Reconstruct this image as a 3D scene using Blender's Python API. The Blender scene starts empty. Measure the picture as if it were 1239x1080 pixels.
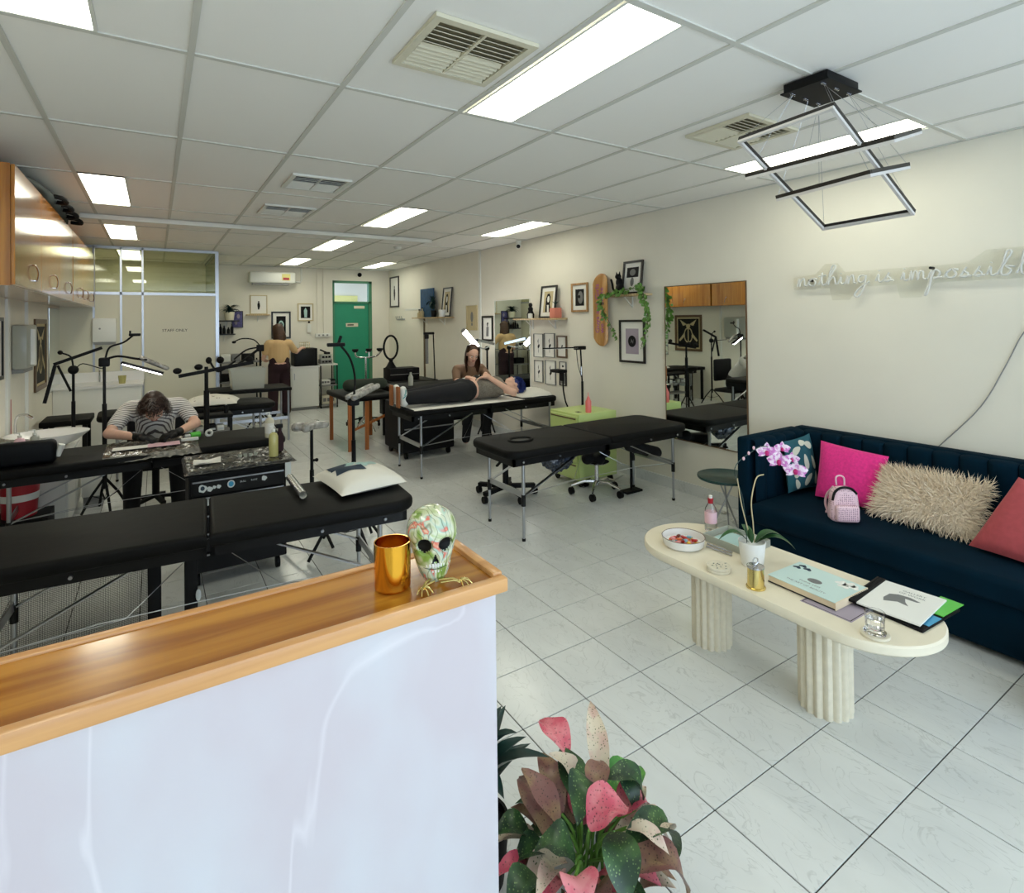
import bpy, bmesh, math, random
from mathutils import Vector, Matrix, Euler
from math import sin, cos, pi, radians as R
random.seed(7)
S = bpy.context.scene
C = bpy.context.collection

# ------------------------------------------------------------------ camera, world, exposure
cam = bpy.data.cameras.new('camera'); cam_o = bpy.data.objects.new('camera', cam); C.objects.link(cam_o)
yaw, pit, rol = .5731, .0095, -.0114
f_ = Vector((sin(yaw)*cos(pit), cos(yaw)*cos(pit), sin(pit)))
r_ = Vector((cos(yaw), -sin(yaw), 0)); u_ = r_.cross(f_)
rr = cos(rol)*r_ + sin(rol)*u_; uu = -sin(rol)*r_ + cos(rol)*u_
m = Matrix((rr, uu, -f_)).transposed().to_4x4(); m.translation = (0, 0, 1.65)
cam_o.matrix_world = m
cam.sensor_width = 36; cam.sensor_fit = 'HORIZONTAL'; cam.lens = 669.5/1239*36
cam.shift_y = -(540-381)/1239; cam.clip_start = .05
S.camera = cam_o
S.view_settings.view_transform = 'Standard'; S.view_settings.look = 'None'
S.view_settings.gamma = 1; S.view_settings.use_curve_mapping = False
S.view_settings.exposure = 0.5
W = bpy.data.worlds.new('world'); S.world = W; W.use_nodes = True
W.node_tree.nodes['Background'].inputs[0].default_value = (.70, .84, 1, 1)
W.node_tree.nodes['Background'].inputs[1].default_value = 1.7
pl = bpy.data.lights.new('shopfront_daylight', 'AREA'); po = bpy.data.objects.new('shopfront_daylight', pl); C.objects.link(po)
pl.shape = 'RECTANGLE'; pl.size = 5.0; pl.size_y = 2.3; pl.energy = 50; pl.color = (.68, .83, 1)
po.location = (1.6, -2.45, 1.35); po.rotation_euler = (R(90), 0, 0)
TUBE = 7.0       # fluorescent diffusers

# ------------------------------------------------------------------ materials
def nt(name):
    mt = bpy.data.materials.new(name); mt.use_nodes = True
    n = mt.node_tree; return mt, n, n.nodes['Principled BSDF']
def setp(b, **k):
    for a, v in k.items():
        b.inputs[a.replace('_', ' ')].default_value = v
def col(c): return (c[0], c[1], c[2], 1)
def s2l(r, g, b):
    f = lambda c: (c/255/12.92) if c/255 <= .04045 else ((c/255+.055)/1.055)**2.4
    return (f(r), f(g), f(b))
def mat(name, c, rough=.5, metal=0, spec=.5, noise=0, nscale=20, bump=0, bscale=60, sheen=0, trans=0, emit=None, es=0, coat=0, alpha=1):
    mt, n, b = nt(name)
    setp(b, Base_Color=col(c), Roughness=rough, Metallic=metal, Specular_IOR_Level=spec)
    if sheen: setp(b, Sheen_Weight=sheen, Sheen_Roughness=.4)
    if trans: setp(b, Transmission_Weight=trans)
    if coat: setp(b, Coat_Weight=coat, Coat_Roughness=.08)
    if emit: setp(b, Emission_Color=col(emit), Emission_Strength=es)
    if alpha < 1: setp(b, Alpha=alpha)
    if noise or bump:
        tc = n.nodes.new('ShaderNodeTexCoord')
    if noise:
        t = n.nodes.new('ShaderNodeTexNoise'); t.inputs['Scale'].default_value = nscale; t.inputs['Detail'].default_value = 5
        n.links.new(tc.outputs['Object'], t.inputs['Vector'])
        rp = n.nodes.new('ShaderNodeValToRGB')
        rp.color_ramp.elements[0].position = .3; rp.color_ramp.elements[1].position = .7
        rp.color_ramp.elements[0].color = col([x*(1-noise) for x in c]); rp.color_ramp.elements[1].color = col([min(1, x*(1+noise)) for x in c])
        n.links.new(t.outputs['Fac'], rp.inputs['Fac']); n.links.new(rp.outputs['Color'], b.inputs['Base Color'])
    if bump:
        t = n.nodes.new('ShaderNodeTexNoise'); t.inputs['Scale'].default_value = bscale; t.inputs['Detail'].default_value = 4
        n.links.new(tc.outputs['Object'], t.inputs['Vector'])
        bp = n.nodes.new('ShaderNodeBump'); bp.inputs['Strength'].default_value = bump; bp.inputs['Distance'].default_value = .01
        n.links.new(t.outputs['Fac'], bp.inputs['Height']); n.links.new(bp.outputs['Normal'], b.inputs['Normal'])
    return mt
def glass(name, c=(1, 1, 1), rough=0, ior=1.45):
    mt, n, b = nt(name); setp(b, Base_Color=col(c), Roughness=rough, Transmission_Weight=1, IOR=ior); return mt
def pane_mat(name, tint=(.9, .95, .9), refl=.12):
    mt, n, b = nt(name); n.nodes.remove(b)
    o = n.nodes['Material Output']; t = n.nodes.new('ShaderNodeBsdfTransparent'); t.inputs[0].default_value = col(tint)
    g = n.nodes.new('ShaderNodeBsdfGlossy'); g.inputs['Roughness'].default_value = .02
    x = n.nodes.new('ShaderNodeMixShader'); x.inputs[0].default_value = refl
    n.links.new(t.outputs[0], x.inputs[1]); n.links.new(g.outputs[0], x.inputs[2]); n.links.new(x.outputs[0], o.inputs[0]); return mt
def emis(name, c, s):
    mt, n, b = nt(name); setp(b, Base_Color=(.8, .8, .8, 1), Emission_Color=col(c), Emission_Strength=s); return mt
def wood(name, c1, c2, rough=.3, axis='X', scale=3.0, coat=.3, dist=4):
    mt, n, b = nt(name)
    tc = n.nodes.new('ShaderNodeTexCoord'); mp = n.nodes.new('ShaderNodeMapping')
    sc = {'X': (.25, 3, 3), 'Y': (3, .25, 3), 'Z': (3, 3, .25)}[axis]
    mp.inputs['Scale'].default_value = sc
    w = n.nodes.new('ShaderNodeTexWave'); w.inputs['Scale'].default_value = scale; w.inputs['Distortion'].default_value = dist
    w.inputs['Detail'].default_value = 3; w.inputs['Detail Scale'].default_value = 1.2
    w.bands_direction = {'X': 'Y', 'Y': 'X', 'Z': 'X'}[axis]
    nz = n.nodes.new('ShaderNodeTexNoise'); nz.inputs['Scale'].default_value = 9; nz.inputs['Detail'].default_value = 8; nz.inputs['Distortion'].default_value = .6
    rp = n.nodes.new('ShaderNodeValToRGB'); rp.color_ramp.elements[0].color = col(c1); rp.color_ramp.elements[1].color = col(c2)
    rp.color_ramp.elements[0].position = .42; rp.color_ramp.elements[1].position = .82
    mx = n.nodes.new('ShaderNodeMath'); mx.operation = 'MULTIPLY_ADD'; mx.inputs[1].default_value = .34
    m2 = n.nodes.new('ShaderNodeMath'); m2.operation = 'MULTIPLY'; m2.inputs[1].default_value = .95
    n.links.new(tc.outputs['Object'], mp.inputs[0]); n.links.new(mp.outputs[0], w.inputs[0]); n.links.new(mp.outputs[0], nz.inputs[0])
    n.links.new(nz.outputs['Fac'], m2.inputs[0]); n.links.new(w.outputs['Fac'], mx.inputs[0]); n.links.new(m2.outputs[0], mx.inputs[2])
    n.links.new(mx.outputs[0], rp.inputs[0]); n.links.new(rp.outputs[0], b.inputs['Base Color'])
    setp(b, Roughness=rough, Coat_Weight=coat, Coat_Roughness=.12); return mt
def veined(name, base, vein, scale=2.0, rough=.25, width=.03, soft=None, rnd=0, coat=0, dist=1.5, amount=.6, stretch=(1, 1, 1), sub=1.0):
    """stone: cloudy base plus thin veins where a noise crosses its middle"""
    mt, n, b = nt(name); L = n.links.new
    tc = n.nodes.new('ShaderNodeTexCoord'); mp = n.nodes.new('ShaderNodeMapping'); mp.inputs['Scale'].default_value = stretch
    oi = n.nodes.new('ShaderNodeObjectInfo'); va = n.nodes.new('ShaderNodeVectorMath'); va.operation = 'ADD'
    L(tc.outputs['Object'], mp.inputs[0]); L(mp.outputs[0], va.inputs[0])
    if rnd:
        mv = n.nodes.new('ShaderNodeVectorMath'); mv.operation = 'SCALE'; mv.inputs[0].default_value = (17, 31, 5)
        L(oi.outputs['Random'], mv.inputs['Scale']); L(mv.outputs[0], va.inputs[1])
    nz = n.nodes.new('ShaderNodeTexNoise'); nz.inputs['Scale'].default_value = scale; nz.inputs['Detail'].default_value = 4; nz.inputs['Distortion'].default_value = dist
    nz.inputs['Roughness'].default_value = .45
    L(va.outputs[0], nz.inputs['Vector'])
    sb = n.nodes.new('ShaderNodeMath'); sb.operation = 'SUBTRACT'; sb.inputs[1].default_value = .5
    ab = n.nodes.new('ShaderNodeMath'); ab.operation = 'ABSOLUTE'
    mr = n.nodes.new('ShaderNodeMapRange'); mr.inputs['From Min'].default_value = 0; mr.inputs['From Max'].default_value = width
    mr.inputs['To Min'].default_value = amount; mr.inputs['To Max'].default_value = 0
    L(nz.outputs['Fac'], sb.inputs[0]); L(sb.outputs[0], ab.inputs[0]); L(ab.outputs[0], mr.inputs['Value'])
    n2 = n.nodes.new('ShaderNodeTexNoise'); n2.inputs['Scale'].default_value = scale*sub; n2.inputs['Detail'].default_value = 3
    L(va.outputs[0], n2.inputs['Vector'])
    rp = n.nodes.new('ShaderNodeValToRGB'); e = rp.color_ramp.elements
    e[0].position = .35; e[1].position = .65; e[0].color = col(base); e[1].color = col(soft or base)
    L(n2.outputs['Fac'], rp.inputs[0])
    mx = n.nodes.new('ShaderNodeMix'); mx.data_type = 'RGBA'
    m3 = n.nodes.new('ShaderNodeMath'); m3.operation = 'MULTIPLY'; n3 = n.nodes.new('ShaderNodeTexNoise'); n3.inputs['Scale'].default_value = scale*1.7
    L(va.outputs[0], n3.inputs['Vector']); L(mr.outputs[0], m3.inputs[0]); L(n3.outputs['Fac'], m3.inputs[1])
    L(m3.outputs[0], mx.inputs['Factor']); L(rp.outputs[0], mx.inputs['A']); mx.inputs['B'].default_value = col(vein)
    L(mx.outputs['Result'], b.inputs['Base Color']); setp(b, Roughness=rough)
    if coat: setp(b, Coat_Weight=coat, Coat_Roughness=.1)
    return mt

M = {}
M['wall'] = mat('wall_paint', s2l(230, 225, 210), .75, bump=.05, bscale=180, noise=.02, nscale=3)
M['panel'] = mat('ceiling_panel_paint', s2l(244, 242, 236), .85, bump=.12, bscale=350)
M['tbar'] = mat('ceiling_grid_metal', s2l(206, 205, 196), .6)
M['diff'] = emis('light_diffuser', (1, .995, .83), TUBE)
M['white'] = mat('white_plastic', s2l(226, 226, 218), .4)
M['cream'] = mat('cream_plastic', s2l(214, 208, 184), .5)
M['tile'] = veined('floor_tile_glaze', s2l(214, 216, 213), s2l(160, 162, 158), 5, .2, .016, s2l(220, 222, 219), rnd=1, amount=.6, dist=2.4, stretch=(1.6, .8, 1))
M['grout'] = mat('dark_grout', s2l(52, 50, 46), .9)
M['marble'] = veined('white_marble_sheet', s2l(206, 196, 200), s2l(240, 234, 236), 1.8, .25, .013, s2l(212, 213, 217), amount=.8, dist=1.3, stretch=(1, 1, .5), sub=1.8)
M['oak'] = wood('varnished_oak', s2l(196, 134, 50), s2l(150, 88, 22), .22, 'X', .9, .6, 9)
M['oak_edge'] = wood('oak_edge', s2l(220, 165, 105), s2l(196, 138, 80), .35, 'X', 1.0, .2, 6)
M['cab'] = wood('cabinet_veneer', s2l(196, 130, 52), s2l(160, 98, 34), .16, 'Z', 1.6, .8, 3)
M['black'] = mat('black_plastic', s2l(11, 11, 12), .45, spec=.25)
M['vinyl'] = mat('black_vinyl', s2l(6, 6, 6), .6, spec=.16, bump=.12, bscale=14)
M['vinylb'] = mat('blue_black_vinyl', s2l(6, 9, 14), .55, spec=.18, bump=.08, bscale=14)
M['alu'] = mat('aluminium', s2l(176, 178, 182), .3, 1)
M['chrome'] = mat('chrome', s2l(220, 220, 222), .12, 1)
M['velvet'] = mat('teal_velvet', s2l(0, 27, 41), .9, spec=.1, noise=.15, nscale=5)
M['travertine'] = mat('cream_stone', s2l(232, 222, 198), .5, noise=.03, nscale=8)
M['ped'] = mat('pedestal_stone', s2l(222, 213, 190), .65, noise=.05, nscale=40, bump=.1, bscale=120)

# ------------------------------------------------------------------ mesh helper
def link(o, parent=None):
    C.objects.link(o)
    if parent: o.parent = parent
    return o
def new_empty(name, loc=(0, 0, 0), rotz=0, rot=None):
    o = bpy.data.objects.new(name, None); o.empty_display_size = .05; C.objects.link(o)
    o.location = loc; o.rotation_euler = rot or (0, 0, rotz); return o
def tag(o, label=None, cat=None, group=None, kind=None):
    if label: o['label'] = label
    if cat: o['category'] = cat
    if group: o['group'] = group
    if kind: o['kind'] = kind
    return o
def thing(name, label, cat, loc=(0, 0, 0), rotz=0, group=None, rot=None):
    return tag(new_empty(name, loc, rotz, rot), label, cat, group)
def frame_of(d):
    d = Vector(d).normalized(); a = Vector((0, 0, 1)) if abs(d.z) < .9 else Vector((1, 0, 0))
    x = d.cross(a).normalized(); return x, d.cross(x).normalized(), d
class MB:
    def __init__(s): s.v = []; s.f = []; s.m = []; s.mi = 0; s.T = None
    def add(s, vs, fs):
        o = len(s.v)
        if s.T is not None: vs = [s.T @ Vector(p) for p in vs]
        s.v += [tuple(p) for p in vs]; s.f += [tuple(i+o for i in f) for f in fs]; s.m += [s.mi]*len(fs); return s
    def bm(s, bm):
        bm.verts.ensure_lookup_table(); bm.verts.index_update()
        s.add([v.co.copy() for v in bm.verts], [[v.index for v in f.verts] for f in bm.faces]); bm.free(); return s
    def box(s, x0, x1, y0, y1, z0, z1, bev=0, seg=2):
        if not bev:
            return s.add([(x, y, z) for z in (z0, z1) for y in (y0, y1) for x in (x0, x1)],
                         [(0, 2, 3, 1), (4, 5, 7, 6), (0, 1, 5, 4), (2, 6, 7, 3), (0, 4, 6, 2), (1, 3, 7, 5)])
        b = bmesh.new(); bmesh.ops.create_cube(b, size=1)
        for v in b.verts: v.co = Vector(((x0+x1)/2+v.co.x*(x1-x0), (y0+y1)/2+v.co.y*(y1-y0), (z0+z1)/2+v.co.z*(z1-z0)))
        bmesh.ops.bevel(b, geom=list(b.edges), offset=bev, segments=seg, affect='EDGES', profile=.5, clamp_overlap=True)
        return s.bm(b)
    def cyl(s, p0, p1, r0, r1=None, n=12, cap=True):
        r1 = r0 if r1 is None else r1; p0 = Vector(p0); p1 = Vector(p1); x, y, d = frame_of(p1-p0)
        vs = [p+(x*cos(2*pi*i/n)+y*sin(2*pi*i/n))*r for p, r in ((p0, r0), (p1, r1)) for i in range(n)]
        fs = [(i, (i+1) % n, n+(i+1) % n, n+i) for i in range(n)]
        if cap: fs += [tuple(range(n-1, -1, -1)), tuple(range(n, 2*n))]
        return s.add(vs, fs)
    def bar(s, p0, p1, w, h, up=(0, 0, 1)):
        p0 = Vector(p0); p1 = Vector(p1); d = (p1-p0).normalized(); a = Vector(up)
        if abs(d.dot(a)) > .98: a = Vector((0, 1, 0))
        x = d.cross(a).normalized(); y = x.cross(d)
        vs = [p+x*sx*w/2+y*sy*h/2 for p in (p0, p1) for sx, sy in ((-1, -1), (1, -1), (1, 1), (-1, 1))]
        return s.add(vs, [(3, 2, 1, 0), (4, 5, 6, 7), (0, 1, 5, 4), (1, 2, 6, 5), (2, 3, 7, 6), (3, 0, 4, 7)])
    def tube(s, pts, r, n=8, smooth=0, closed=False):
        pts = [Vector(p) for p in pts]
        if smooth: pts = catmull(pts, smooth, closed)
        N = len(pts); rs = r if isinstance(r, (list, tuple)) else [r]*N
        if len(rs) != N: rs = [rs[0]+(rs[-1]-rs[0])*i/(N-1) for i in range(N)]
        vs = []; px = None
        for i, p in enumerate(pts):
            a = pts[(i-1) % N] if (closed or i > 0) else p; b = pts[(i+1) % N] if (closed or i < N-1) else p
            d = (b-a)
            if d.length < 1e-9: d = Vector((0, 0, 1))
            d.normalize()
            if px is None: px = frame_of(d)[0]
            x = (px-d*px.dot(d))
            x = x.normalized() if x.length > 1e-6 else frame_of(d)[0]
            px = x; y = d.cross(x)
            vs += [p+(x*cos(2*pi*k/n)+y*sin(2*pi*k/n))*rs[i] for k in range(n)]
        fs = []
        for i in range(N if closed else N-1):
            j = (i+1) % N
            fs += [(i*n+k, i*n+(k+1) % n, j*n+(k+1) % n, j*n+k) for k in range(n)]
        if not closed: fs += [tuple(range(n-1, -1, -1)), tuple(range((N-1)*n, N*n))]
        return s.add(vs, fs)
    def lathe(s, prof, c=(0, 0, 0), n=24, sx=1, sy=1):
        vs = []; c = Vector(c)
        for r, z in prof: vs += [c+Vector((r*cos(2*pi*k/n)*sx, r*sin(2*pi*k/n)*sy, z)) for k in range(n)]
        fs = []
        for i in range(len(prof)-1): fs += [(i*n+k, i*n+(k+1) % n, (i+1)*n+(k+1) % n, (i+1)*n+k) for k in range(n)]
        if prof[0][0] > 1e-6: fs.append(tuple(range(n-1, -1, -1)))
        if prof[-1][0] > 1e-6: fs.append(tuple(range((len(prof)-1)*n, len(prof)*n)))
        return s.add(vs, fs)
    def ball(s, c, rx, ry=None, rz=None, n=14, m=9):
        ry = ry or rx; rz = rz or rx; c = Vector(c); vs = [c+Vector((0, 0, -rz))]
        for i in range(1, m):
            t = -pi/2+pi*i/m; vs += [c+Vector((rx*cos(t)*cos(2*pi*k/n), ry*cos(t)*sin(2*pi*k/n), rz*sin(t))) for k in range(n)]
        vs.append(c+Vector((0, 0, rz))); fs = [(0, 1+(k+1) % n, 1+k) for k in range(n)]
        for i in range(m-2): fs += [(1+i*n+k, 1+i*n+(k+1) % n, 1+(i+1)*n+(k+1) % n, 1+(i+1)*n+k) for k in range(n)]
        e = len(vs)-1; fs += [(e, 1+(m-2)*n+k, 1+(m-2)*n+(k+1) % n) for k in range(n)]
        return s.add(vs, fs)
    def prism(s, pts, z0, z1):
        n = len(pts); a = sum(pts[i][0]*pts[(i+1) % n][1]-pts[(i+1) % n][0]*pts[i][1] for i in range(n))
        if a < 0: pts = pts[::-1]
        return s.add([(x, y, z0) for x, y in pts]+[(x, y, z1) for x, y in pts],
                     [tuple(range(n-1, -1, -1)), tuple(range(n, 2*n))]+[(i, (i+1) % n, n+(i+1) % n, n+i) for i in range(n)])
    def poly(s, pts): return s.add(pts, [tuple(range(len(pts)))])
    def grid(s, fn, nu, nv, cu=False, cv=False):
        vs = [fn(i/(nu if cu else nu-1), j/(nv if cv else nv-1)) for i in range(nu) for j in range(nv)]
        fs = [(i*nv+j, ((i+1) % nu)*nv+j, ((i+1) % nu)*nv+(j+1) % nv, i*nv+(j+1) % nv) for i in range(nu if cu else nu-1) for j in range(nv if cv else nv-1)]
        return s.add(vs, fs)
    def build(s, name, mt, parent=None, world=False, smooth=True, ang=35, kind=None, label=None):
        me = bpy.data.meshes.new(name)
        vs = s.v
        if world and parent:
            W_ = Matrix.Identity(4); q = parent
            while q: W_ = Matrix.Translation(q.location) @ q.rotation_euler.to_matrix().to_4x4() @ W_; q = q.parent
            inv = W_.inverted(); vs = [inv @ Vector(p) for p in vs]
        me.from_pydata([tuple(p) for p in vs], [], s.f)
        for x in (mt if isinstance(mt, (list, tuple)) else [mt]): me.materials.append(M[x] if isinstance(x, str) else x)
        if any(s.m): me.polygons.foreach_set('material_index', s.m)
        if smooth:
            me.shade_smooth(); me.set_sharp_from_angle(angle=R(ang))
        me.update(); o = bpy.data.objects.new(name, me); link(o, parent)
        if kind: o['kind'] = kind
        if label: o['label'] = label
        return o
def catmull(pts, k, closed=False):
    out = []; N = len(pts)
    for i in range(N if closed else N-1):
        p0 = pts[(i-1) % N] if (closed or i > 0) else pts[i]; p1 = pts[i]; p2 = pts[(i+1) % N]
        p3 = pts[(i+2) % N] if (closed or i < N-2) else p2
        for j in range(k):
            t = j/k; out.append(.5*((2*p1)+(p2-p0)*t+(2*p0-5*p1+4*p2-p3)*t*t+(3*p1-p0-3*p2+p3)*t**3))
    if not closed: out.append(pts[-1])
    return out
def kids(o): return list(o.children)
def dup(o, loc=None, rotz=None, label=None, group=None, parent=None):
    c = o.copy(); C.objects.link(c)
    if parent: c.parent = parent
    if loc is not None: c.location = loc
    if rotz is not None: c.rotation_euler = (0, 0, rotz)
    if label: c['label'] = label
    if group: c['group'] = group
    for ch in kids(o): dup(ch, parent=c)
    return c
def text_mb(mb, txt, size, org, ex, ey, extrude=.001, font=None, align='CENTER'):
    """lettering as geometry laid along ex / ey"""
    cu = bpy.data.curves.new('t', 'FONT'); cu.body = txt; cu.size = size; cu.align_x = align; cu.align_y = 'CENTER'; cu.resolution_u = 2
    o = bpy.data.objects.new('t', cu); C.objects.link(o); bpy.context.view_layer.update()
    me = bpy.data.meshes.new_from_object(o.evaluated_get(bpy.context.evaluated_depsgraph_get()))
    ex = Vector(ex).normalized(); ey = Vector(ey).normalized(); ez = ex.cross(ey); org = Vector(org)
    mb.add([org+ex*v.co.x+ey*v.co.y+ez*extrude for v in me.vertices], [tuple(p.vertices) for p in me.polygons])
    bpy.data.objects.remove(o); bpy.data.curves.remove(cu); bpy.data.meshes.remove(me); return mb

# ------------------------------------------------------------------ room shell
XL, XR, YF, YB, ZC = -1.05, 4.22, -2.6, 11.4, 2.73
def struct(o, kind='structure'): o['kind'] = kind; return o
flo = new_empty('floor'); struct(flo)
b = MB().box(XL-.1, XR+.1, YF-.1, YB+.1, -.12, -.004); b.build('grout_bed', 'grout', flo)
ts = .3303; tx0 = 1.902; ty0 = 1.8755
tile_me = {}
def tile(x0, x1, y0, y1):
    key = (round(x1-x0, 3), round(y1-y0, 3))
    if key not in tile_me:
        o = MB().box(0, x1-x0, 0, y1-y0, -.008, 0, .0012, 1).build('floor_tile', 'tile', flo); tile_me[key] = o.data
    else: o = link(bpy.data.objects.new('floor_tile', tile_me[key]), flo)
    o.location = (x0, y0, 0); return o
cells = []
i0 = math.floor((XL-tx0)/ts); i1 = math.ceil((XR-tx0)/ts); j0 = math.floor((YF-ty0)/ts); j1 = math.ceil((YB-ty0)/ts)
g_ = .0022
for i in range(i0, i1):
    for j in range(j0, j1):
        x0, x1 = max(XL, tx0+i*ts+g_), min(XR, tx0+(i+1)*ts-g_); y0, y1 = max(YF, ty0+j*ts+g_), min(YB, ty0+(j+1)*ts-g_)
        if x1-x0 < .01 or y1-y0 < .01: continue
        cx, cy = (x0+x1)/2, (y0+y1)/2; dep = sin(yaw)*cx+cos(yaw)*cy; lat = cos(yaw)*cx-sin(yaw)*cy
        vis = dep > .5 and abs(lat) < dep*1.0 and not (cy < 3 and cx < .35) and cy > .1 and not (cy < .9 and cx < 1)
        cells.append((dep if vis else 99+abs(cy), x0, x1, y0, y1))
cells.sort(); rest = MB()
for k, (d, x0, x1, y0, y1) in enumerate(cells):
    if k < 285: tile(x0, x1, y0, y1)
    else: rest.box(x0, x1, y0, y1, -.008, 0)
rest.build('floor_tile_field', 'tile', flo, kind='stuff', smooth=False)

# ceiling: panels in a T-bar grid
cei = new_empty('ceiling', (0, 0, ZC)); struct(cei)
MB().box(XL-.1, XR+.1, YF-.1, YB+.1, ZC+.10, ZC+.2).build('ceiling_slab', 'panel', cei, world=True)
gx = [.126+.6*k for k in range(-1, 7)]; gy = [1.34+1.2*k for k in range(-3, 9)]
bars = MB()
for x in gx: bars.box(x-.012, x+.012, YF, YB, ZC-.003, ZC+.012)
for y in gy: bars.box(XL, XR, y-.012, y+.012, ZC-.0025, ZC+.012)
for x in (XL, XR-.02): bars.box(x, x+.02, YF, YB, ZC-.003, ZC+.012)
for y in (YF, YB-.02): bars.box(XL, XR, y, y+.02, ZC-.003, ZC+.012)
bars.build('ceiling_grid', 'tbar', cei, world=True)
lights = []   # (x0, x1, y0, y1)
for x0, ys in ((-.455, (1.36, 4.94, 7.32, 9.72)), (1.965, (4.94, 7.32, 9.70)), (3.48, (4.94, 9.70)), (3.475, (1.36,)), (1.365, (1.36,))):
    for y0 in ys: lights.append((x0, x0+.27, y0, y0+1.16))
panel_me = {}
xs = [XL]+gx+[XR]; ys = [YF]+gy+[YB]
def panel(x0, x1, y0, y1):
    key = (round(x1-x0, 3), round(y1-y0, 3))
    if key not in panel_me:
        o = MB().box(0, x1-x0, 0, y1-y0, .004, .016, .002, 1).build('ceiling_panel', 'panel', cei); panel_me[key] = o.data
    else: o = link(bpy.data.objects.new('ceiling_panel', panel_me[key]), cei)
    o.location = (x0, y0, 0)
for i in range(len(xs)-1):
    for j in range(len(ys)-1):
        x0, x1, y0, y1 = xs[i]+.006, xs[i+1]-.006, ys[j]+.006, ys[j+1]-.006
        if x1-x0 < .03 or y1-y0 < .03: continue
        l = [q for q in lights if x0 < (q[0]+q[1])/2 < x1 and y0 < (q[2]+q[3])/2 < y1]
        if l:
            a, c = l[0][0]-.012, l[0][1]+.012
            if a-x0 > .03: panel(x0, a, y0, y1)
            if x1-c > .03: panel(c, x1, y0, y1)
        else: panel(x0, x1, y0, y1)
where = {(-.455, 1.36): 'above the wall cabinets, nearest the camera at the left', (-.455, 4.94): 'on the left beside the dark bag on the cabinets', (-.455, 7.32): 'just in front of the glazed partition', (-.455, 9.72): 'behind the glazed partition',
         (1.965, 4.94): 'in the middle row, nearest one past the small vents', (1.965, 7.32): 'in the middle row, just past the white curtain track', (1.965, 9.70): 'in the middle row, nearest the air conditioner', (3.48, 4.94): 'above the wall camera on the right',
         (3.48, 9.70): 'near the green door in the back corner', (3.475, 1.36): 'behind the square black pendant lamp', (1.365, 1.36): 'the largest, beside the big square vent'}
for x0, x1, y0, y1 in lights:
    w = where.get((x0, y0)) or 'behind the camera by the shop window, '+('above the counter' if x0 < 0 else 'in the middle' if x0 < 3 else 'above the sofa end')
    t = thing('ceiling_light', 'recessed rectangular fluorescent ceiling light '+w, 'ceiling light', ((x0+x1)/2, (y0+y1)/2, ZC), group='recessed ceiling lights')
    MB().box(x0, x1, y0, y1, ZC+.001, ZC+.006).build('diffuser', 'diff', t, world=True)
    f = MB(); e = .012
    f.box(x0-e, x0, y0-e, y1+e, ZC-.002, ZC+.012).box(x1, x1+e, y0-e, y1+e, ZC-.002, ZC+.012).box(x0, x1, y0-e, y0, ZC-.002, ZC+.012).box(x0, x1, y1, y1+e, ZC-.002, ZC+.012)
    f.build('frame', 'white', t, world=True)

def vent(x0, x1, y0, y1, label, kind='flat', tone='cream'):
    t = thing('ceiling_vent', label, 'vent', ((x0+x1)/2, (y0+y1)/2, ZC), group='ceiling air vents')
    e = .03
    f = MB().box(x0-e, x0, y0-e, y1+e, ZC-.014, ZC+.002).box(x1, x1+e, y0-e, y1+e, ZC-.014, ZC+.002).box(x0, x1, y0-e, y0, ZC-.014, ZC+.002).box(x0, x1, y1, y1+e, ZC-.014, ZC+.002)
    xm = (x0+x1)/2; ym = (y0+y1)/2; f.box(xm-.006, xm+.006, y0, y1, ZC-.012, ZC+.002)
    f.build('frame', tone, t, world=True)
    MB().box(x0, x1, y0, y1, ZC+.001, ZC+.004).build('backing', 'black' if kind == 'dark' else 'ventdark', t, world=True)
    n = 8 if kind == 'dark' else 12
    for h in range(2):
        a, c = ((x0+.004, xm-.008), (xm+.008, x1-.004))[h]
        for k in range(n):
            y = y0+(k+.5)*(y1-y0)/n; s = 1 if k < n/2 else -1; w = (y1-y0)/n*(.26 if kind == 'dark' else .36)
            MB().add([(a, y-w, ZC-.012 if s > 0 else ZC), (c, y-w, ZC-.012 if s > 0 else ZC), (c, y+w, ZC if s > 0 else ZC-.012), (a, y+w, ZC if s > 0 else ZC-.012),
                      (a, y-w, ZC-.009 if s > 0 else ZC+.003), (c, y-w, ZC-.009 if s > 0 else ZC+.003), (c, y+w, ZC+.003 if s > 0 else ZC-.009), (a, y+w, ZC+.003 if s > 0 else ZC-.009)],
                     [(3, 2, 1, 0), (4, 5, 6, 7), (0, 1, 5, 4), (1, 2, 6, 5), (2, 3, 7, 6), (3, 0, 4, 7)]).build('louvre', tone, t, world=True, smooth=False)
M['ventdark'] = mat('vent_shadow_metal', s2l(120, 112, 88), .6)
vent(.86, 1.24, 1.78, 2.15, 'large cream square ceiling vent beside the biggest ceiling light')
vent(2.67, 3.08, 1.79, 2.15, 'cream square ceiling vent left of the black pendant lamp')
vent(.87, 1.24, 4.22, 4.62, 'nearer of the two smaller dark-slotted ceiling vents', 'dark', 'white')
vent(.87, 1.26, 5.42, 5.85, 'farther of the two smaller dark-slotted ceiling vents', 'dark', 'white')

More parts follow.
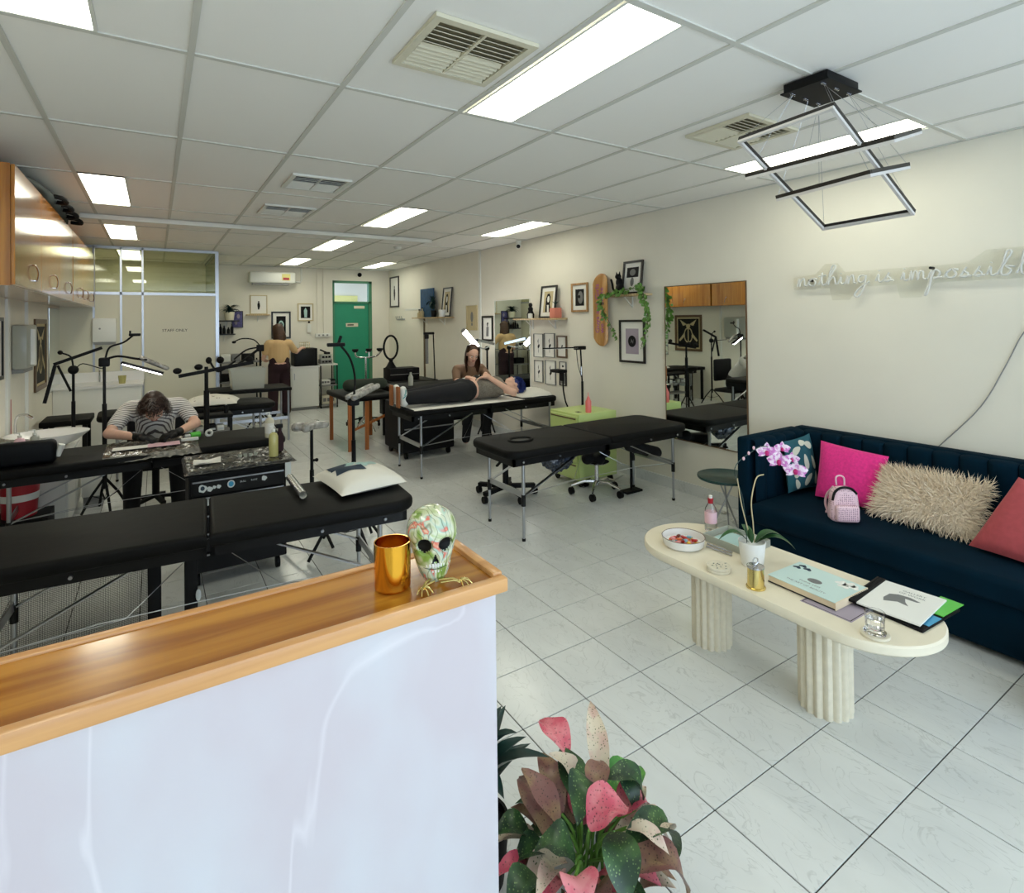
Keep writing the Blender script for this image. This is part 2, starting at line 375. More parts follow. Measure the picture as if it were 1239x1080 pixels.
# walls
def wall(name, x0, x1, y0, y1, z0=0, z1=ZC+.12, holes=None, ax='y', mt='wall'):
    """a wall slab; holes are (a0, a1, z0, z1) along its long axis"""
    w = MB()
    if not holes: w.box(x0, x1, y0, y1, z0, z1)
    else:
        lo, hi = (y0, y1) if ax == 'y' else (x0, x1)
        def bx(a, c, za, zb):
            if c-a > 1e-4 and zb-za > 1e-4:
                w.box(x0, x1, a, c, za, zb) if ax == 'y' else w.box(a, c, y0, y1, za, zb)
        cur = lo
        for a, c, za, zb in holes: bx(cur, a, z0, z1); bx(a, c, z0, za); bx(a, c, zb, z1); cur = c
        bx(cur, hi, z0, z1)
    return struct(w.build(name, mt, smooth=False))
wall('wall_right', XR, XR+.12, YF-.12, YB+.12)
wall('wall_left', XL-.12, XL, YF-.12, YB+.12)
wall('wall_back', XL, XR, YB, YB+.12, holes=[(3.03, 3.84, 0, 2.50)], ax='x')
wall('wall_front', XL, XR, YF-.12, YF, holes=[(-.9, 4.05, .12, 2.6)], ax='x')
sf = new_empty('window_1', (1.6, YF-.06, 0)); struct(sf)
M['pane'] = pane_mat('clear_pane', (.97, .98, .98), .04)
f = MB()
for x in (-.9, .75, 2.4, 4.05): f.box(x-.03, x+.03, YF-.1, YF-.03, .12, 2.6)
f.box(-.9, 4.05, YF-.1, YF-.03, .09, .15); f.box(-.9, 4.05, YF-.1, YF-.03, 2.56, 2.62)
f.build('window_frame', 'alu', sf, world=True)
for k in range(3): MB().box(-.87+1.65*k, .72+1.65*k, YF-.068, YF-.062, .15, 2.56).build('pane', 'pane', sf, world=True)
# skirting of pale tile along the right wall, wall joints
MB().box(XR-.012, XR, 2.4, YB, 0, .10).build('baseboard_right', 'tile')['kind'] = 'structure'
MB().box(XL+1.85, XR, YB-.012, YB, 0, .09).build('baseboard_back', 'tile')['kind'] = 'structure'
struct(MB().box(XR-.014, XR, 7.40, 7.46, 0.1, 2.72, .003).build('trim_1', 'white'))
struct(MB().box(0.78, 3.07, 6.68, 6.73, ZC-.05, ZC-.003, .004).box(-.6, .8, 6.67, 6.72, ZC-.05, ZC-.003, .004).build('trim_2', 'white'))

# ------------------------------------------------------------------ reception counter
co = thing('reception_counter', 'white marble-faced reception counter with a varnished timber top', 'counter', (-.2, 1.22, 0))
MB().box(XL+.02, .665, 1.115, 1.33, 0.0, 1.02).build('marble_panel', 'marble', co, world=True, smooth=False)
MB().box(XL+.02, .665, 1.125, 1.335, 1.018, 1.045).build('timber_top', 'oak', co, world=True, smooth=False)
MB().box(XL+.02, .69, 1.098, 1.124, 1.018, 1.05, .004).build('front_edging', 'oak_edge', co, world=True)
MB().box(.664, .69, 1.1245, 1.36, 1.018, 1.056, .004).build('end_edging', 'oak_edge', co, world=True)
MB().box(XL+.02, .6635, 1.336, 1.36, 1.018, 1.049, .003).build('rear_edging', 'oak_edge', co, world=True)

# ------------------------------------------------------------------ coffee table
ct = thing('coffee_table', 'long oval cream stone coffee table on two fluted pedestals', 'coffee table', (2.385, 1.53, 0))
def stadium(cx, cy, hw, hl, n=28, p=2.0):
    out = []
    for k in range(4*n):
        t = 2*pi*k/(4*n); c_, s_ = cos(t), sin(t)
        x = hw*abs(c_)**(2/2.2)*(1 if c_ > 0 else -1); y = s_
        out.append((cx+hw*c_, cy+(hl-hw)*(1 if s_ > 0 else -1 if s_ < 0 else 0)+hw*1.0*s_))
    return out
pts = stadium(2.385, 1.525, .268, .675)
b = MB(); N = len(pts)
prof = [(-.008, .44), (0, .447), (0, .473), (-.006, .48)]
vs = []
for ins, z in prof:
    for x, y in pts:
        d = Vector((x-2.385, y-1.525)); d = d*(1+ins/max(d.length, .1)); vs.append((2.385+d.x, 1.525+d.y, z))
fs = [(i*N+k, i*N+(k+1) % N, (i+1)*N+(k+1) % N, (i+1)*N+k) for i in range(3) for k in range(N)]+[tuple(range(N-1, -1, -1)), tuple(range(3*N, 4*N))]
b.add(vs, fs).build('tabletop', 'travertine', ct, world=True)
for cy, rad in ((1.275, .105), (1.845, .098)):
    b = MB(); n = 16
    pp = []
    for k in range(n*6):
        t = 2*pi*k/(n*6); fl = abs(sin(t*n/2)); pp.append((2.385+(rad*.88+rad*.12*fl)*cos(t), cy+(rad*.88+rad*.12*fl)*sin(t)))
    b.prism(pp, 0, .44).build('pedestal', 'ped', ct, world=True, ang=30)

# ------------------------------------------------------------------ sofa
so = thing('velvet_sofa', 'teal velvet channel-tufted sofa with a high wraparound arm', 'sofa', (3.8, 1.1, 0))
SZ = .82; yR = -.15   # right end beyond the frame
M['velvet_in'] = M['velvet']
def channel_panel(p0, p1, outd, z0, z1, thick, n, name):
    """n padded vertical rolls between p0 and p1, bulging towards outd, each its own mesh"""
    p0 = Vector(p0); p1 = Vector(p1); o = Vector(outd)
    for k in range(n):
        a = p0.lerp(p1, k/n+.0008); c = p0.lerp(p1, (k+1)/n-.0008)
        def fn(u, v):
            bul = thick*(.72+.28*sin(pi*u)**.5); z = z0+(z1-z0)*min(1, v*1.18); q = a.lerp(c, u)
            t = max(0, (v*1.18-.86)/.32); t = min(1, t)
            e = bul*math.sqrt(max(0, 1-t*t)); zz = z if t == 0 else z1-.03+.03*math.sin(t*pi/2)*(.8+.2*sin(pi*u)**.6)
            return Vector((q.x, q.y, min(zz, z1)))+Vector((o.x, o.y, 0))*e
        MB().grid(fn, 11, 14).build(name, 'velvet', so, world=True, ang=80)
MB().box(4.09, 4.20, yR, 2.40, .08, SZ, .02, 3).build('back_frame', 'velvet', so, world=True)
MB().box(3.42, 4.09, 2.33, 2.42, .08, SZ, .02, 3).build('arm_frame', 'velvet', so, world=True)
channel_panel((4.10, 2.30, 0), (4.10, yR, 0), (-1, 0), .36, SZ-.005, .075, 18, 'back_channel')
channel_panel((3.45, 2.34, 0), (4.06, 2.34, 0), (0, -1), .36, SZ-.005, .065, 5, 'arm_channel')
MB().box(3.38, 4.09, yR, 2.33, .03, .30, .02, 2).build('base', 'velvet', so, world=True)
MB().box(3.33, 4.08, yR, 2.27, .28, .41, .035, 4).build('seat_cushion', 'velvet', so, world=True)
for x, y in ((3.45, 2.25), (4.1, 2.3), (3.45, yR+.1), (4.1, yR+.1)): MB().cyl((x, y, 0), (x, y, .11), .014, .022, 10).build('leg', 'black', so, world=True)

# ------------------------------------------------------------------ massage tables
def massage_table(label, loc, rotz, L, Wd, H, legx, legy, hole=False, tilt=0, mt='vinyl', skipcable=False, braceside=(-1, 1)):
    t = thing('massage_table', label, 'massage table', loc, rotz)
    hl = L/2; th = .065
    for s in (-1, 1):
        x0, x1 = (-hl, -.004) if s < 0 else (.004, hl)
        def top(u, v):  # superellipse outline with corner rounding at the outer end
            return None
        b = bmesh.new(); bmesh.ops.create_cube(b, size=1)
        for v in b.verts: v.co = Vector(((x0+x1)/2+v.co.x*(x1-x0), v.co.y*Wd, H-th/2+v.co.z*th))
        ve = [e for e in b.edges if abs(e.verts[0].co.z-e.verts[1].co.z) > .01 and abs(abs(e.verts[0].co.x)-hl) < .01]
        bmesh.ops.bevel(b, geom=ve, offset=.12, segments=6, affect='EDGES', profile=.5)
        he = [e for e in b.edges if abs(e.verts[0].co.z-e.verts[1].co.z) < .001]
        bmesh.ops.bevel(b, geom=he, offset=.024, segments=3, affect='EDGES', profile=.5)
        o = MB().bm(b).build('cushion', mt, t, ang=50)
        if hole and s < 0:
            ring = MB(); cx = -hl+.30
            ring.tube([(cx+.10*cos(a), .075*sin(a), H+.002) for a in [2*pi*k/28 for k in range(28)]], .012, 8, closed=True); ring.build('face_cushion_ring', mt, o)
            MB().lathe([(.0, H+.001), (.09, H+.0015)], (cx, 0, 0), 24, 1, .75).build('face_hole', 'black', o)
    for s in (-1, 1):
        f = MB(); x0, x1 = (-hl+.05, -.006) if s < 0 else (.006, hl-.05); y = Wd/2-.05; z1 = H-th; z0 = z1-.055
        f.box(x0, x1, -y, -y+.02, z0, z1).box(x0, x1, y-.02, y, z0, z1).box(x0, x0+.02, -y, y, z0, z1).box(x1-.02, x1, -y, y, z0, z1)
        f.build('frame', 'black', t)
    for sx in (-1, 1):
        for sy in (-1, 1):
            g = MB().cyl((sx*legx, sy*legy, .30), (sx*legx, sy*legy, H-th), .0135, n=12); g.cyl((sx*legx, sy*legy, .0), (sx*legx, sy*legy, .40), .0105, n=12)
            lg = g.build('leg', 'alu', t)
            MB().cyl((sx*legx, sy*legy, .26), (sx*legx, sy*legy, .345), .017, n=12).build('leg_clamp', 'black', lg)
            MB().cyl((sx*legx, sy*legy, 0), (sx*legx, sy*legy, .02), .014, n=12).build('foot', 'black', lg)
            MB().bar((sx*legx, sy*legy, .33), (sx*.22, sy*(legy-.02), H-th-.03), .026, .007).build('brace', 'alu', t)
            k = MB().ball((sx*(legx+.02), sy*(Wd/2-.04), H-th-.028), .009, .006, .009, 8, 6); k.cyl((sx*.5, sy*(Wd/2-.05), H-th-.028), (sx*.5, sy*(Wd/2-.035), H-th-.028), .008, n=8); k.build('knob', 'alu', t)
        MB().bar((sx*legx, -legy, .34), (sx*legx, legy, .34), .008, .045).build('crossbar', 'alu', t)
        MB().tube([(sx*legx, -legy, .34), (sx*.32, -legy*.9, .36), (0, 0, H-th-.06)], .002, 5).build('cable', 'alu', t)
    MB().tube([(-legx, -legy, .34), (-.4, -legy+.01, .37), (.4, -legy+.01, .37), (legx, -legy, .34)], .0022, 5).build('cable', 'alu', t)
    return t
massage_table('black massage table with silver legs and a face hole, right of centre', (3.13, 3.70, 0), R(0), 1.95, .66, .69, .82, .25, hole=True)
massage_table('long black massage table just behind the counter with a white cushion on it', (.22, 3.17, 0), R(-4), 1.98, .64, .70, .80, .24)
massage_table('black massage table the person in the striped shirt leans on', (-.03, 5.19, 0), R(2), 1.90, .64, .70, .80, .24)
massage_table('black massage table on which the client in black trousers lies', (3.18, 5.72, 0), R(0), 1.96, .68, .72, .84, .31)

# ------------------------------------------------------------------ more materials
M['skin'] = mat('skin', s2l(222, 176, 152), .55, noise=.06, nscale=30)
M['hair_brown'] = mat('brown_hair', s2l(70, 44, 28), .5, noise=.35, nscale=40)
M['hair_dark'] = mat('dark_brown_hair', s2l(46, 26, 18), .45, noise=.3, nscale=40)
M['hair_blue'] = mat('blue_hair', s2l(20, 40, 110), .55, noise=.3, nscale=60)
M['eye'] = mat('dark_eye', s2l(30, 20, 16), .3)
M['lips'] = mat('lips', s2l(176, 96, 86), .5)
M['glove'] = mat('black_glove', s2l(10, 10, 12), .5, spec=.3)
M['trouser'] = mat('black_trouser_cloth', s2l(18, 18, 22), .9)
M['maroon'] = mat('dark_maroon_cloth', s2l(40, 16, 24), .9)
M['beige_top'] = mat('beige_top', s2l(214, 178, 128), .9)
M['brown_top'] = mat('brown_top', s2l(120, 92, 70), .9)
M['grey_top'] = mat('grey_knit', s2l(120, 112, 100), .95, noise=.25, nscale=60)
M['stripe'], _n, _b = nt('striped_shirt_cloth')
_tc = _n.nodes.new('ShaderNodeTexCoord'); _w = _n.nodes.new('ShaderNodeTexWave'); _w.inputs['Scale'].default_value = 16; _w.bands_direction = 'Z'; _w.inputs['Distortion'].default_value = 1.5
_mp = _n.nodes.new('ShaderNodeMapping'); _mp.inputs['Rotation'].default_value = (R(35), 0, 0)
_rp = _n.nodes.new('ShaderNodeValToRGB'); _rp.color_ramp.interpolation = 'CONSTANT'; _rp.color_ramp.elements[0].color = col(s2l(96, 88, 86)); _rp.color_ramp.elements[1].color = col(s2l(226, 222, 216)); _rp.color_ramp.elements[1].position = .3
_n.links.new(_tc.outputs['Object'], _mp.inputs[0]); _n.links.new(_mp.outputs[0], _w.inputs[0]); _n.links.new(_w.outputs['Fac'], _rp.inputs[0]); _n.links.new(_rp.outputs[0], _b.inputs['Base Color']); setp(_b, Roughness=.9)
M['mirror'] = mat('mirror_glass', (.78, .84, .80), .01, 1)
M['gold'] = mat('gold_foil', s2l(226, 164, 54), .12, 1)
M['palegold'] = mat('pale_gold_metal', s2l(222, 200, 130), .2, 1)
M['silver'] = mat('silver_metal', s2l(200, 200, 204), .2, 1)
M['glass'] = glass('clear_glass')
M['green_door'] = mat('green_door_paint', s2l(30, 140, 106), .5, noise=.05, nscale=4)
M['green_frame'] = mat('green_frame_paint', s2l(70, 130, 96), .5)
M['print'] = mat('white_paper', s2l(234, 232, 224), .7)
M['greyp'] = mat('grey_ink', s2l(120, 120, 118), .8)
M['ink'] = mat('black_ink', s2l(13, 13, 15), .6, spec=.2)
M['tanp'] = mat('tan_paper', s2l(196, 180, 140), .8)
M['bluep'] = mat('blue_canvas', s2l(36, 76, 112), .8, noise=.3, nscale=12)
M['purplep'] = mat('lilac_paper', s2l(168, 156, 168), .8)
M['lavp'] = mat('violet_print', s2l(96, 92, 140), .8, noise=.3, nscale=30)
M['woodf'] = wood('light_frame_wood', s2l(190, 150, 100), s2l(150, 112, 70), .5, 'Z', 4, 0)
M['blackf'] = mat('black_frame', s2l(22, 20, 20), .35)
M['brownf'] = mat('brown_frame', s2l(96, 72, 46), .4)
M['greenm'] = mat('lime_green_metal', s2l(196, 214, 134), .4)
M['shelfw'] = wood('pale_shelf_wood', s2l(206, 182, 140), s2l(176, 148, 104), .5, 'Y', 3, 0)
M['skatew'] = wood('maple_deck', s2l(206, 158, 92), s2l(178, 126, 66), .35, 'Z', 3, .3)
M['terracotta'] = mat('pink_terracotta', s2l(216, 130, 108), .8)
M['leaf'] = mat('leaf_green', s2l(40, 84, 40), .45, noise=.3, nscale=20)
M['leafl'] = mat('ivy_leaf_green', s2l(96, 140, 56), .5, noise=.3, nscale=25)
M['leafd'] = mat('dark_leaf', s2l(20, 54, 50), .4, noise=.3, nscale=15)
M['stem'] = mat('brown_stem', s2l(96, 78, 56), .8)
M['pink'] = mat('hot_pink_cloth', s2l(224, 44, 132), .9, sheen=.2, noise=.12, nscale=60)
M['rose'] = mat('dusty_rose_cloth', s2l(168, 70, 74), .9, sheen=.2, noise=.08, nscale=40)
M['fur'] = mat('cream_fur', s2l(236, 218, 192), .9)
M['floral'] = mat('teal_cushion_cloth', s2l(28, 84, 96), .9)
M['creamp'] = mat('cream_print', s2l(206, 208, 190), .9)
M['pillow'] = mat('ivory_pillow_cloth', s2l(226, 222, 210), .9, bump=.1, bscale=30)
M['navyp'] = mat('navy_print', s2l(40, 56, 72), .9)
M['tealp'] = mat('pale_teal_print', s2l(170, 200, 196), .9)
M['pinkbag'] = mat('pale_pink_leather', s2l(232, 190, 200), .5)
M['dotbag'], _n, _b = nt('dotted_pink_leather'); _v = _n.nodes.new('ShaderNodeTexVoronoi'); _v.inputs['Scale'].default_value = 110; _v.inputs['Randomness'].default_value = .25; _tc = _n.nodes.new('ShaderNodeTexCoord')
_rp = _n.nodes.new('ShaderNodeValToRGB'); _rp.color_ramp.interpolation = 'CONSTANT'; _rp.color_ramp.elements[0].color = col(s2l(150, 100, 116)); _rp.color_ramp.elements[1].color = col(s2l(234, 198, 206)); _rp.color_ramp.elements[1].position = .30
_n.links.new(_tc.outputs['Object'], _v.inputs['Vector']); _n.links.new(_v.outputs['Distance'], _rp.inputs[0]); _n.links.new(_rp.outputs[0], _b.inputs['Base Color']); setp(_b, Roughness=.5)
M['pinkdot'] = mat('mauve_print', s2l(150, 96, 110), .5)
M['redp'] = mat('red_plastic', s2l(170, 24, 40), .35)
M['coral'] = mat('coral_plastic', s2l(240, 120, 112), .35)
M['ceram'] = mat('white_ceramic', s2l(234, 232, 228), .25)
M['potw'] = mat('white_pot_glaze', s2l(236, 236, 232), .35)
M['clearp'] = mat('frosted_plastic', s2l(206, 208, 196), .3, trans=.5)
M['wrap'] = mat('clear_plastic_wrap', s2l(150, 146, 138), .12, noise=.5, nscale=25, bump=.8, bscale=30, spec=.9)
M['foil'] = mat('crumpled_cling_film', s2l(112, 108, 100), .12, .5, bump=1, bscale=22)
M['lamp_w'] = emis('lamp_strip', (1, 1, 1), 26)
M['lamp_d'] = mat('lamp_diffuser_off', s2l(232, 230, 226), .5)
M['ledoff'] = mat('white_led_strip', s2l(214, 210, 206), .5)
M['bronze'] = mat('dark_bronze_aluminium', s2l(48, 44, 40), .4, .3)
M['neon'] = mat('unlit_neon_tube', s2l(236, 236, 230), .2, trans=.25)
M['acrylic'] = pane_mat('clear_acrylic', (.97, .975, .965), .03)
M['yellow'] = mat('yellow_paint', s2l(226, 218, 140), .7)
M['yellowliq'] = mat('yellow_liquid_bottle', s2l(208, 200, 130), .2, trans=.3)
M['orangew'] = wood('orange_wood', s2l(176, 104, 44), s2l(146, 82, 30), .5, 'Z', 3, 0)
M['shoe'] = mat('tan_sole', s2l(150, 90, 46), .7)
M['teal'] = mat('teal_plastic', s2l(70, 160, 160), .5)
M['greenc'] = mat('bright_green_plastic', s2l(90, 190, 70), .4)
M['olive'] = mat('olive_cloth', s2l(40, 48, 36), .9)
M['grey'] = mat('grey_plastic', s2l(130, 130, 128), .5)
M['sticker'] = mat('pale_sticker', s2l(200, 206, 206), .5)
M['stickerb'] = mat('blue_sticker', s2l(60, 150, 190), .5)
M['mint'] = mat('mint_book_cover', s2l(200, 222, 216), .45)
M['page'] = mat('page_edges', s2l(232, 212, 180), .8)
M['magenta'] = mat('purple_lettering', s2l(150, 60, 150), .6)

# ------------------------------------------------------------------ back door, partition, air conditioner
d1 = new_empty('door_1', (3.43, YB+.04, 0)); struct(d1)
f = MB(); y0, y1 = YB-.012, YB+.10
f.box(3.03, 3.065, y0, y1, 0, 2.5).box(3.775, 3.84, y0, y1, 0, 2.5).box(3.03, 3.84, y0, y1, 2.455, 2.5).box(3.03, 3.84, y0, y1, 2.04, 2.075)
f.build('door_frame', 'green_frame', d1, world=True)
MB().box(3.067, 3.773, YB+.02, YB+.06, .01, 2.038).build('door_leaf', 'green_door', d1, world=True)
MB().box(3.065, 3.775, YB+.03, YB+.036, 2.076, 2.454).build('pane', 'pane', d1, world=True)
k = MB().cyl((3.70, YB-.03, 1.02), (3.70, YB+.03, 1.02), .012); k.ball((3.70, YB-.035, 1.02), .026); k.build('door_knob', 'silver', d1, world=True)
for (x0, x1, z0, z1, tx) in ((3.47, 3.69, 1.93, 1.985, ''), (3.30, 3.55, 1.555, 1.63, 'PRIVATE')):
    o = MB().box(x0, x1, YB+.012, YB+.02, z0, z1).build('door_sign', 'cream', d1, world=True)
    if tx: MB().box(x0+.03, x1-.09, YB+.009, YB+.0115, z0+.026, z1-.026).build('sign_lettering', 'ink', o, world=True)
nb = thing('neighbouring_building', 'building with a grey eave seen through the glass above the green door', 'building', (5.4, 16, 0))
MB().box(4.0, 9.5, 16.2, 20, 0, 3.1).build('wall', 'wall', nb, world=True)
MB().box(2.9, 5.0, 16.1, 16.19, 0, 2.42).build('yellow_screen', 'yellow', nb, world=True)
b = MB(); n = 60
b.grid(lambda u, v: (4.1+5*u, 14.6+3*v, 3.02+.3*v+.02*sin(u*n*2)), 150, 2); b.build('roof', 'grey', nb, world=True)
MB().box(4.1, 9.2, 14.55, 14.62, 2.92, 3.06).build('gutter', 'cream', nb, world=True)
MB().box(2, 12, YB+.14, 22, -.1, -.02).build('yard', 'grey')['kind'] = 'structure'

yp = 9.30
def part(mb, name, mt, par): return mb.build(name, mt, par, world=True)
wm = new_empty('wall_middle', (-.1, yp, 0)); struct(wm)
M['ppanel'] = mat('partition_panel', s2l(214, 210, 188), .45)
for a, c in ((XL, -.70), (-.68, -.40), (-.38, -.155)): part(MB().box(a, c, yp-.012, yp+.012, 0, 2.06), 'panel', 'ppanel', wm)
part(MB().box(.765, .789, yp+.02, YB, 0, 2.06), 'panel', 'ppanel', wm)
for a, c in ((XL, -.70), (-.68, -.40), (-.38, -.155), (-.13, .755)): part(MB().box(a, c, yp-.004, yp+.002, 2.10, 2.70), 'pane', 'pglass', wm) if False else None
M['pglass'] = pane_mat('partition_glass', (.80, .82, .68), .10)
for a, c in ((XL, -.70), (-.68, -.40), (-.38, -.155), (-.13, .755)): part(MB().box(a, c, yp-.004, yp+.002, 2.10, 2.69), 'pane', 'pglass', wm)
part(MB().box(.773, .779, yp+.03, YB, 2.10, 2.69), 'pane', 'pglass', wm)
f = MB()
for x in (-.69, -.39, -.142): f.box(x-.012, x+.012, yp-.022, yp+.022, 0, 2.72)
f.box(.755, .80, yp-.024, yp+.024, 0, 2.72).box(XL, .755, yp-.022, yp+.022, 2.06, 2.10).box(XL, .755, yp-.022, yp+.022, 2.69, 2.726)
f.box(.762, .792, yp+.024, YB, 2.06, 2.10).box(.762, .792, yp+.024, YB, 2.69, 2.726)
f.build('partition_frame', 'alu', wm, world=True)
d2 = new_empty('door_2', (.31, yp, 0)); struct(d2)
part(MB().box(-.128, .752, yp-.016, yp+.014, .01, 2.055), 'door_leaf', 'ppanel', d2)
k = MB().cyl((-.06, yp-.016, 1.0), (-.06, yp-.05, 1.0), .012); k.ball((-.06, yp-.055, 1.0), .03, .02, .03); part(k, 'door_knob', 'silver', d2)
text_mb(MB(), 'STAFF ONLY', .055, (.24, yp-.017, 1.56), (1, 0, 0), (0, 0, 1)).build('sign_lettering', 'ink', d2, world=True, smooth=False)
t = thing('paper_towel_dispenser', 'white paper towel dispenser on the pale partition beside the door', 'dispenser', (-.56, yp-.05, 1.4))
part(MB().box(-.70, -.44, yp-.11, yp-.014, 1.42, 1.74, .012), 'body', 'white', t); part(MB().box(-.69, -.45, yp-.10, yp-.02, 1.385, 1.42), 'tray', 'grey', t); part(MB().cyl((-.62, yp-.115, 1.6), (-.62, yp-.108, 1.6), .012), 'lock', 'grey', t)

t = thing('air_conditioner', 'white split air conditioner on the back wall with an energy label', 'air conditioner', (1.87, YB-.1, 2.37))
part(MB().box(1.47, 2.28, YB-.21, YB-.002, 2.40, 2.615, .03, 3), 'body', 'white', t)
part(MB().box(1.52, 2.16, YB-.20, YB-.10, 2.37, 2.398), 'outlet_flap', 'grey', t)
lb = part(MB().box(2.03, 2.18, YB-.2125, YB-.2105, 2.455, 2.58), 'energy_label', 'yellow', t)
part(MB().box(2.05, 2.16, YB-.2138, YB-.2126, 2.465, 2.51), 'label_arc', 'redp', lb)
part(MB().tube([(2.28, YB-.03, 2.45), (2.40, YB-.03, 2.44), (2.42, YB-.03, 2.5), (2.42, YB-.03, 2.72)], .018, 8), 'pipe', 'white', t)

# wall fittings at the back
def wallbox(name, label, cat, x0, x1, z0, z1, d=.03, mt='white', extra=None):
    t = thing(name, label, cat, ((x0+x1)/2, YB, z0))
    part(MB().box(x0, x1, YB-d, YB-.001, z0, z1, .004), 'body', mt, t)
    return t
t = wallbox('power_board', 'white power outlet strip on the back wall left of the green door', 'power outlet', 2.68, 2.97, 1.36, 1.43, .045)
for k in range(3): part(MB().box(2.73+.08*k, 2.765+.08*k, YB-.05, YB-.045, 1.38, 1.41), 'socket', 'grey', t)
t = wallbox('intercom', 'small white wall handset below the framed portrait on the back wall', 'switch', 2.53, 2.60, 1.45, 1.62, .03)
part(MB().ball((2.56, YB-.03, 1.66), .022), 'hook_knob', 'ink', t)
t = thing('cable_trunking', 'pale vertical cable trunking on the back wall left of the green door', 'conduit', (2.77, YB, 1.43))
part(MB().box(2.72, 2.74, YB-.02, YB-.001, 1.43, 2.73), 'channel', 'wall', t); part(MB().box(2.84, 2.90, YB-.03, YB-.001, 1.43, 2.73), 'channel', 'wall', t)
def seccam(loc, d, label):
    t = thing('security_camera', label, 'camera', loc); p = Vector(loc); d = Vector(d).normalized()
    MB().cyl(p, p+Vector((0, 0, -.03)), .04, .035, 16).build('mount', 'white', t, world=True)
    h = p+Vector((0, 0, -.06)); MB().cyl(h-d*.03, h+d*.05, .035, .033, 16).ball(h-d*.03, .035).build('housing', 'white', t, world=True)
    MB().cyl(h+d*.0505, h+d*.056, .027, .022, 14).build('lens', 'ink', t, world=True)
seccam((4.13, 6.22, 2.72), (-.7, -1, -.5), 'white security camera under the ceiling on the right wall')
t = thing('dome_camera', 'small black dome camera above the green door', 'camera', (3.58, YB-.02, 2.63)); MB().ball((3.58, YB-.03, 2.63), .045).build('dome', 'ink', t, world=True)
t = thing('smoke_detector', 'small round white smoke detector on the ceiling past the curtain track', 'smoke detector', (2.95, 7.6, ZC))
MB().lathe([(.0, ZC-.035), (.04, ZC-.035), (.055, ZC-.015), (.06, ZC)], (2.95, 7.6, 0), 20).build('housing', 'white', t, world=True)

# ------------------------------------------------------------------ framed pictures
def framed(label, loc, rotz, w, h, fm='blackf', fw=.022, mat_='print', mw=.05, art=(), tilt=0, artmat='greyp', cat='picture', name='framed_picture', group=None, d=.018):
    t = thing(name, label, cat, loc, 0, group, rot=(tilt, 0, rotz))
    f = MB(); x, z = w/2, h
    f.box(-x, x, -d, 0, 0, fw).box(-x, x, -d, 0, z-fw, z).box(-x, -x+fw, -d, 0, fw, z-fw).box(x-fw, x, -d, 0, fw, z-fw)
    f.build('frame', fm, t, smooth=False)
    MB().box(-x+fw, x-fw, -.006, -.001, fw, z-fw).build('mount', mat_, t, smooth=False)
    aw = x-fw-mw; az0, az1 = fw+mw, z-fw-mw
    if aw > .01:
        o = MB().box(-aw, aw, -.008, -.0062, az0, az1).build('print', artmat, t, smooth=False)
        for i, a in enumerate(art):
            yy = -.0088-.0004*i; m2 = MB(); cx, cz = a[2]*aw, (az0+az1)/2+a[3]*(az1-az0)/2
            if a[0] == 'e': m2.poly([(cx+a[4]*aw*cos(q), yy, cz+a[5]*(az1-az0)/2*sin(q)) for q in [2*pi*k/24 for k in range(24)]])
            elif a[0] == 'r': m2.poly([(cx-a[4]*aw, yy, cz-a[5]*(az1-az0)/2), (cx+a[4]*aw, yy, cz-a[5]*(az1-az0)/2), (cx+a[4]*aw, yy, cz+a[5]*(az1-az0)/2), (cx-a[4]*aw, yy, cz+a[5]*(az1-az0)/2)])
            elif a[0] == 'p': m2.poly([(px*aw, yy, (az0+az1)/2+pz*(az1-az0)/2) for px, pz in a[4]])
            m2.build('drawing', a[1], o, smooth=False)
    return t
def rw(label, y0, y1, z0, z1, **k):   # on the right wall
    return framed(label, (XR-.001, (y0+y1)/2, z0), R(-90), abs(y0-y1), z1-z0, **k)
def bw(label, x0, x1, z0, z1, **k): return framed(label, ((x0+x1)/2, YB-.001, z0), 0, x1-x0, z1-z0, **k)
def lw(label, y0, y1, z0, z1, **k): return framed(label, (XL+.001, (y0+y1)/2, z0), R(90), abs(y1-y0), z1-z0, **k)
figure = (('e', 'ink', 0, .45, .16, .14), ('p', 'ink', 0, 0, [(-.2, .3), (.2, .3), (.3, -.2), (.1, -.8), (-.15, -.8), (-.28, -.1)]))
portrait = (('r', 'tanp', 0, 0, .98, .98), ('p', 'ink', 0, 0, [(-.5, -.98), (-.55, .3), (-.25, .75), (.2, .8), (.5, .4), (.45, -.2), (.9, -.98)]), ('e', 'print', .02, .25, .26, .3), ('p', 'print', 0, 0, [(-.2, -.3), (.2, -.3), (.35, -.98), (-.05, -.98)]))
rw('tall narrow black-framed figure print in the far right corner', 11.30, 10.80, 1.95, 2.59, fw=.03, mw=.07, artmat='print', art=figure)
rw('tan paper print in a thin pale frame left of the wall joint', 7.87, 7.52, 1.50, 1.89, fm='tanp', fw=.012, mat_='tanp', mw=.04, artmat='tanp', art=(('e', 'greyp', 0, .1, .35, .6), ('r', 'greyp', 0, -.7, .2, .15)))
rw('black-framed figure print left of the far wall mirror', 7.37, 7.05, 1.34, 1.72, fw=.03, mw=.03, artmat='print', art=(('e', 'greyp', 0, .45, .25, .25), ('p', 'greyp', 0, 0, [(-.3, .2), (.4, .2), (.3, -.9), (-.4, -.9)]), ('e', 'ink', .1, .6, .2, .12)))
rw('small framed face print with a wooden frame beside the skateboard', 5.20, 4.90, 1.74, 2.08, fm='woodf', fw=.022, mw=.05, artmat='ink', art=(('e', 'greyp', .2, 0, .6, .75), ('e', 'ink', -.1, .1, .3, .2)))
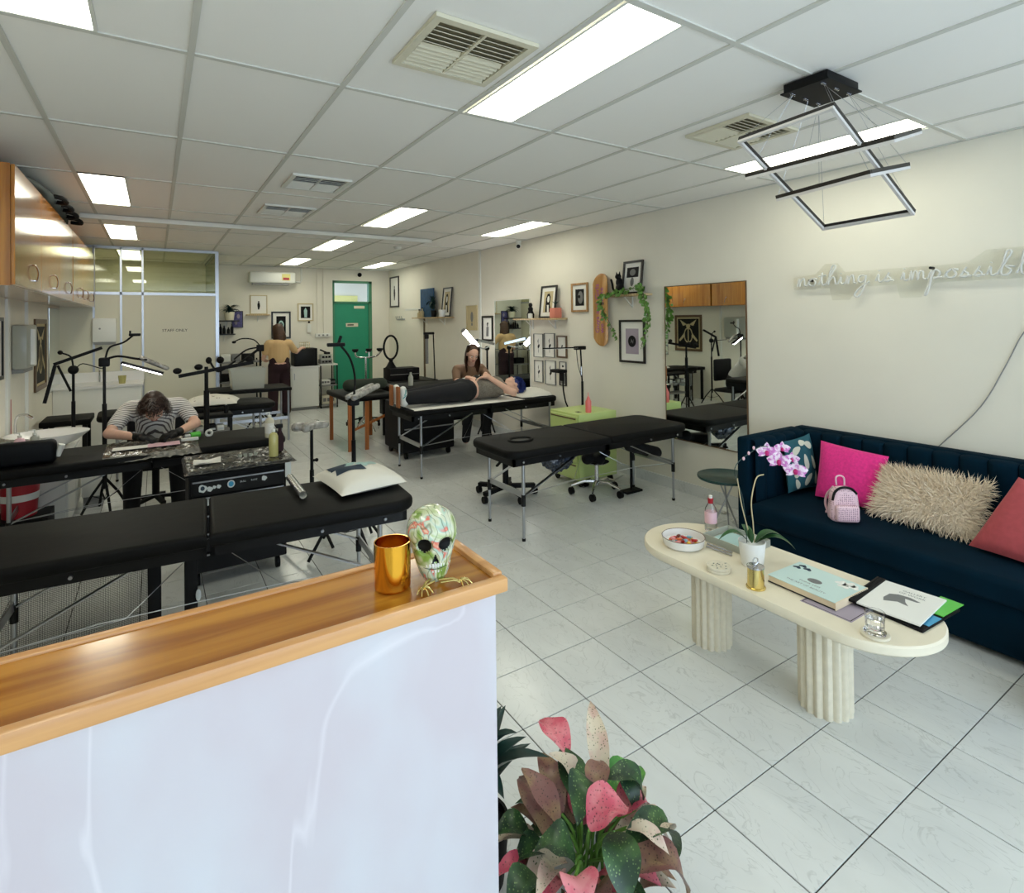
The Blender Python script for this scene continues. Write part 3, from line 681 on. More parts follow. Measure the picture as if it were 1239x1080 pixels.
for i, (y0, y1, z0, z1, l) in enumerate(((6.0, 5.79, 1.165, 1.47, 'upper left of the four pinned drawings'), (5.76, 5.545, 1.175, 1.48, 'upper right of the four pinned drawings'), (5.99, 5.80, .84, 1.125, 'lower left of the four pinned drawings'), (5.75, 5.53, .83, 1.135, 'lower right of the four pinned drawings'))):
    rw('thin-framed botanical drawing, '+l, y0, y1, z0, z1, fm='greyp', fw=.006, mw=.03, artmat='print', group='pinned drawings on the right wall', name='pinned_drawing', cat='drawing',
       art=(('p', 'ink', 0, 0, [(-.1, -.4), (.35, -.1), (.4, .1), (.05, .15), (-.3, -.1)]), ('p', 'greyp', 0, 0, [(0, .1), (.06, .8), (-.3, .5)]), ('r', 'ink', 0, -.6, .05, .2)))
rw('brown-framed bird drawing right of the four pinned drawings', 5.50, 5.30, 1.18, 1.455, fm='brownf', fw=.02, mw=.03, artmat='print', art=(('p', 'ink', 0, 0, [(-.4, -.4), (.3, 0), (.4, .3), (-.1, .2)]),))
rw('tiny square framed eye print above the small black one', 5.45, 5.32, 1.02, 1.135, fm='greyp', fw=.008, mw=.01, artmat='print', art=(('e', 'ink', 0, 0, .4, .35),))
rw('tiny black-framed print lowest on the wall of drawings', 5.45, 5.32, .84, 1.01, fm='blackf', fw=.012, mw=.01, artmat='greyp', art=(('e', 'print', 0, 0, .5, .5),))
rw('large black-framed print of a dark circle on lilac below the ivy shelf', 4.39, 4.02, 1.19, 1.64, fw=.022, mw=.07, artmat='purplep', art=(('e', 'ink', 0, 0, .62, .46), ('p', 'greyp', 0, 0, [(-.2, -.2), (-.1, .2), (.1, -.05), (.25, .2), (.15, -.2), (-.02, .02)])))
bw('light-framed small print standing on the little back wall shelf', 1.50, 1.80, 1.82, 2.18, fm='tanp', fw=.014, mw=.05, artmat='print', art=figure)
bw('large black-framed print behind the standing person', 1.87, 2.22, 1.35, 1.87, fw=.03, mw=.06, artmat='ink', art=(('e', 'tealp', 0, 0, .6, .5), ('e', 'ink', 0, 0, .35, .3), ('e', 'greyp', 0, .05, .18, .16)))
bw('tan-framed bust portrait on the back wall near the trunking', 2.35, 2.65, 1.68, 2.03, fm='tanp', fw=.02, mw=.04, artmat='ink', art=(('p', 'tealp', 0, 0, [(-.25, -.9), (-.35, .3), (0, .8), (.35, .3), (.3, -.9)]),))
bw('violet print in a dark frame behind the hanging plant', 1.19, 1.38, 1.57, 1.88, fm='blackf', fw=.012, mw=.0, artmat='lavp', art=(('e', 'purplep', .2, .4, .3, .3), ('e', 'purplep', -.3, -.4, .3, .3)))
beetle = (('e', 'tanp', 0, -.15, .42, .55), ('e', 'ink', 0, -.15, .34, .46), ('e', 'tanp', 0, .5, .2, .14), ('p', 'tanp', 0, 0, [(-.1, .6), (-.8, .95), (-.5, .5)]), ('p', 'tanp', 0, 0, [(.1, .6), (.8, .95), (.5, .5)]), ('r', 'tanp', 0, -.15, .05, .5), ('p', 'tanp', 0, 0, [(-.4, 0), (-.9, -.5), (-.8, -.6), (-.3, -.2)]), ('p', 'tanp', 0, 0, [(.4, 0), (.9, -.5), (.8, -.6), (.3, -.2)]))
lw('dark beetle print in a brown frame on the left wall', 7.45, 8.15, .96, 1.72, fm='brownf', fw=.05, mw=.03, mat_='tanp', artmat='ink', art=beetle)
lw('dark-framed picture at the left edge under the cabinets', 5.40, 6.02, 1.22, 1.72, fw=.03, mw=.05, artmat='greyp', art=figure)

def mirror(label, y0, y1, z0, z1, side=1, frame='silver'):
    t = thing('wall_mirror', label, 'mirror', (XR if side > 0 else XL, (y0+y1)/2, z0))
    a, c = (XR-.012, XR-.002) if side > 0 else (XL+.002, XL+.012); fr = MB(); e = .008
    gx0, gx1 = (a-.001, c) if side > 0 else (a, c+.001)
    MB().box(gx0, gx1, y0+e, y1-e, z0+e, z1-e).build('mirror_glass', 'mirror', t, world=True, smooth=False)
    fr.box(a-.003, c, y0, y0+e, z0, z1).box(a-.003, c, y1-e, y1, z0, z1).box(a-.003, c, y0+e, y1-e, z0, z0+e).box(a-.003, c, y0+e, y1-e, z1-e, z1)
    fr.build('frame', frame, t, world=True)
mirror('tall frameless wall mirror beside the teal sofa', 2.86, 3.755, .49, 1.965, frame='brownf')
mirror('wall mirror behind the client beside the shelf with a pink pot', 6.08, 7.0, .62, 1.94, frame='white')
mirror('narrow wall mirror on the left wall near the partition', 8.35, 9.2, .86, 1.86, -1)

# ------------------------------------------------------------------ right wall shelves and their things
def shelf(label, loc, rotz, L, dpt, brackets=2, mt='shelfw'):
    t = thing('wall_shelf', label, 'shelf', loc, rotz)
    MB().box(-L/2, L/2, -dpt, 0, 0, .022, .003).build('board', mt, t)
    for k in range(brackets):
        x = -L/2+L*(k+.5)/brackets if brackets > 1 else 0
        MB().box(x-.01, x+.01, -.008, 0, -.12, 0).bar((x, -.004, -.11), (x, -dpt*.7, -.005), .012, .006).build('bracket', 'white', t)
shelf('pale wall shelf farthest along the right wall, with a blue canvas', (XR, 9.05, 1.70), R(-90), 1.45, .16)
shelf('pale wall shelf above the four pinned drawings', (XR, 5.78, 1.65), R(-90), .98, .16)
shelf('light wood shelf carrying the black cat and trailing ivy', (XR, 4.20, 1.885), R(-90), .56, .17, 1)
shelf('little shelf on the back wall under a small framed print', (1.63, YB, 1.795), 0, .40, .10, 1)
shelf('dark shelf of small bottles behind the partition post', (1.06, YB, 1.44), 0, .36, .12, 1, 'blackf')
shelf('shelf holding the potted fern on the back wall', (1.10, YB, 1.685), 0, .40, .2, 1, 'blackf')
t = thing('blue_canvas', 'blue painted canvas leaning at the left of the far shelf', 'painting', (XR-.05, 9.28, 1.722), rotz=R(-90))
MB().box(-.29, .29, -.02, 0, 0, .52, .004).build('canvas', 'bluep', t); MB().lathe([(0, 0), (.12, .0), (.1, .005), (0, .006)], (0, 0, 0), 16).T
framed('black-framed portrait print leaning on the far shelf', (XR-.07, 8.50, 1.722), R(-90), .34, .50, tilt=R(-6), mw=.05, artmat='greyp', art=portrait)
framed('black-framed portrait of a dark-haired figure leaning above the pinned drawings', (XR-.08, 5.60, 1.672), R(-90), .33, .41, tilt=R(-7), mw=.05, artmat='tanp', art=portrait[1:])
framed('black-framed double print leaning behind the black cat', (XR-.06, 4.15, 1.907), R(-90), .28, .35, tilt=R(-7), mw=.035, artmat='print', art=(('r', 'ink', 0, .45, 1, .45), ('e', 'greyp', 0, .45, .5, .3), ('e', 'greyp', 0, -.4, .3, .4)))
def pot(t, c, r, h, mt='potw', taper=.8):
    x, y, z = c
    MB().lathe([(r*taper*.9, 0), (r*taper, .004), (r, h-.004), (r*.98, h), (r*.88, h), (r*.86, h-.02), (0, h-.02)], c, 22).build('pot', mt, t, world=True)
def leaf_mb(mb, base, tip, w, n=7, droop=.2, up=(0, 0, 1), fold=.15, wave=0):
    """a leaf blade: two rows either side of a midrib, pointed at the tip"""
    b = Vector(base); t = Vector(tip); d = t-b; L = d.length; side = d.cross(Vector(up))
    side = side.normalized() if side.length > 1e-6 else Vector((1, 0, 0)); nrm = side.cross(d).normalized()
    vs = []
    for i in range(n):
        s_ = i/(n-1); c = b+d*s_+nrm*(droop*L*4*s_*(1-s_))
        ww = w*sin(pi*min(1, s_*.96+.04))**.8*(1-.25*s_)
        wv = nrm*(wave*w*sin(s_*11))
        vs += [c-side*ww/2+nrm*fold*ww+wv, c, c+side*ww/2+nrm*fold*ww-wv]
    fs = []
    for i in range(n-1):
        o = 3*i; fs += [(o, o+1, o+4, o+3), (o+1, o+2, o+5, o+4)]
    return mb.add(vs, fs)
t = thing('potted_plant', 'dark bushy plant on the far shelf in front of the blue canvas', 'plant', (XR-.09, 8.95, 1.722)); pot(t, (XR-.09, 8.95, 1.722), .05, .12, 'ink')
b = MB()
for k in range(60):
    a = random.uniform(0, 2*pi); e = random.uniform(.1, 1.3); r = random.uniform(.08, .2); p = Vector((XR-.10, 8.95, 1.85))
    leaf_mb(b, p+Vector((cos(a)*.02, sin(a)*.02, random.uniform(0, .15))), p+Vector((max(-.9, min(.35, cos(a)*cos(e)))*r*.6, sin(a)*cos(e)*r, sin(e)*r*1.5)), .04, 5)
b.build('foliage', 'leafd', t, world=True, kind='stuff')
t = thing('white_pot', 'small white pot on the far shelf before the framed portrait', 'pot', (XR-.12, 8.55, 1.722)); pot(t, (XR-.12, 8.55, 1.722), .06, .12)
for i, (y, h, r) in enumerate(((9.55, .13, .04), (9.42, .16, .035))):
    t = thing('shelf_bottle', ('short ' if i == 0 else 'taller ')+'amber glass bottle at the left end of the far shelf', 'bottle', (XR-.10, y, 1.722))
    MB().lathe([(r, 0), (r, h*.6), (r*.4, h*.8), (r*.4, h), (0, h)], (XR-.10, y, 1.722), 14).build('body', 'tanp', t, world=True)
    MB().lathe([(r*.45, h), (r*.45, h+.02), (0, h+.02)], (XR-.10, y, 1.722), 12).build('cap', 'ink', t, world=True)
# figure bottle, pink pot
t = thing('black_figurine', 'black figurine bottle on the shelf above the pinned drawings', 'figurine', (XR-.09, 5.95, 1.672))
MB().lathe([(.045, 0), (.05, .05), (.03, .1), (.035, .13), (.02, .15), (.028, .175), (.018, .2), (0, .205)], (XR-.09, 5.95, 1.672), 16).build('body', 'ink', t, world=True)
MB().lathe([(.03, .0), (.03, .06), (0, .065)], (XR-.13, 5.90, 1.672), 14).build('white_base', 'white', t, world=True)
t = thing('pink_plant_pot', 'pink terracotta pot with a spiky plant on the middle shelf', 'plant', (XR-.10, 5.40, 1.672))
MB().box(XR-.155, XR-.045, 5.345, 5.455, 1.672, 1.795, .01).build('pot', 'terracotta', t, world=True)
b = MB()
for k in range(12): a = 2*pi*k/12; leaf_mb(b, (XR-.10, 5.40, 1.79), (XR-.10+.05*cos(a), 5.40+.07*sin(a), 1.87+.01*(k % 3)), .014, 5, fold=.3)
b.build('foliage', 'leafd', t, world=True)
# skateboard deck
t = thing('skateboard_deck', 'maple skateboard deck with purple script hung upright on the right wall', 'skateboard', (XR-.02, 4.64, 1.35))
pts = []
for k in range(40):
    a = 2*pi*k/40; pts.append((.115*cos(a), .405+(.29 if sin(a) >= 0 else -.29)+.115*sin(a)))
vs = []; n = len(pts)
for dx in (0, .011):
    for (y, z) in pts: lift = .05*max(0, abs(z-.405)-.27)/.13; vs.append((XR-.055-dx+lift*.6+.02*(y/.115)**2*0, 4.64-y, 1.35+z))
MB().add(vs, [tuple(range(n)), tuple(range(2*n-1, n-1, -1))]+[(i, n+i, n+(i+1) % n, (i+1) % n) for i in range(n)]).build('deck', 'skatew', t, world=True, smooth=False)
for dy, z0, tx in ((.035, 1.77, 'Guys and Girls'), (-.035, 1.75, 'we love skate')):
    text_mb(MB(), tx, .092, (XR-.0665, 4.64+dy, z0), (0, 0, 1), (0, -1, 0) if False else (0, 1, 0), .0).build('script_lettering', 'magenta', t, world=True, smooth=False)
MB().box(XR-.045, XR-.001, 4.62, 4.66, 1.70, 1.72).build('wall_hook', 'alu', t, world=True)
# cat figurine
t = thing('cat_figurine', 'black sitting cat figurine with raised tail on the ivy shelf', 'figurine', (XR-.10, 4.30, 1.907))
b = MB(); c = Vector((XR-.10, 4.28, 1.907))
b.ball(c+Vector((0, 0, .06)), .04, .055, .065).ball(c+Vector((0, .01, .13)), .032, .04, .055).ball(c+Vector((-.01, .015, .19)), .032, .034, .030)
for s in (-1, 1): b.cyl(c+Vector((-.01, .015+s*.018, .21)), c+Vector((-.01, .015+s*.024, .245)), .012, .001, 8)
b.build('body', 'ink', t, world=True)
MB().tube([c+Vector((0, .05, .02)), c+Vector((0, .10, .06)), c+Vector((0, .115, .12)), c+Vector((0, .135, .17))], .012, 8, smooth=4).build('tail', 'ink', t, world=True)
MB().box(XR-.145, XR-.05, 4.02, 4.40, 1.9075, 1.925).build('tray', 'ink', t, world=True)
# ivy
t = thing('trailing_ivy', 'ivy plant trailing down both ends of the cat shelf', 'plant', (XR-.09, 4.02, 1.907)); pot(t, (XR-.09, 3.99, 1.926), .04, .05, 'ink')
for name, path in (('vine', [(XR-.10, 4.0, 1.98), (XR-.16, 3.93, 1.97), (XR-.18, 3.86, 1.85), (XR-.16, 3.84, 1.68), (XR-.15, 3.87, 1.52), (XR-.14, 3.95, 1.38)]),
                   ('vine', [(XR-.10, 4.02, 1.97), (XR-.19, 4.2, 1.94), (XR-.19, 4.46, 1.90), (XR-.16, 4.48, 1.76), (XR-.12, 4.43, 1.62), (XR-.08, 4.36, 1.45)])):
    pp = catmull([Vector(p) for p in path], 8); MB().tube(pp, .003, 5).build(name, 'stem', t, world=True)
    b = MB()
    for i, p in enumerate(pp[4:]):
        for k in range(4 if i < 26 else 2):
            a = random.uniform(0, 2*pi); sz = random.uniform(.030, .052)*(1 if i < 24 else .7)
            q = p+Vector((random.uniform(-.02, .02), random.uniform(-.03, .03), random.uniform(-.02, .01)))
            tip = q+Vector((-.012-.02*random.random(), cos(a)*sz*.8, sin(a)*sz*.6-.02))
            leaf_mb(b, q, tip, sz, 4, .1, up=(1, 0, .2))
    b.build('ivy_leaves', 'leafl', t, world=True, kind='stuff')
t = thing('coat_hooks', 'small row of metal coat hooks on the far right wall', 'hooks', (XR, 10.7, 1.68))
b = MB().box(XR-.012, XR-.001, 10.5, 10.9, 1.68, 1.71)
for k in range(4): y = 10.55+.1*k; b.tube([(XR-.012, y, 1.695), (XR-.05, y, 1.70), (XR-.06, y, 1.76)], .006, 6)
b.build('hooks', 'alu', t, world=True)
d3 = new_empty('door_3', (XR, 10.3, 0)); struct(d3)
MB().box(XR-.010, XR-.001, 9.58, 10.42, .01, 1.86).build('door_leaf', 'wall', d3, world=True)
MB().box(XR-.014, XR-.001, 9.52, 9.572, .0, 1.90).build('door_gap', 'brownf', d3, world=True); MB().box(XR-.016, XR-.001, 9.52, 10.45, 1.865, 1.90).build('door_head', 'white', d3, world=True)

# neon sign
t = thing('neon_sign', 'unlit white script neon sign on clear backing above the teal sofa', 'sign', (XR-.02, 1.6, 1.9))
G = {'n': ([(0, 0), (.05, .5), (.12, .9), (.12, .0), (.2, .6), (.36, .95), (.42, .6), (.42, .1), (.55, .05)], .6),
     'o': ([(0, .05), (.08, .5), (.3, .9), (.1, .6), (.1, .15), (.3, 0), (.46, .35), (.35, .85), (.55, .75)], .6),
     't': ([(0, .1), (.15, .6), (.24, 1.5), (.2, .4), (.28, .0), (.42, .15)], .45), 'T': ([(.02, 1.05), (.45, 1.15)], 0),
     'h': ([(0, .1), (.3, 1.3), (.52, 2.1), (.36, 2.2), (.2, 1.2), (.1, 0), (.2, .6), (.4, .9), (.48, .5), (.5, .05), (.62, .1)], .65),
     'i': ([(0, .1), (.14, .85), (.14, .2), (.22, 0), (.36, .15)], .38), 'I': ([(.16, 1.2), (.18, 1.26)], 0),
     'g': ([(.4, .8), (.15, .8), (.05, .3), (.2, .05), (.4, .4), (.42, .8), (.34, -.4), (.05, -1.5), (-.15, -1.3), (.1, -.6), (.6, .1)], .62),
     's': ([(0, .05), (.25, .95), (.18, .6), (.32, .3), (.2, 0), (.05, .12), (.45, .1)], .5),
     'm': ([(0, 0), (.08, .9), (.1, 0), (.2, .8), (.32, .8), (.34, 0), (.44, .8), (.58, .8), (.6, .1), (.75, .05)], .8),
     'p': ([(0, .1), (.15, .9), (.06, -.4), (-.16, -1.5), (-.05, -1.45), (.16, .3), (.3, .9), (.48, .6), (.35, .08), (.2, .1), (.6, .12)], .65),
     'b': ([(0, .1), (.3, 1.3), (.5, 2.1), (.34, 2.2), (.2, 1.1), (.12, .1), (.32, .0), (.46, .4), (.3, .8), (.6, .7)], .65),
     'l': ([(0, .1), (.3, 1.4), (.46, 2.1), (.3, 2.2), (.16, .8), (.2, 0), (.42, .15)], .45),
     'e': ([(0, .15), (.3, .5), (.3, .85), (.14, .8), (.08, .3), (.24, 0), (.5, .15)], .5)}
yc = 2.395; u = .165; h = .062
text = 'nothing is impossible'; wtot = sum(G[c][1] if c != ' ' else .28 for c in text)
u = 1.42/wtot
b = MB(); first = []
for ch in text:
    if ch == ' ': yc -= .28*u; continue
    for key in (ch, ch.upper() if ch in 'ti' else None):
        if key:
            pts = [(XR-.045, yc-px*u, 1.885+pz*h) for px, pz in G[key][0]]
            MB().tube(pts, .0065, 6, smooth=5).build('neon_tube', 'neon', t, world=True, ang=80)
    yc -= G[ch][1]*u
b = MB()
out = [(2.43, 1.86), (2.43, 1.955), (2.26, 1.97), (2.19, 2.04), (2.10, 2.04), (2.05, 1.97), (1.33, 1.97), (1.24, 2.04), (.98, 2.04), (.88, 1.97), (.88, 1.86), (1.5, 1.86), (1.58, 1.77), (1.70, 1.77), (1.72, 1.86), (1.95, 1.86), (2.02, 1.77), (2.14, 1.77), (2.16, 1.86)]
n = len(out); b.add([(XR-.034, y, z) for y, z in out]+[(XR-.030, y, z) for y, z in out], [tuple(range(n)), tuple(range(2*n-1, n-1, -1))]+[(i, n+i, n+(i+1) % n, (i+1) % n) for i in range(n)]).build('backing', 'acrylic', t, world=True, smooth=False)
for y, z in ((2.30, 1.925), (1.52, 1.955), (.95, 1.92)): MB().cyl((XR, y, z), (XR-.05, y, z), .009, n=8).build('standoff', 'ink', t, world=True)
t = thing('sign_cable', 'thin pale cable hanging down the wall behind the sofa', 'cable', (XR-.01, 1.2, .8))
MB().tube([(XR-.01, .55, 1.84), (XR-.01, .95, 1.72), (XR-.01, 1.08, 1.55), (XR-.01, 1.17, 1.34), (XR-.01, 1.29, 1.09), (XR-.01, 1.5, .82), (XR-.01, 1.6, .7)], .0035, 6, smooth=6).build('cord', 'grey', t, world=True)

# ------------------------------------------------------------------ pendant lamp
t = thing('pendant_lamp', 'modern black pendant of nested square LED frames hanging from the ceiling', 'lamp', (2.59, 1.36, ZC))
MB().box(2.455, 2.725, 1.26, 1.46, ZC-.045, ZC-.004, .003).box(2.445, 2.735, 1.25, 1.47, ZC-.05, ZC-.044).build('canopy', 'ink', t, world=True)
for sx in (2.48, 2.59, 2.70):
    for sy in (1.29, 1.43):
        b = MB().box(sx-.018, sx+.018, sy-.004, sy+.004, ZC-.052, ZC-.0501)
        for q in (-.014, 0, .014): b.cyl((sx+q, sy, ZC-.058), (sx+q, sy, ZC-.05), .004, n=6)
        b.build('cable_gland', 'silver', t, world=True)
def led_frame(P, w=.014, h=.030):
    P = [Vector(p) for p in P]; n = (P[1]-P[0]).cross(P[2]-P[1]).normalized()
    if n.z < 0: n = -n
    b = MB(); c = MB()
    for i in range(4):
        a, e = P[i], P[(i+1) % 4]; d = (e-a).normalized()*w/2
        b.bar(a-d, e+d, w, h*.55, n); c.bar(a-d-n*h*.5, e+d-n*h*.5, w*.9, h*.42, n)
    o = b.build('frame', 'bronze', t, world=True); c.build('led_strip', 'ledoff', o, world=False) if False else c.build('led_strip', 'ledoff', t, world=True)
FA = [(2.239, 1.538, 2.462), (2.213, 1.116, 2.470), (2.961, 1.142, 2.137), (2.988, 1.564, 2.129)]
FB = [(2.45, 1.65, 2.35), (2.435, 1.005, 2.35), (2.93, 1.10, 2.498), (2.945, 1.63, 2.498)]
FC = [(2.61, 1.59, 2.25), (2.50, 1.12, 2.25), (2.88, 1.13, 2.338), (2.92, 1.55, 2.338)]
for F_ in (FA, FB, FC): led_frame(F_)
b = MB()
for F_ in (FA, FB, FC):
    for p in F_: q = Vector((max(2.48, min(2.70, p[0])), max(1.29, min(1.43, p[1])), ZC-.055)); b.cyl(p, q, .0009, n=4)
b.build('suspension_wire', 'alu', t, world=True)

# ------------------------------------------------------------------ wall cabinets (left)
cabs = [(4.25, 5.14, 1), (5.14, 6.03, 1), (6.03, 6.93, 1), (6.96, 7.90, 1), (7.90, 8.45, 1), (8.45, 9.2, 0)]
wh = ['nearest the camera', 'second from the near end', 'third from the near end', 'first past the dark joint', 'second past the dark joint', 'against the glazed partition']
for (y0, y1, hd), w in zip(cabs, wh):
    t = thing('wall_cabinet', 'varnished timber wall cabinet on the left, '+w, 'cabinet', (-.86, (y0+y1)/2, 1.885), group='timber wall cabinets on the left')
    MB().box(XL+.002, -.70, y0+.001, y1-.001, 1.885, 2.595).build('body', 'cab', t, world=True, smooth=False)
    ym = (y0+y1)/2
    dr = MB().box(-.699, -.68, y0+.003, y1-.003, 1.89, 2.59, .002, 1).build('door', 'cab', t, world=True)
    yy = y1-.32 if hd else ym
    MB().tube([(-.68, yy-.02, 2.05), (-.662, yy-.02, 2.045), (-.652, yy, 2.0), (-.662, yy+.02, 1.955), (-.68, yy+.02, 1.95)], .005, 8, smooth=4).build('handle', 'silver', dr, world=True)
M['bagdark'] = mat('slate_bag_cloth', s2l(40, 50, 50), .8)
t = thing('dark_bag', 'long dark cloth bag lying along the top of the wall cabinets', 'bag', (-.78, 6.0, 2.595))
def bagf(u, v):
    a = 2*pi*v; e = max(0, sin(pi*u))**.3; y = 4.75+2.3*u; r = (.055+.012*sin(u*23)+.008*sin(a*3+u*9))*e
    return (-.80+min(.14, max(-.14, cos(a)*.15))*e, y, 2.602+.058*e+r*sin(a))
MB().grid(bagf, 30, 14, cv=True).build('body', 'bagdark', t, world=True, ang=80)
for k in range(4): y = 5.6+.36*k; MB().tube([(-.72, y, 2.67), (-.62, y+.05, 2.665), (-.60, y+.12, 2.64), (-.68, y+.16, 2.65)], .018, 8, smooth=3).build('strap', 'ink', t, world=True)

# ================================================================== people
def chain_mb(limbs, balls=()):
    b = MB()
    for p0, p1, r0, r1 in limbs:
        p0 = Vector(p0); p1 = Vector(p1); L = (p1-p0).length; N = max(2, int(L/.03))
        b.ball(p0, r0, r0, r0, 16, 10).ball(p1, r1, r1, r1, 16, 10); b.cyl(p0, p1, r0, r1, 16)
    for c, rx, ry, rz, rot in balls:
        s = MB(); s.ball((0, 0, 0), rx, ry, rz, 18, 12); q = Euler(rot).to_matrix(); c = Vector(c)
        b.add([c+q @ Vector(v) for v in s.v], s.f)
    return b
def fuse(o, vox, it=3):
    m = o.modifiers.new('fuse', 'REMESH'); m.mode = 'VOXEL'; m.voxel_size = vox; m.use_smooth_shade = True
    s = o.modifiers.new('soften', 'SMOOTH'); s.factor = .6; s.iterations = it
    return o
def head(c, fwd, up, s=1.0):
    """balls of a head with face relief; c is the centre of the skull, fwd where the face looks"""
    c = Vector(c); f = Vector(fwd).normalized(); u = Vector(up); u = (u-f*u.dot(f)).normalized(); r = f.cross(u)
    Mx = Matrix((r, f, u)).transposed(); e = Mx.to_euler()
    P = lambda x, y, z: tuple(c+r*x*s+f*y*s+u*z*s)
    bl = [(P(0, -.012, .028), .076*s, .092*s, .088*s, e), (P(0, .02, -.035), .060*s, .068*s, .078*s, e), (P(0, .058, -.082), .024*s, .022*s, .020*s, e),
          (P(0, .086, -.012), .011*s, .018*s, .022*s, e), (P(0, .096, -.026), .014*s, .012*s, .010*s, e), (P(0, .074, .022), .05*s, .014*s, .010*s, e),
          (P(.036, .062, -.022), .022*s, .018*s, .016*s, e), (P(-.036, .062, -.022), .022*s, .018*s, .016*s, e), (P(.076, -.005, -.01), .010*s, .018*s, .028*s, e), (P(-.076, -.005, -.01), .010*s, .018*s, .028*s, e)]
    return bl, P, (r, f, u, e)
def face(t, P, fr, s=1.0):
    r, f, u, e = fr
    for sx in (-1, 1):
        o = chain_mb((), [(P(sx*.030, .080, .004), .013*s, .007*s, .006*s, e)]).build('eye', 'print', t, world=True); chain_mb((), [(P(sx*.030, .0855, .003), .006*s, .004*s, .006*s, e)]).build('iris', 'eye', t, world=True)
        MB().tube([P(sx*.014, .090, .022), P(sx*.030, .090, .028), P(sx*.048, .078, .022)], .003*s, 6).build('eyebrow', 'hair_brown', t, world=True)
    chain_mb((), [(P(0, .086, -.052), .022*s, .008*s, .006*s, e)]).build('mouth', 'lips', t, world=True)
def hand(wrist, d, palm_n, s=1.0, curl=.5, side=1):
    """palm, four fingers and a thumb as tapering chains; d points along the hand"""
    w = Vector(wrist); d = Vector(d).normalized(); n = Vector(palm_n); n = (n-d*n.dot(d)).normalized(); x = d.cross(n)*side
    li = [(w, w+d*.03*s, .024*s, .028*s)]
    for k, (o, L) in enumerate(((-.030, .062), (-.010, .075), (.010, .070), (.029, .055))):
        a = w+d*.03*s+x*o*.7*s; b = w+d*.085*s+x*o*s; li.append((a, b, .015*s, .012*s))
        c = b+(d*cos(curl)+n*sin(curl))*L*.5*s; e = c+(d*cos(curl*2)+n*sin(curl*2))*L*.5*s
        li += [(b, c, .0105*s, .0095*s), (c, e, .0095*s, .008*s)]
    a = w+d*.025*s-x*.022*s; b = a+(d*.6-x*.8).normalized()*.035*s; c = b+(d*.9-x*.2+n*.3).normalized()*.03*s
    li += [(a, b, .013*s, .011*s), (b, c, .011*s, .009*s)]
    return li
def hair_strands(b, roots, n, spread, rnd):
    pass

# 1: person leaning over the left table
t = thing('person', 'person in a striped T-shirt and black gloves leaning over plastic-wrapped table, drawing', 'person', (-.02, 5.95, 0))
hb, P, fr = head((-.01, 5.40, .975), (0.02, -.55, -.80), (0, -.75, .6), 1.05)
arms = [((-.20, 5.66, .93), (-.31, 5.42, .79), .050, .040), ((-.31, 5.42, .79), (-.12, 5.22, .775), .042, .028), ((.19, 5.66, .94), (.29, 5.47, .80), .050, .040), ((.29, 5.47, .80), (.14, 5.22, .775), .042, .028)]
li = arms+[((0, 5.60, .95), (-.005, 5.47, .965), .060, .055), ((-.17, 5.66, .92), (.17, 5.66, .92), .075, .075), ((0, 5.68, .88), (0, 5.92, .62), .135, .13), ((0, 5.93, .58), (0, 5.95, .52), .14, .15),
           ((-.08, 5.93, .50), (-.16, 5.55, .50), .085, .065), ((.08, 5.93, .50), (.16, 5.55, .50), .085, .065), ((-.16, 5.55, .50), (-.17, 5.62, .08), .060, .04), ((.16, 5.55, .50), (.17, 5.62, .08), .060, .04),
           ((-.17, 5.62, .05), (-.17, 5.47, .04), .04, .035), ((.17, 5.62, .05), (.17, 5.47, .04), .04, .035)]
li += hand((-.12, 5.22, .775), (.8, -.35, -.1), (0, 0, -1), 1, .5, 1)+hand((.14, 5.22, .775), (-.75, -.45, -.1), (0, 0, -1), 1, .6, -1)
fuse(chain_mb(li, hb).build('body', 'skin', t, world=True), .0075)
face(t, P, fr, 1.05)
fuse(chain_mb([((-.20, 5.66, .93), (-.27, 5.50, .84), .066, .060), ((.19, 5.66, .94), (.255, 5.54, .85), .066, .060), ((-.17, 5.66, .925), (.17, 5.66, .925), .088, .088), ((0, 5.68, .88), (0, 5.92, .64), .150, .148), ((-.05, 5.66, .9), (.05, 5.66, .9), .12, .12)]).build('tshirt', 'stripe', t, world=True), .011)
fuse(chain_mb([((0, 5.93, .60), (0, 5.95, .52), .155, .165), ((-.08, 5.93, .50), (-.16, 5.55, .50), .10, .078), ((.08, 5.93, .50), (.16, 5.55, .50), .10, .078), ((-.16, 5.55, .50), (-.17, 5.62, .10), .075, .06), ((.16, 5.55, .50), (.17, 5.62, .10), .075, .06)]).build('trousers', 'trouser', t, world=True), .013)
for sx in (-1, 1): fuse(chain_mb([((sx*.17, 5.63, .05), (sx*.17, 5.46, .045), .05, .042)]).build('shoe', 'ink', t, world=True), .012)
for w_, d_, sd in (((-.12, 5.22, .775), (.8, -.35, -.1), 1), ((.14, 5.22, .775), (-.75, -.45, -.1), -1)):
    g = [(a, b_, r0*1.16+.002, r1*1.16+.002) for a, b_, r0, r1 in hand(w_, d_, (0, 0, -1), 1, .5 if sd > 0 else .6, sd)]; w3 = Vector(w_); g.append((w3, w3-Vector(d_).normalized()*.03+Vector((0, .03, 0)), .031, .033))
    fuse(chain_mb(g).build('glove', 'glove', t, world=True), .005, 2)
r_h, f_h, u_h, e_h = fr
b = MB(); rnd = random.Random(3); hc = Vector(P(0, -.012, .028))
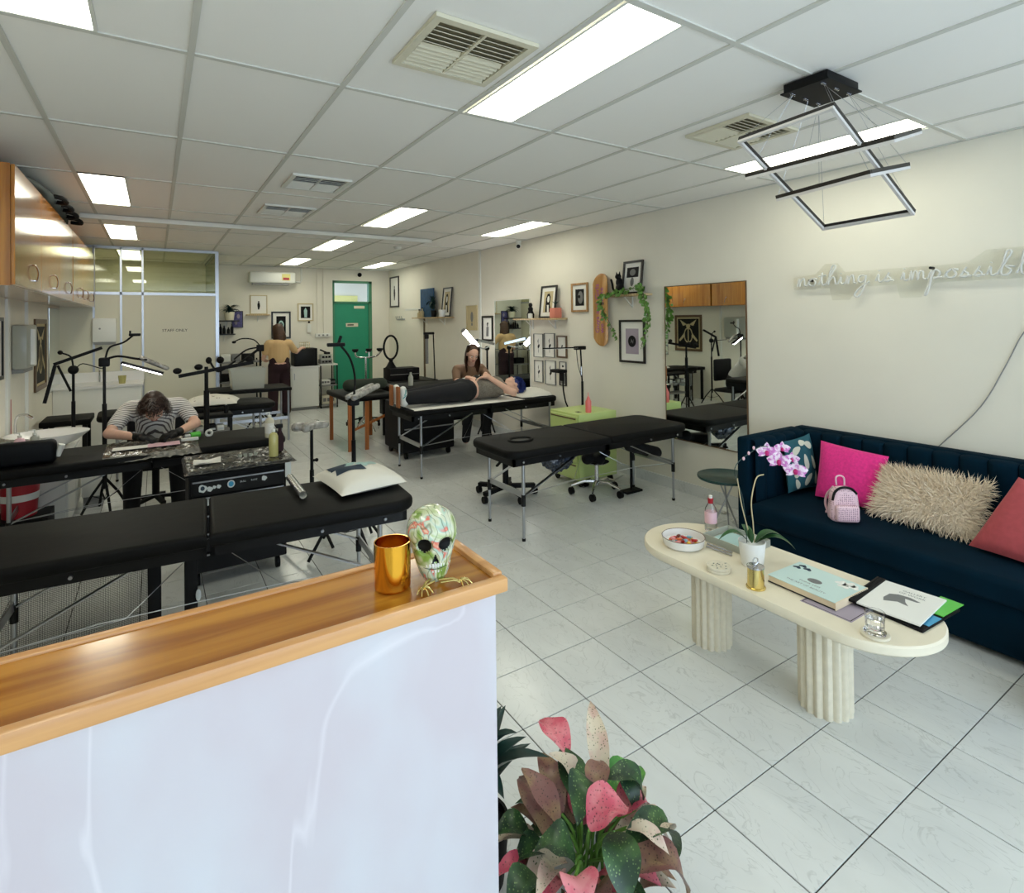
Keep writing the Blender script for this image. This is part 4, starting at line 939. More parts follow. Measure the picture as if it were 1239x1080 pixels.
for k in range(1500):
    d = Vector((rnd.gauss(0, 1), rnd.gauss(0, 1), rnd.gauss(0, 1))).normalized(); 
    if d.dot(f_h) > .35 and d.dot(u_h) < .75: continue
    if d.dot(u_h) < -.55: continue
    p = hc+r_h*d.dot(r_h)*.084+f_h*d.dot(f_h)*.099+u_h*d.dot(u_h)*.096; q = p+d*.03+Vector((rnd.uniform(-.02, .02), -.01, -.05)); s2 = q+Vector((rnd.uniform(-.02, .02), -.005, -.04))-d*.015
    w = d.cross(Vector((0, 0, 1))); w = w.normalized()*.004 if w.length > .01 else Vector((.004, 0, 0)); b.add([p-w, p+w, q-w, q+w, s2], [(0, 1, 3, 2), (2, 3, 4)])
b.add(*(lambda s: ([hc+r_h*v[0]*1.12+f_h*(v[1]*1.10-.012)+u_h*(v[2]*1.13+.006) for v in s.v], s.f))(MB().ball((0, 0, 0), .076, .088, .082, 20, 12)))
b.build('hair', 'hair_dark', t, world=True)
# his chair
t = thing('swivel_chair', 'black swivel chair behind the person in the striped T-shirt', 'chair', (0, 6.0, 0))
MB().box(-.24, .24, 5.78, 6.22, .37, .43, .03, 3).build('seat', 'ink', t, world=True); MB().box(-.22, .24, 6.17, 6.23, .55, .93, .03, 3).build('backrest', 'ink', t, world=True); MB().cyl((0, 6, .08), (0, 6, .38), .03).build('column', 'ink', t, world=True)
for k in range(5):
    a = 2*pi*k/5; e = Vector((.19*cos(a), 6+.19*sin(a), .07)); lg = MB().bar((0, 6, .10), e, .04, .025).build('leg', 'ink', t, world=True); MB().cyl(e+Vector((-.012, 0, -.04)), e+Vector((.012, 0, -.04)), .03, n=12).build('caster', 'ink', lg)if False else MB().cyl(e+Vector((-.012, 0, -.04)), e+Vector((.012, 0, -.04)), .03, n=12).build('caster', 'ink', t, world=True)

# 2: the client lying on the far table
t = thing('person', 'person in black trousers and grey top lying on the far massage table', 'person', (3.0, 5.72, .72))
zt = .735; Y0 = 5.70
hb, P, fr = head((3.70, Y0+.02, zt+.12), (.10, .25, .96), (.97, 0, .1), 1.0)
li = [((3.56, Y0, zt+.10), (3.64, Y0+.01, zt+.11), .055, .055), ((3.42, Y0-.15, zt+.12), (3.42, Y0+.15, zt+.12), .07, .07), ((3.42, Y0, zt+.12), (3.02, Y0, zt+.11), .115, .11), ((3.0, Y0-.06, zt+.11), (3.0, Y0+.06, zt+.11), .115, .115),
      ((2.95, Y0-.09, zt+.10), (2.58, Y0-.10, zt+.09), .095, .065), ((2.95, Y0+.09, zt+.10), (2.58, Y0+.10, zt+.09), .095, .065), ((2.58, Y0-.10, zt+.09), (2.24, Y0-.09, zt+.07), .06, .04), ((2.58, Y0+.10, zt+.09), (2.24, Y0+.09, zt+.07), .06, .04),
      ((3.44, Y0-.19, zt+.11), (3.50, Y0-.29, zt+.08), .05, .042), ((3.50, Y0-.29, zt+.07), (3.27, Y0-.10, zt+.26), .042, .028), ((3.44, Y0+.19, zt+.11), (3.24, Y0+.27, zt+.07), .05, .04), ((3.24, Y0+.27, zt+.07), (3.10, Y0+.10, zt+.24), .038, .027)]
li += hand((3.27, Y0-.10, zt+.26), (-.8, .5, -.1), (0, 0, -1), 1, .4, 1)+hand((3.10, Y0+.10, zt+.24), (.5, -.8, 0), (0, 0, -1), 1, .4, -1)
fuse(chain_mb(li, hb).build('body', 'skin', t, world=True), .0075); face(t, P, fr)
fuse(chain_mb([((3.42, Y0-.15, zt+.12), (3.42, Y0+.15, zt+.12), .082, .082), ((3.42, Y0, zt+.12), (3.20, Y0, zt+.115), .130, .128), ((3.42, Y0-.07, zt+.12), (3.24, Y0-.07, zt+.115), .10, .10), ((3.42, Y0+.07, zt+.12), (3.24, Y0+.07, zt+.115), .10, .10)]).build('top', 'grey_top', t, world=True), .011)
fuse(chain_mb([((3.0, Y0-.06, zt+.115), (3.0, Y0+.06, zt+.115), .13, .13), ((2.95, Y0-.09, zt+.11), (2.58, Y0-.10, zt+.10), .115, .09), ((2.95, Y0+.09, zt+.11), (2.58, Y0+.10, zt+.10), .115, .09), ((2.58, Y0-.10, zt+.10), (2.27, Y0-.09, zt+.09), .088, .072), ((2.58, Y0+.10, zt+.10), (2.27, Y0+.09, zt+.09), .088, .072)]).build('trousers', 'trouser', t, world=True), .012)
for sy, yy in ((-1, -.10), (1, .10)):
    sh = fuse(chain_mb([((2.235, Y0+yy, zt+.05), (2.215, Y0+yy-.01, zt+.19), .048, .038)]).build('shoe', 'white', t, world=True), .01)
    MB().box(2.150, 2.176, Y0+yy-.045, Y0+yy+.04, zt+.0, zt+.225, .012, 2).build('sole', 'shoe', t, world=True)
    for k in range(3): MB().bar((2.20+.015*k, Y0+yy-.05, zt+.10+.03*k), (2.235, Y0+yy-.046, zt+.13+.03*k), .006, .008).build('shoe_stripe', 'teal', t, world=True)
b = MB(); rnd = random.Random(8)
for k in range(900):
    d = Vector((abs(rnd.gauss(0, 1))*1.0+.1, rnd.gauss(0, 1), rnd.gauss(0, 1)*.8)).normalized(); p = Vector((3.71, Y0+.02, zt+.115)); a = p+Vector((d.x*.085, d.y*.082, d.z*.09)); q = a+d*.03+Vector((rnd.uniform(0, .03), rnd.uniform(-.02, .02), -.01)); w = d.cross(Vector((0, 1, .3))).normalized()*.005
    b.add([a-w, a+w, q-w, q+w, q+Vector((.01, 0, -.03))], [(0, 1, 3, 2), (2, 3, 4)])
b.ball((3.745, Y0+.02, zt+.115), .085, .09, .095, 18, 12).build('blue_hair', 'hair_blue', t, world=True)

# 3: the seated tattooist behind the client
t = thing('person', 'long-haired person in a brown top seated behind the lying client, looking down', 'person', (3.60, 6.65, 0))
hb, P, fr = head((3.545, 6.47, 1.205), (-.22, -.86, -.45), (0, -.4, .9), 1.0)
X0 = 3.57
li = [((X0, 6.58, 1.04), (X0-.015, 6.50, 1.15), .052, .05), ((X0-.17, 6.62, .99), (X0+.17, 6.62, .99), .065, .065), ((X0, 6.62, .95), (X0, 6.72, .60), .12, .12), ((X0, 6.72, .57), (X0, 6.74, .50), .13, .14),
      ((X0-.20, 6.61, .98), (X0-.28, 6.42, .83), .046, .038), ((X0-.28, 6.42, .83), (X0-.16, 6.16, .93), .038, .027), ((X0+.20, 6.61, .98), (X0+.22, 6.40, .84), .046, .038), ((X0+.22, 6.40, .84), (X0-.02, 6.14, .97), .038, .027),
      ((X0-.08, 6.72, .48), (X0-.15, 6.36, .50), .08, .06), ((X0+.08, 6.72, .48), (X0+.15, 6.36, .50), .08, .06), ((X0-.15, 6.36, .50), (X0-.15, 6.45, .08), .055, .04), ((X0+.15, 6.36, .50), (X0+.15, 6.45, .08), .055, .04)]
li += hand((X0-.16, 6.16, .93), (-.1, -.9, .1), (0, 0, -1), 1, .5, 1)+hand((X0-.02, 6.14, .97), (-.5, -.8, -.2), (0, 0, -1), 1, .6, -1)
fuse(chain_mb(li, hb).build('body', 'skin', t, world=True), .0075); face(t, P, fr)
fuse(chain_mb([((X0-.17, 6.62, .99), (X0+.17, 6.62, .99), .078, .078), ((X0, 6.62, .95), (X0, 6.72, .62), .135, .14), ((X0-.20, 6.61, .98), (X0-.25, 6.50, .89), .06, .055), ((X0+.20, 6.61, .98), (X0+.21, 6.48, .89), .06, .055)]).build('top', 'brown_top', t, world=True), .011)
fuse(chain_mb([((X0, 6.72, .57), (X0, 6.74, .50), .145, .155), ((X0-.08, 6.72, .48), (X0-.15, 6.36, .50), .095, .075), ((X0+.08, 6.72, .48), (X0+.15, 6.36, .50), .095, .075), ((X0-.15, 6.36, .50), (X0-.15, 6.45, .1), .07, .055), ((X0+.15, 6.36, .50), (X0+.15, 6.45, .1), .07, .055)]).build('trousers', 'trouser', t, world=True), .013)
fuse(chain_mb([((X0-.285, 6.43, .83), (X0-.22, 6.28, .89), .047, .044)]).build('white_arm_sleeve', 'white', t, world=True), .01)
fuse(chain_mb([(a, b_, r0*1.16+.002, r1*1.16+.002) for a, b_, r0, r1 in hand((X0-.16, 6.16, .93), (-.1, -.9, .1), (0, 0, -1), 1, .5, 1)]).build('glove', 'glove', t, world=True), .006, 2)
def long_hair(t, c, fr, mt, length, back, name='hair', seed=1, n=1600, front=.35):
    r, f, u, e = fr; c = Vector(c); b = MB(); rnd = random.Random(seed)
    b.add(*(lambda s: ([c+r*v[0]+f*(v[1]-.018)+u*(v[2]+.012) for v in s.v], s.f))(MB().ball((0, 0, 0), .084, .092, .092, 20, 12)))
    for k in range(n):
        a = rnd.uniform(0, 2*pi); 
        d = r*cos(a)+f*sin(a)
        if sin(a) > front: continue
        p = c+u*.10-f*.01+d*.015; q1 = c+u*.055+d*.090-f*.01; q2 = c-u*.03+d*.100; q3 = q2+Vector((0, 0, -1))*(length*rnd.uniform(.75, 1))*.5+back*.5+d*.01; q4 = q2+Vector((0, 0, -1))*length*rnd.uniform(.8, 1)+back-d*.02+Vector((rnd.uniform(-.015, .015),)*3)
        w = Vector((0, 0, 1)).cross(d).normalized()*.005
        pts = [p, q1, q2, q3, q4]; vs = []
        for i, x in enumerate(pts): vs += [x-w, x+w]
        b.add(vs, [(2*i, 2*i+1, 2*i+3, 2*i+2) for i in range(4)])
    return b.build(name, mt, t, world=True)
long_hair(t, P(0, -.012, .028), fr, 'hair_brown', .24, Vector((0, .01, 0)), seed=4, front=.30)
MB().cyl((X0-.14, 6.06, .97), (X0-.16, 5.98, .86), .012, .006, 10).build('tattoo_pen', 'ink', t, world=True)

# 4: the standing person at the back
t = thing('person', 'person with long brown hair in a beige top standing with their back turned', 'person', (1.84, 10.45, 0))
X0, Y0 = 1.84, 10.45
hb, P, fr = head((X0, Y0+.07, 1.50), (.1, .85, -.5), (0, .4, .9), 1.0)
li = [((X0, Y0+.03, 1.32), (X0, Y0+.05, 1.42), .052, .05), ((X0-.16, Y0, 1.28), (X0+.16, Y0, 1.28), .065, .065), ((X0, Y0, 1.24), (X0, Y0-.01, .95), .12, .115), ((X0-.04, Y0-.01, .90), (X0+.04, Y0-.01, .90), .135, .135),
      ((X0-.19, Y0, 1.26), (X0-.25, Y0+.06, 1.02), .045, .036), ((X0-.25, Y0+.06, 1.02), (X0-.18, Y0+.28, .98), .036, .026), ((X0+.19, Y0, 1.26), (X0+.31, Y0+.10, 1.12), .045, .036), ((X0+.31, Y0+.10, 1.12), (X0+.44, Y0+.30, 1.18), .036, .026),
      ((X0-.08, Y0, .86), (X0-.09, Y0, .48), .085, .058), ((X0+.08, Y0, .86), (X0+.09, Y0, .48), .085, .058), ((X0-.09, Y0, .48), (X0-.10, Y0-.01, .09), .056, .038), ((X0+.09, Y0, .48), (X0+.10, Y0-.01, .09), .056, .038), ((X0-.10, Y0-.02, .04), (X0-.11, Y0+.13, .035), .038, .032), ((X0+.10, Y0-.02, .04), (X0+.11, Y0+.13, .035), .038, .032)]
li += hand((X0-.18, Y0+.28, .98), (.2, .9, 0), (0, 0, -1), 1, .4, 1)+hand((X0+.44, Y0+.30, 1.18), (.5, .8, .1), (0, 0, -1), 1, .4, -1)
fuse(chain_mb(li, hb).build('body', 'skin', t, world=True), .009); face(t, P, fr)
fuse(chain_mb([((X0-.16, Y0, 1.28), (X0+.16, Y0, 1.28), .078, .078), ((X0, Y0, 1.24), (X0, Y0-.01, 1.02), .14, .145), ((X0-.07, Y0, 1.2), (X0-.07, Y0, 1.04), .10, .11), ((X0+.07, Y0, 1.2), (X0+.07, Y0, 1.04), .10, .11), ((X0-.19, Y0, 1.26), (X0-.22, Y0+.03, 1.14), .062, .06), ((X0+.19, Y0, 1.26), (X0+.27, Y0+.07, 1.16), .062, .06)]).build('top', 'beige_top', t, world=True), .012)
fuse(chain_mb([((X0-.05, Y0-.01, 1.0), (X0+.05, Y0-.01, 1.0), .122, .122), ((X0-.05, Y0-.01, .88), (X0+.05, Y0-.01, .88), .14, .14), ((X0-.08, Y0, .86), (X0-.10, Y0, .48), .105, .09), ((X0+.08, Y0, .86), (X0+.10, Y0, .48), .105, .09), ((X0-.10, Y0, .48), (X0-.11, Y0, .10), .09, .085), ((X0+.10, Y0, .48), (X0+.11, Y0, .10), .09, .085)]).build('trousers', 'maroon', t, world=True), .014)
for sx in (-1, 1): fuse(chain_mb([((X0+sx*.10, Y0-.03, .05), (X0+sx*.11, Y0+.15, .045), .048, .042)]).build('shoe', 'ink', t, world=True), .012)
long_hair(t, P(0, -.012, .028), fr, 'hair_brown', .26, Vector((.03, -.06, 0)), seed=9, front=.45)

# ================================================================== things on and around the foreground table
def patch(b, fn, pts, off=.0025, n=9):
    """a printed shape: a quadrilateral in cushion u, v laid on the surface"""
    (a, c, d, e) = [Vector(p) for p in pts]
    def g(u, v):
        q = (a*(1-u)+c*u)*(1-v)+(e*(1-u)+d*u)*v; p = fn(q.x, q.y); nn = (fn(q.x+.01, q.y)-fn(q.x-.01, q.y)).cross(fn(q.x, q.y+.01)-fn(q.x, q.y-.01)); nn = nn.normalized() if nn.length > 1e-9 else Vector((0, 0, 1))
        return p+nn*off
    return b.grid(g, n, n)
def cushion0(name, label, P, mt, puff=.09, n=22, cat='cushion', pinch=.10, flat=.35):
    P = [Vector(p) for p in P]; c = sum(P, Vector())/4; t = thing(name, label, cat, tuple(c)); nr = (P[1]-P[0]).cross(P[3]-P[0]).normalized(); b = MB()
    def side(sg):
        def fn(u, v):
            a, d = 2*u-1, 2*v-1; uu_ = .5+(u-.5)*(1-pinch*(1-d*d)*.5); vv_ = .5+(v-.5)*(1-pinch*(1-a*a)*.5)
            q = (P[0]*(1-uu_)+P[1]*uu_)*(1-vv_)+(P[3]*(1-uu_)+P[2]*uu_)*vv_
            h = puff*(max(0, (1-a*a))*max(0, (1-d*d)))**.45
            return q+nr*(h if sg > 0 else -h*flat)+nr*.004*sin(9*a+4*d)*(1-a*a)*(1-d*d)
        return fn
    b.grid(side(1), n, n); f0 = len(b.f); b.grid(side(-1), n, n); b.f[f0:] = [tuple(reversed(f)) for f in b.f[f0:]]
    b.build('cover', mt, t, world=True, ang=80); return t, side(1)
t, fn = cushion0('printed_pillow', 'white pillow with navy and pale teal chevron print on the foreground massage table', [(.83, 2.97, .725), (1.22, 3.02, .728), (1.19, 3.46, .725), (.79, 3.45, .728)], 'pillow', .085)
b = MB(); patch(b, fn, [(.10, .42), (.52, .32), (.52, .52), (.18, .66)]); patch(b, fn, [(.10, .68), (.18, .66), (.42, .92), (.14, .92)]); patch(b, fn, [(.10, .60), (.30, .55), (.42, .80), (.14, .90)]); b.build('navy_print', 'navyp', t, world=True, ang=80)
b = MB(); patch(b, fn, [(.55, .40), (.80, .55), (.80, .78), (.45, .60)]); patch(b, fn, [(.30, .60), (.45, .60), (.62, .88), (.45, .92)]); b.build('teal_print', 'tealp', t, world=True, ang=80)
t = thing('metal_tube', 'open pale metal tube lying across the foreground table', 'tube', (.67, 3.33, .722))
MB().grid(lambda u, v: Vector((.675-.01*u, 3.52-.40*u, .7235))+Vector((.022*cos(2*pi*v), 0, .022*sin(2*pi*v))), 2, 28, cv=True).build('tube', 'silver', t, world=True); MB().grid(lambda u, v: Vector((.675-.01*u, 3.52-.40*u, .7235))+Vector((.018*cos(2*pi*v), 0, .018*sin(2*pi*v))), 2, 28, cv=True).build('lining', 'print', t, world=True)
# toolbox trolley with stickers
t = thing('tool_trolley', 'black drawer trolley with stickers behind the foreground massage table', 'trolley', (.46, 4.18, 0))
MB().box(.17, .74, 3.98, 4.42, .09, .70, .008).build('body', 'ink', t, world=True, smooth=False); MB().box(.15, .76, 3.95, 4.45, .70, .73, .01).build('top', 'ink', t, world=True)
for k, (z0, z1) in enumerate(((.575, .67), (.46, .565), (.35, .45), (.22, .34), (.10, .21))):
    d_ = MB().box(.185, .725, 3.965, 3.979, z0, z1, .003, 1).build('drawer', 'black', t, world=True); MB().box(.19, .72, 3.955, 3.9645, z1-.010, z1-.002).build('handle', 'alu', d_, world=True)
    if k == 0:
        b = MB()
        for cx, cz, r in ((.245, .62, .024), (.285, .612, .016), (.31, .62, .010), (.335, .62, .012), (.70, .625, .0), (.60, .63, .016)):
            if r: b.poly([(cx+r*cos(q)*(1+.15*cos(3*q)), 3.9636, cz+r*sin(q)*(1+.12*sin(4*q))) for q in [2*pi*j/20 for j in range(20)]])
        b.build('stickers', 'sticker', d_, world=True, smooth=False); MB().poly([(.405+.022*cos(q), 3.9635, .625+.024*sin(q)) for q in [2*pi*j/20 for j in range(20)]]).build('round_sticker', 'sticker', d_, world=True, smooth=False)
        MB().poly([(.405+.015*cos(q), 3.9628, .625+.017*sin(q)) for q in [2*pi*j/20 for j in range(20)]]).build('sticker_centre', 'stickerb', d_, world=True, smooth=False)
        MB().poly([(.245+.012*cos(q), 3.9628, .622+.014*sin(q)) for q in [2*pi*j/20 for j in range(20)]]).build('sticker_drawing', 'navyp', d_, world=True, smooth=False)
        text_mb(MB(), 'BULL', .016, (.475, 3.9632, .63), (1, 0, 0), (0, 0, 1), 0).build('lettering', 'sticker', d_, world=True, smooth=False); text_mb(MB(), 'ROSE', .016, (.54, 3.9632, .63), (1, 0, 0), (0, 0, 1), 0).build('lettering', 'sticker', d_, world=True, smooth=False)
    if k == 1:
        MB().poly([(.355+.030*cos(q), 3.9635, .53+.022*sin(q)) for q in [2*pi*j/20 for j in range(20)]]).build('blue_sticker', 'stickerb', d_, world=True, smooth=False); b = MB()
        for cx, r in ((.22, .018), (.27, .02), (.30, .014), (.50, .018)): b.poly([(cx+r*1.3*cos(q)*(1+.3*cos(4*q)), 3.9635, .53+r*sin(q)) for q in [2*pi*j/20 for j in range(20)]])
        b.build('stickers', 'sticker', d_, world=True, smooth=False)
MB().box(.728, .7645, 3.947, 3.9495, .62, .715).build('side_sticker', 'sticker', t, world=True)
for x in (.22, .69):
    for y in (4.03, 4.37): MB().cyl((x-.012, y, .042), (x+.012, y, .042), .040, n=16).cyl((x, y, .05), (x, y, .095), .012).build('caster', 'ink', t, world=True)
M['film_dark'] = mat('film_over_black', s2l(60, 58, 54), .08, noise=.6, nscale=30, bump=1, bscale=26, spec=1)
def crumple(name, mt, x0, x1, y0, y1, z, amp, par, n=34, seed=1, world=True, skirt=.0):
    rnd = random.Random(seed); g = [[rnd.random() for _ in range(n)] for _ in range(n)]
    def f(u, v):
        i, j = int(u*(n-1)+.5), int(v*(n-1)+.5); e = min(u, 1-u, v, 1-v); zz = z+amp*g[i][j]*min(1, e*8+.3)
        if e < .5/(n-1): zz -= skirt*(.6+.4*g[i][j])
        return (x0+(x1-x0)*u+.004*g[j][i], y0+(y1-y0)*v+.004*g[i][(j+3) % n], zz)
    return MB().grid(f, n, n).build(name, mt, par, world=world, ang=20)
t = thing('trolley_cling_film', 'crinkled cling film covering the top of the stickered trolley', 'film', (.46, 4.2, .731)); crumple('film', 'film_dark', .145, .80, 3.944, 4.455, .7315, .012, t, seed=3, skirt=.02)
t = thing('paper_towel', 'folded white paper towel on the left of the stickered trolley', 'paper', (.27, 4.15, .745)); 
MB().grid(lambda u, v: (.20+.16*u+.01*v, 4.08+.14*v+.02*u, .748+.006*sin(5*u+2*v)), 10, 8).grid(lambda u, v: (.205+.15*u, 4.085+.13*v, .746), 2, 2).build('sheet', 'print', t, world=True)
def pump(label, p, r, h, body, cap='white', lb=None):
    t = thing('pump_bottle', label, 'bottle', p)
    MB().lathe([(0, 0), (r*.95, 0), (r, .006), (r, h*.78), (r*.75, h*.9), (r*.35, h*.94), (r*.35, h), (0, h)], p, 24).build('bottle', body, t, world=True)
    MB().lathe([(r*.42, h*.97), (r*.42, h*1.07), (r*.14, h*1.08), (r*.14, h*1.2), (0, h*1.2)], p, 14).bar((p[0], p[1], p[2]+h*1.2), (p[0]-r*.9, p[1]-r*.3, p[2]+h*1.19), r*.3, r*.22).build('pump_head', cap, t, world=True)
    if lb: MB().lathe([(r*1.01, h*.2), (r*1.01, h*.7)], p, 24).build('label', lb, t, world=True)
    return t
pump('large pump bottle of yellow liquid on the right of the stickered trolley', (.675, 4.06, .745), .030, .17, 'yellowliq')
for k in range(4):
    t = thing('ink_cup', '%s of the four clear ink cups in a row on the stickered trolley' % ('leftmost', 'second from left', 'third from left', 'rightmost')[k], 'cup', (.48+.032*k, 4.15, .745), group='ink cups on the stickered trolley')
    MB().lathe([(.010, 0), (.013, .018), (.011, .018), (.009, .003), (0, .003)], (.48+.032*k, 4.15+.006*(k % 2), .745), 12).build('cup', 'clearp', t, world=True)
t = thing('spray_bottle', 'dark red spray bottle behind the yellow pump bottle', 'bottle', (.74, 4.20, .745)); p = (.74, 4.20, .745); MB().lathe([(0, 0), (.026, 0), (.026, .11), (.012, .14), (.012, .16), (0, .16)], p, 18).build('bottle', 'maroon', t, world=True); MB().box(.715, .76, 4.19, 4.21, .905, .935, .005).build('trigger_head', 'ink', t, world=True)
# arm rest stand with gooseneck
def tripod_base(t, c, r=.26, n=3, h=.30, mt='ink', a0=.3):
    x, y = c
    for k in range(n):
        a = 2*pi*k/n+a0; MB().tube([(x, y, h), (x+r*.6*cos(a), y+r*.6*sin(a), h*.5), (x+r*cos(a), y+r*sin(a), .012)], .011, 8).build('leg', mt, t, world=True); MB().bar((x, y, h*.35), (x+r*.55*cos(a), y+r*.55*sin(a), h*.52), .012, .006).build('strut', mt, t, world=True)
t = thing('tripod_stand', 'folded black tripod base on the floor under the right end of the foreground table', 'stand', (1.16, 4.05, 0))
tripod_base(t, (1.16, 4.05), .30, 4, .36); MB().cyl((1.16, 4.05, .25), (1.16, 4.05, .56), .012).cyl((1.16, 4.05, .3), (1.16, 4.05, .55), .017).build('pole', 'ink', t, world=True)
t = thing('arm_rest_stand', 'slim black arm rest stand with a small film-wrapped pad at the trolley\'s right', 'stand', (.98, 4.30, 0))
tripod_base(t, (.98, 4.30), .22, 3, .26, a0=1); MB().cyl((.98, 4.30, .2), (.98, 4.30, .86), .012).cyl((.98, 4.3, .2), (.98, 4.3, .55), .016).build('pole', 'ink', t, world=True); MB().cyl((.98, 4.3, .62), (1.01, 4.3, .62), .01).ball((1.015, 4.3, .62), .014).build('knob', 'ink', t, world=True)
fuse(chain_mb([((.86, 4.27, .885), (1.09, 4.33, .875), .034, .030), ((.92, 4.22, .88), (1.03, 4.37, .88), .034, .034)]).build('wrapped_pad', 'wrap', t, world=True), .012)
t = thing('padded_arm_rest', 'clear plastic-wrapped black arm rest with a gooseneck lamp before the green door', 'stand', (1.32, 4.45, 0))
tripod_base(t, (1.34, 4.45), .24, 3, .3, a0=.8); MB().cyl((1.34, 4.45, .25), (1.34, 4.45, 1.02), .013).cyl((1.34, 4.45, .25), (1.34, 4.45, .7), .018).build('pole', 'ink', t, world=True); MB().box(1.30, 1.38, 4.41, 4.49, .98, 1.04, .01).build('clamp', 'ink', t, world=True)
fuse(chain_mb([((1.33, 4.40, 1.045), (1.60, 4.62, 1.10), .026, .026), ((1.30, 4.46, 1.045), (1.57, 4.68, 1.10), .026, .026)]).build('wrapped_pad', 'wrap', t, world=True), .01)
MB().tube([(1.35, 4.47, 1.04), (1.37, 4.5, 1.2), (1.33, 4.5, 1.36), (1.25, 4.5, 1.47)], .009, 8, smooth=5).build('gooseneck', 'ink', t, world=True); MB().box(1.15, 1.29, 4.48, 4.52, 1.455, 1.485, .008).cyl((1.24, 4.5, 1.48), (1.26, 4.5, 1.54), .012).build('phone_clamp', 'ink', t, world=True)
# mesh panel and black posts below the foreground table
t = thing('mesh_screen', 'black wire mesh screen standing below the foreground table at the left edge', 'screen', (-.38, 3.52, 0))
b = MB(); x0, x1, z0, z1 = -.85, .0, .06, .60; k = x0
while k < x1: b.box(k, k+.0015, 3.520, 3.5215, z0, z1); k += .0065
k = z0
while k < z1: b.box(x0, x1, 3.5185, 3.520, k, k+.0015); k += .0065
b.build('wire_mesh', 'ink', t, world=True, smooth=False, kind='stuff')
f = MB().box(x0-.02, x0, 3.510, 3.530, 0, z1+.02).box(x1, x1+.02, 3.510, 3.530, 0, z1+.02).box(x0, x1, 3.510, 3.530, z1, z1+.02).box(x0, x1, 3.510, 3.530, z0-.02, z0); f.build('frame', 'ink', t, world=True)
for x in (x0, x1-.02): MB().box(x, x+.03, 3.42, 3.62, 0, .025).build('foot', 'ink', t, world=True)
t = thing('monitor_pedestal', 'black two-post pedestal with flat feet under the foreground table', 'stand', (.08, 3.15, 0))
for x in (-.035, .115): MB().box(x, x+.055, 3.12, 3.18, .03, .60, .006).build('post', 'ink', t, world=True)
MB().box(-.14, .30, 3.10, 3.20, .002, .032, .008).build('foot', 'ink', t, world=True); MB().bar((.10, 3.12, .05), (.28, 2.90, .05), .05, .03).bar((.05, 3.15, .03), (-.15, 2.95, .02), .04, .02).build('foot', 'ink', t, world=True); MB().box(-.05, .18, 3.10, 3.20, .56, .60, .006).build('plate', 'ink', t, world=True)
MB().ball((.172, 3.112, .33), .012, .006, .03).build('white_sticker', 'sticker', t, world=True)

# ================================================================== on the second left table
t = thing('cling_film_cover', 'crinkled clear film wrapped over the table under the drawing hands', 'film', (-.03, 5.1, .70)); crumple('film', 'foil', -.34, .30, 4.862, 5.44, .7015, .018, t, seed=6, skirt=.05)
t = thing('practice_paper', 'white paper sheets under the drawing hands of the striped person', 'paper', (-.06, 5.12, .725)); 
MB().box(-.27, .0, 5.02, 5.14, .7205, .7225).build('sheet', 'print', t, world=True); MB().box(-.05, .16, 5.0, 5.15, .7230, .7250).build('sheet', 'pinkbag', t, world=True)
t = thing('ink_bottle', 'bright green capped ink bottle by the striped person\'s right elbow', 'bottle', (.27, 5.3, .70)); MB().cyl((.24, 5.30, .728), (.31, 5.33, .728), .024, n=14).build('bottle', 'greenc', t, world=True); MB().cyl((.20, 5.285, .728), (.239, 5.30, .728), .014, n=14).build('cap', 'white', t, world=True)
t = thing('tape_roll', 'white tape roll standing on the table right of the green bottle', 'tape', (.38, 5.33, .70)); MB().tube([(.38+.022*cos(a), 5.33, .7275+.022*sin(a)) for a in [2*pi*k/20 for k in range(20)]], .010, 8, closed=True).build('roll', 'white', t, world=True)
t = thing('white_box', 'small white box beside the paper sheets under the drawing hands', 'box', (.22, 5.12, .72)); MB().box(.17, .29, 5.10, 5.14, .722, .742, .003).build('box', 'white', t, world=True)
pump('white pump bottle at the right end of the second left table', (.80, 4.99, .70), .036, .17, 'cream', lb='print')
t = thing('black_headrest', 'black padded headrest standing on the left end of the second table', 'headrest', (-.80, 4.98, .70)); MB().box(-1.02, -.58, 4.93, 5.03, .701, .86, .03, 3).build('pad', 'vinylb', t, world=True); MB().cyl((-.575, 4.98, .74), (-.55, 4.97, .82), .016, .020, 12).build('handle', 'white', t, world=True)

# ================================================================== vanity, basin, left side clutter
t = thing('vanity_cabinet', 'white vanity cabinet with doors under the basin on the left wall', 'cabinet', (-.83, 6.1, 0))
MB().box(XL+.003, -.60, 5.62, 6.62, .05, .60).build('body', 'white', t, world=True, smooth=False); MB().box(XL+.003, -.58, 5.60, 6.64, .60, .625, .004).build('worktop', 'ceram', t, world=True)
for k in range(2): d_ = MB().box(-.599, -.585, 5.63+.50*k, 6.11+.50*k, .06, .59, .002, 1).build('door', 'white', t, world=True)
MB().box(XL+.003, -.62, 5.64, 6.60, 0, .05).build('plinth', 'grey', t, world=True)
t = thing('vessel_basin', 'white oval vessel basin on the vanity at the left', 'basin', (-.72, 6.05, .625))
MB().lathe([(0, 0), (.10, 0), (.20, .05), (.28, .115), (.285, .125), (.27, .122), (.19, .06), (.08, .025), (0, .02)], (-.76, 6.02, .6255), 36, 1.0, .85).build('bowl', 'ceram', t, world=True)
MB().tube([(-.99, 6.2, .626), (-.99, 6.2, .86), (-.93, 6.17, .90), (-.87, 6.14, .87)], .010, 8, smooth=4).build('tap', 'chrome', t, world=True)
pump('pink pump bottle on the vanity behind the basin', (-.90, 5.78, .626), .035, .15, 'pinkbag'); pump('tall clear pump bottle on the vanity at the left', (-.80, 5.72, .626), .034, .17, 'clearp')
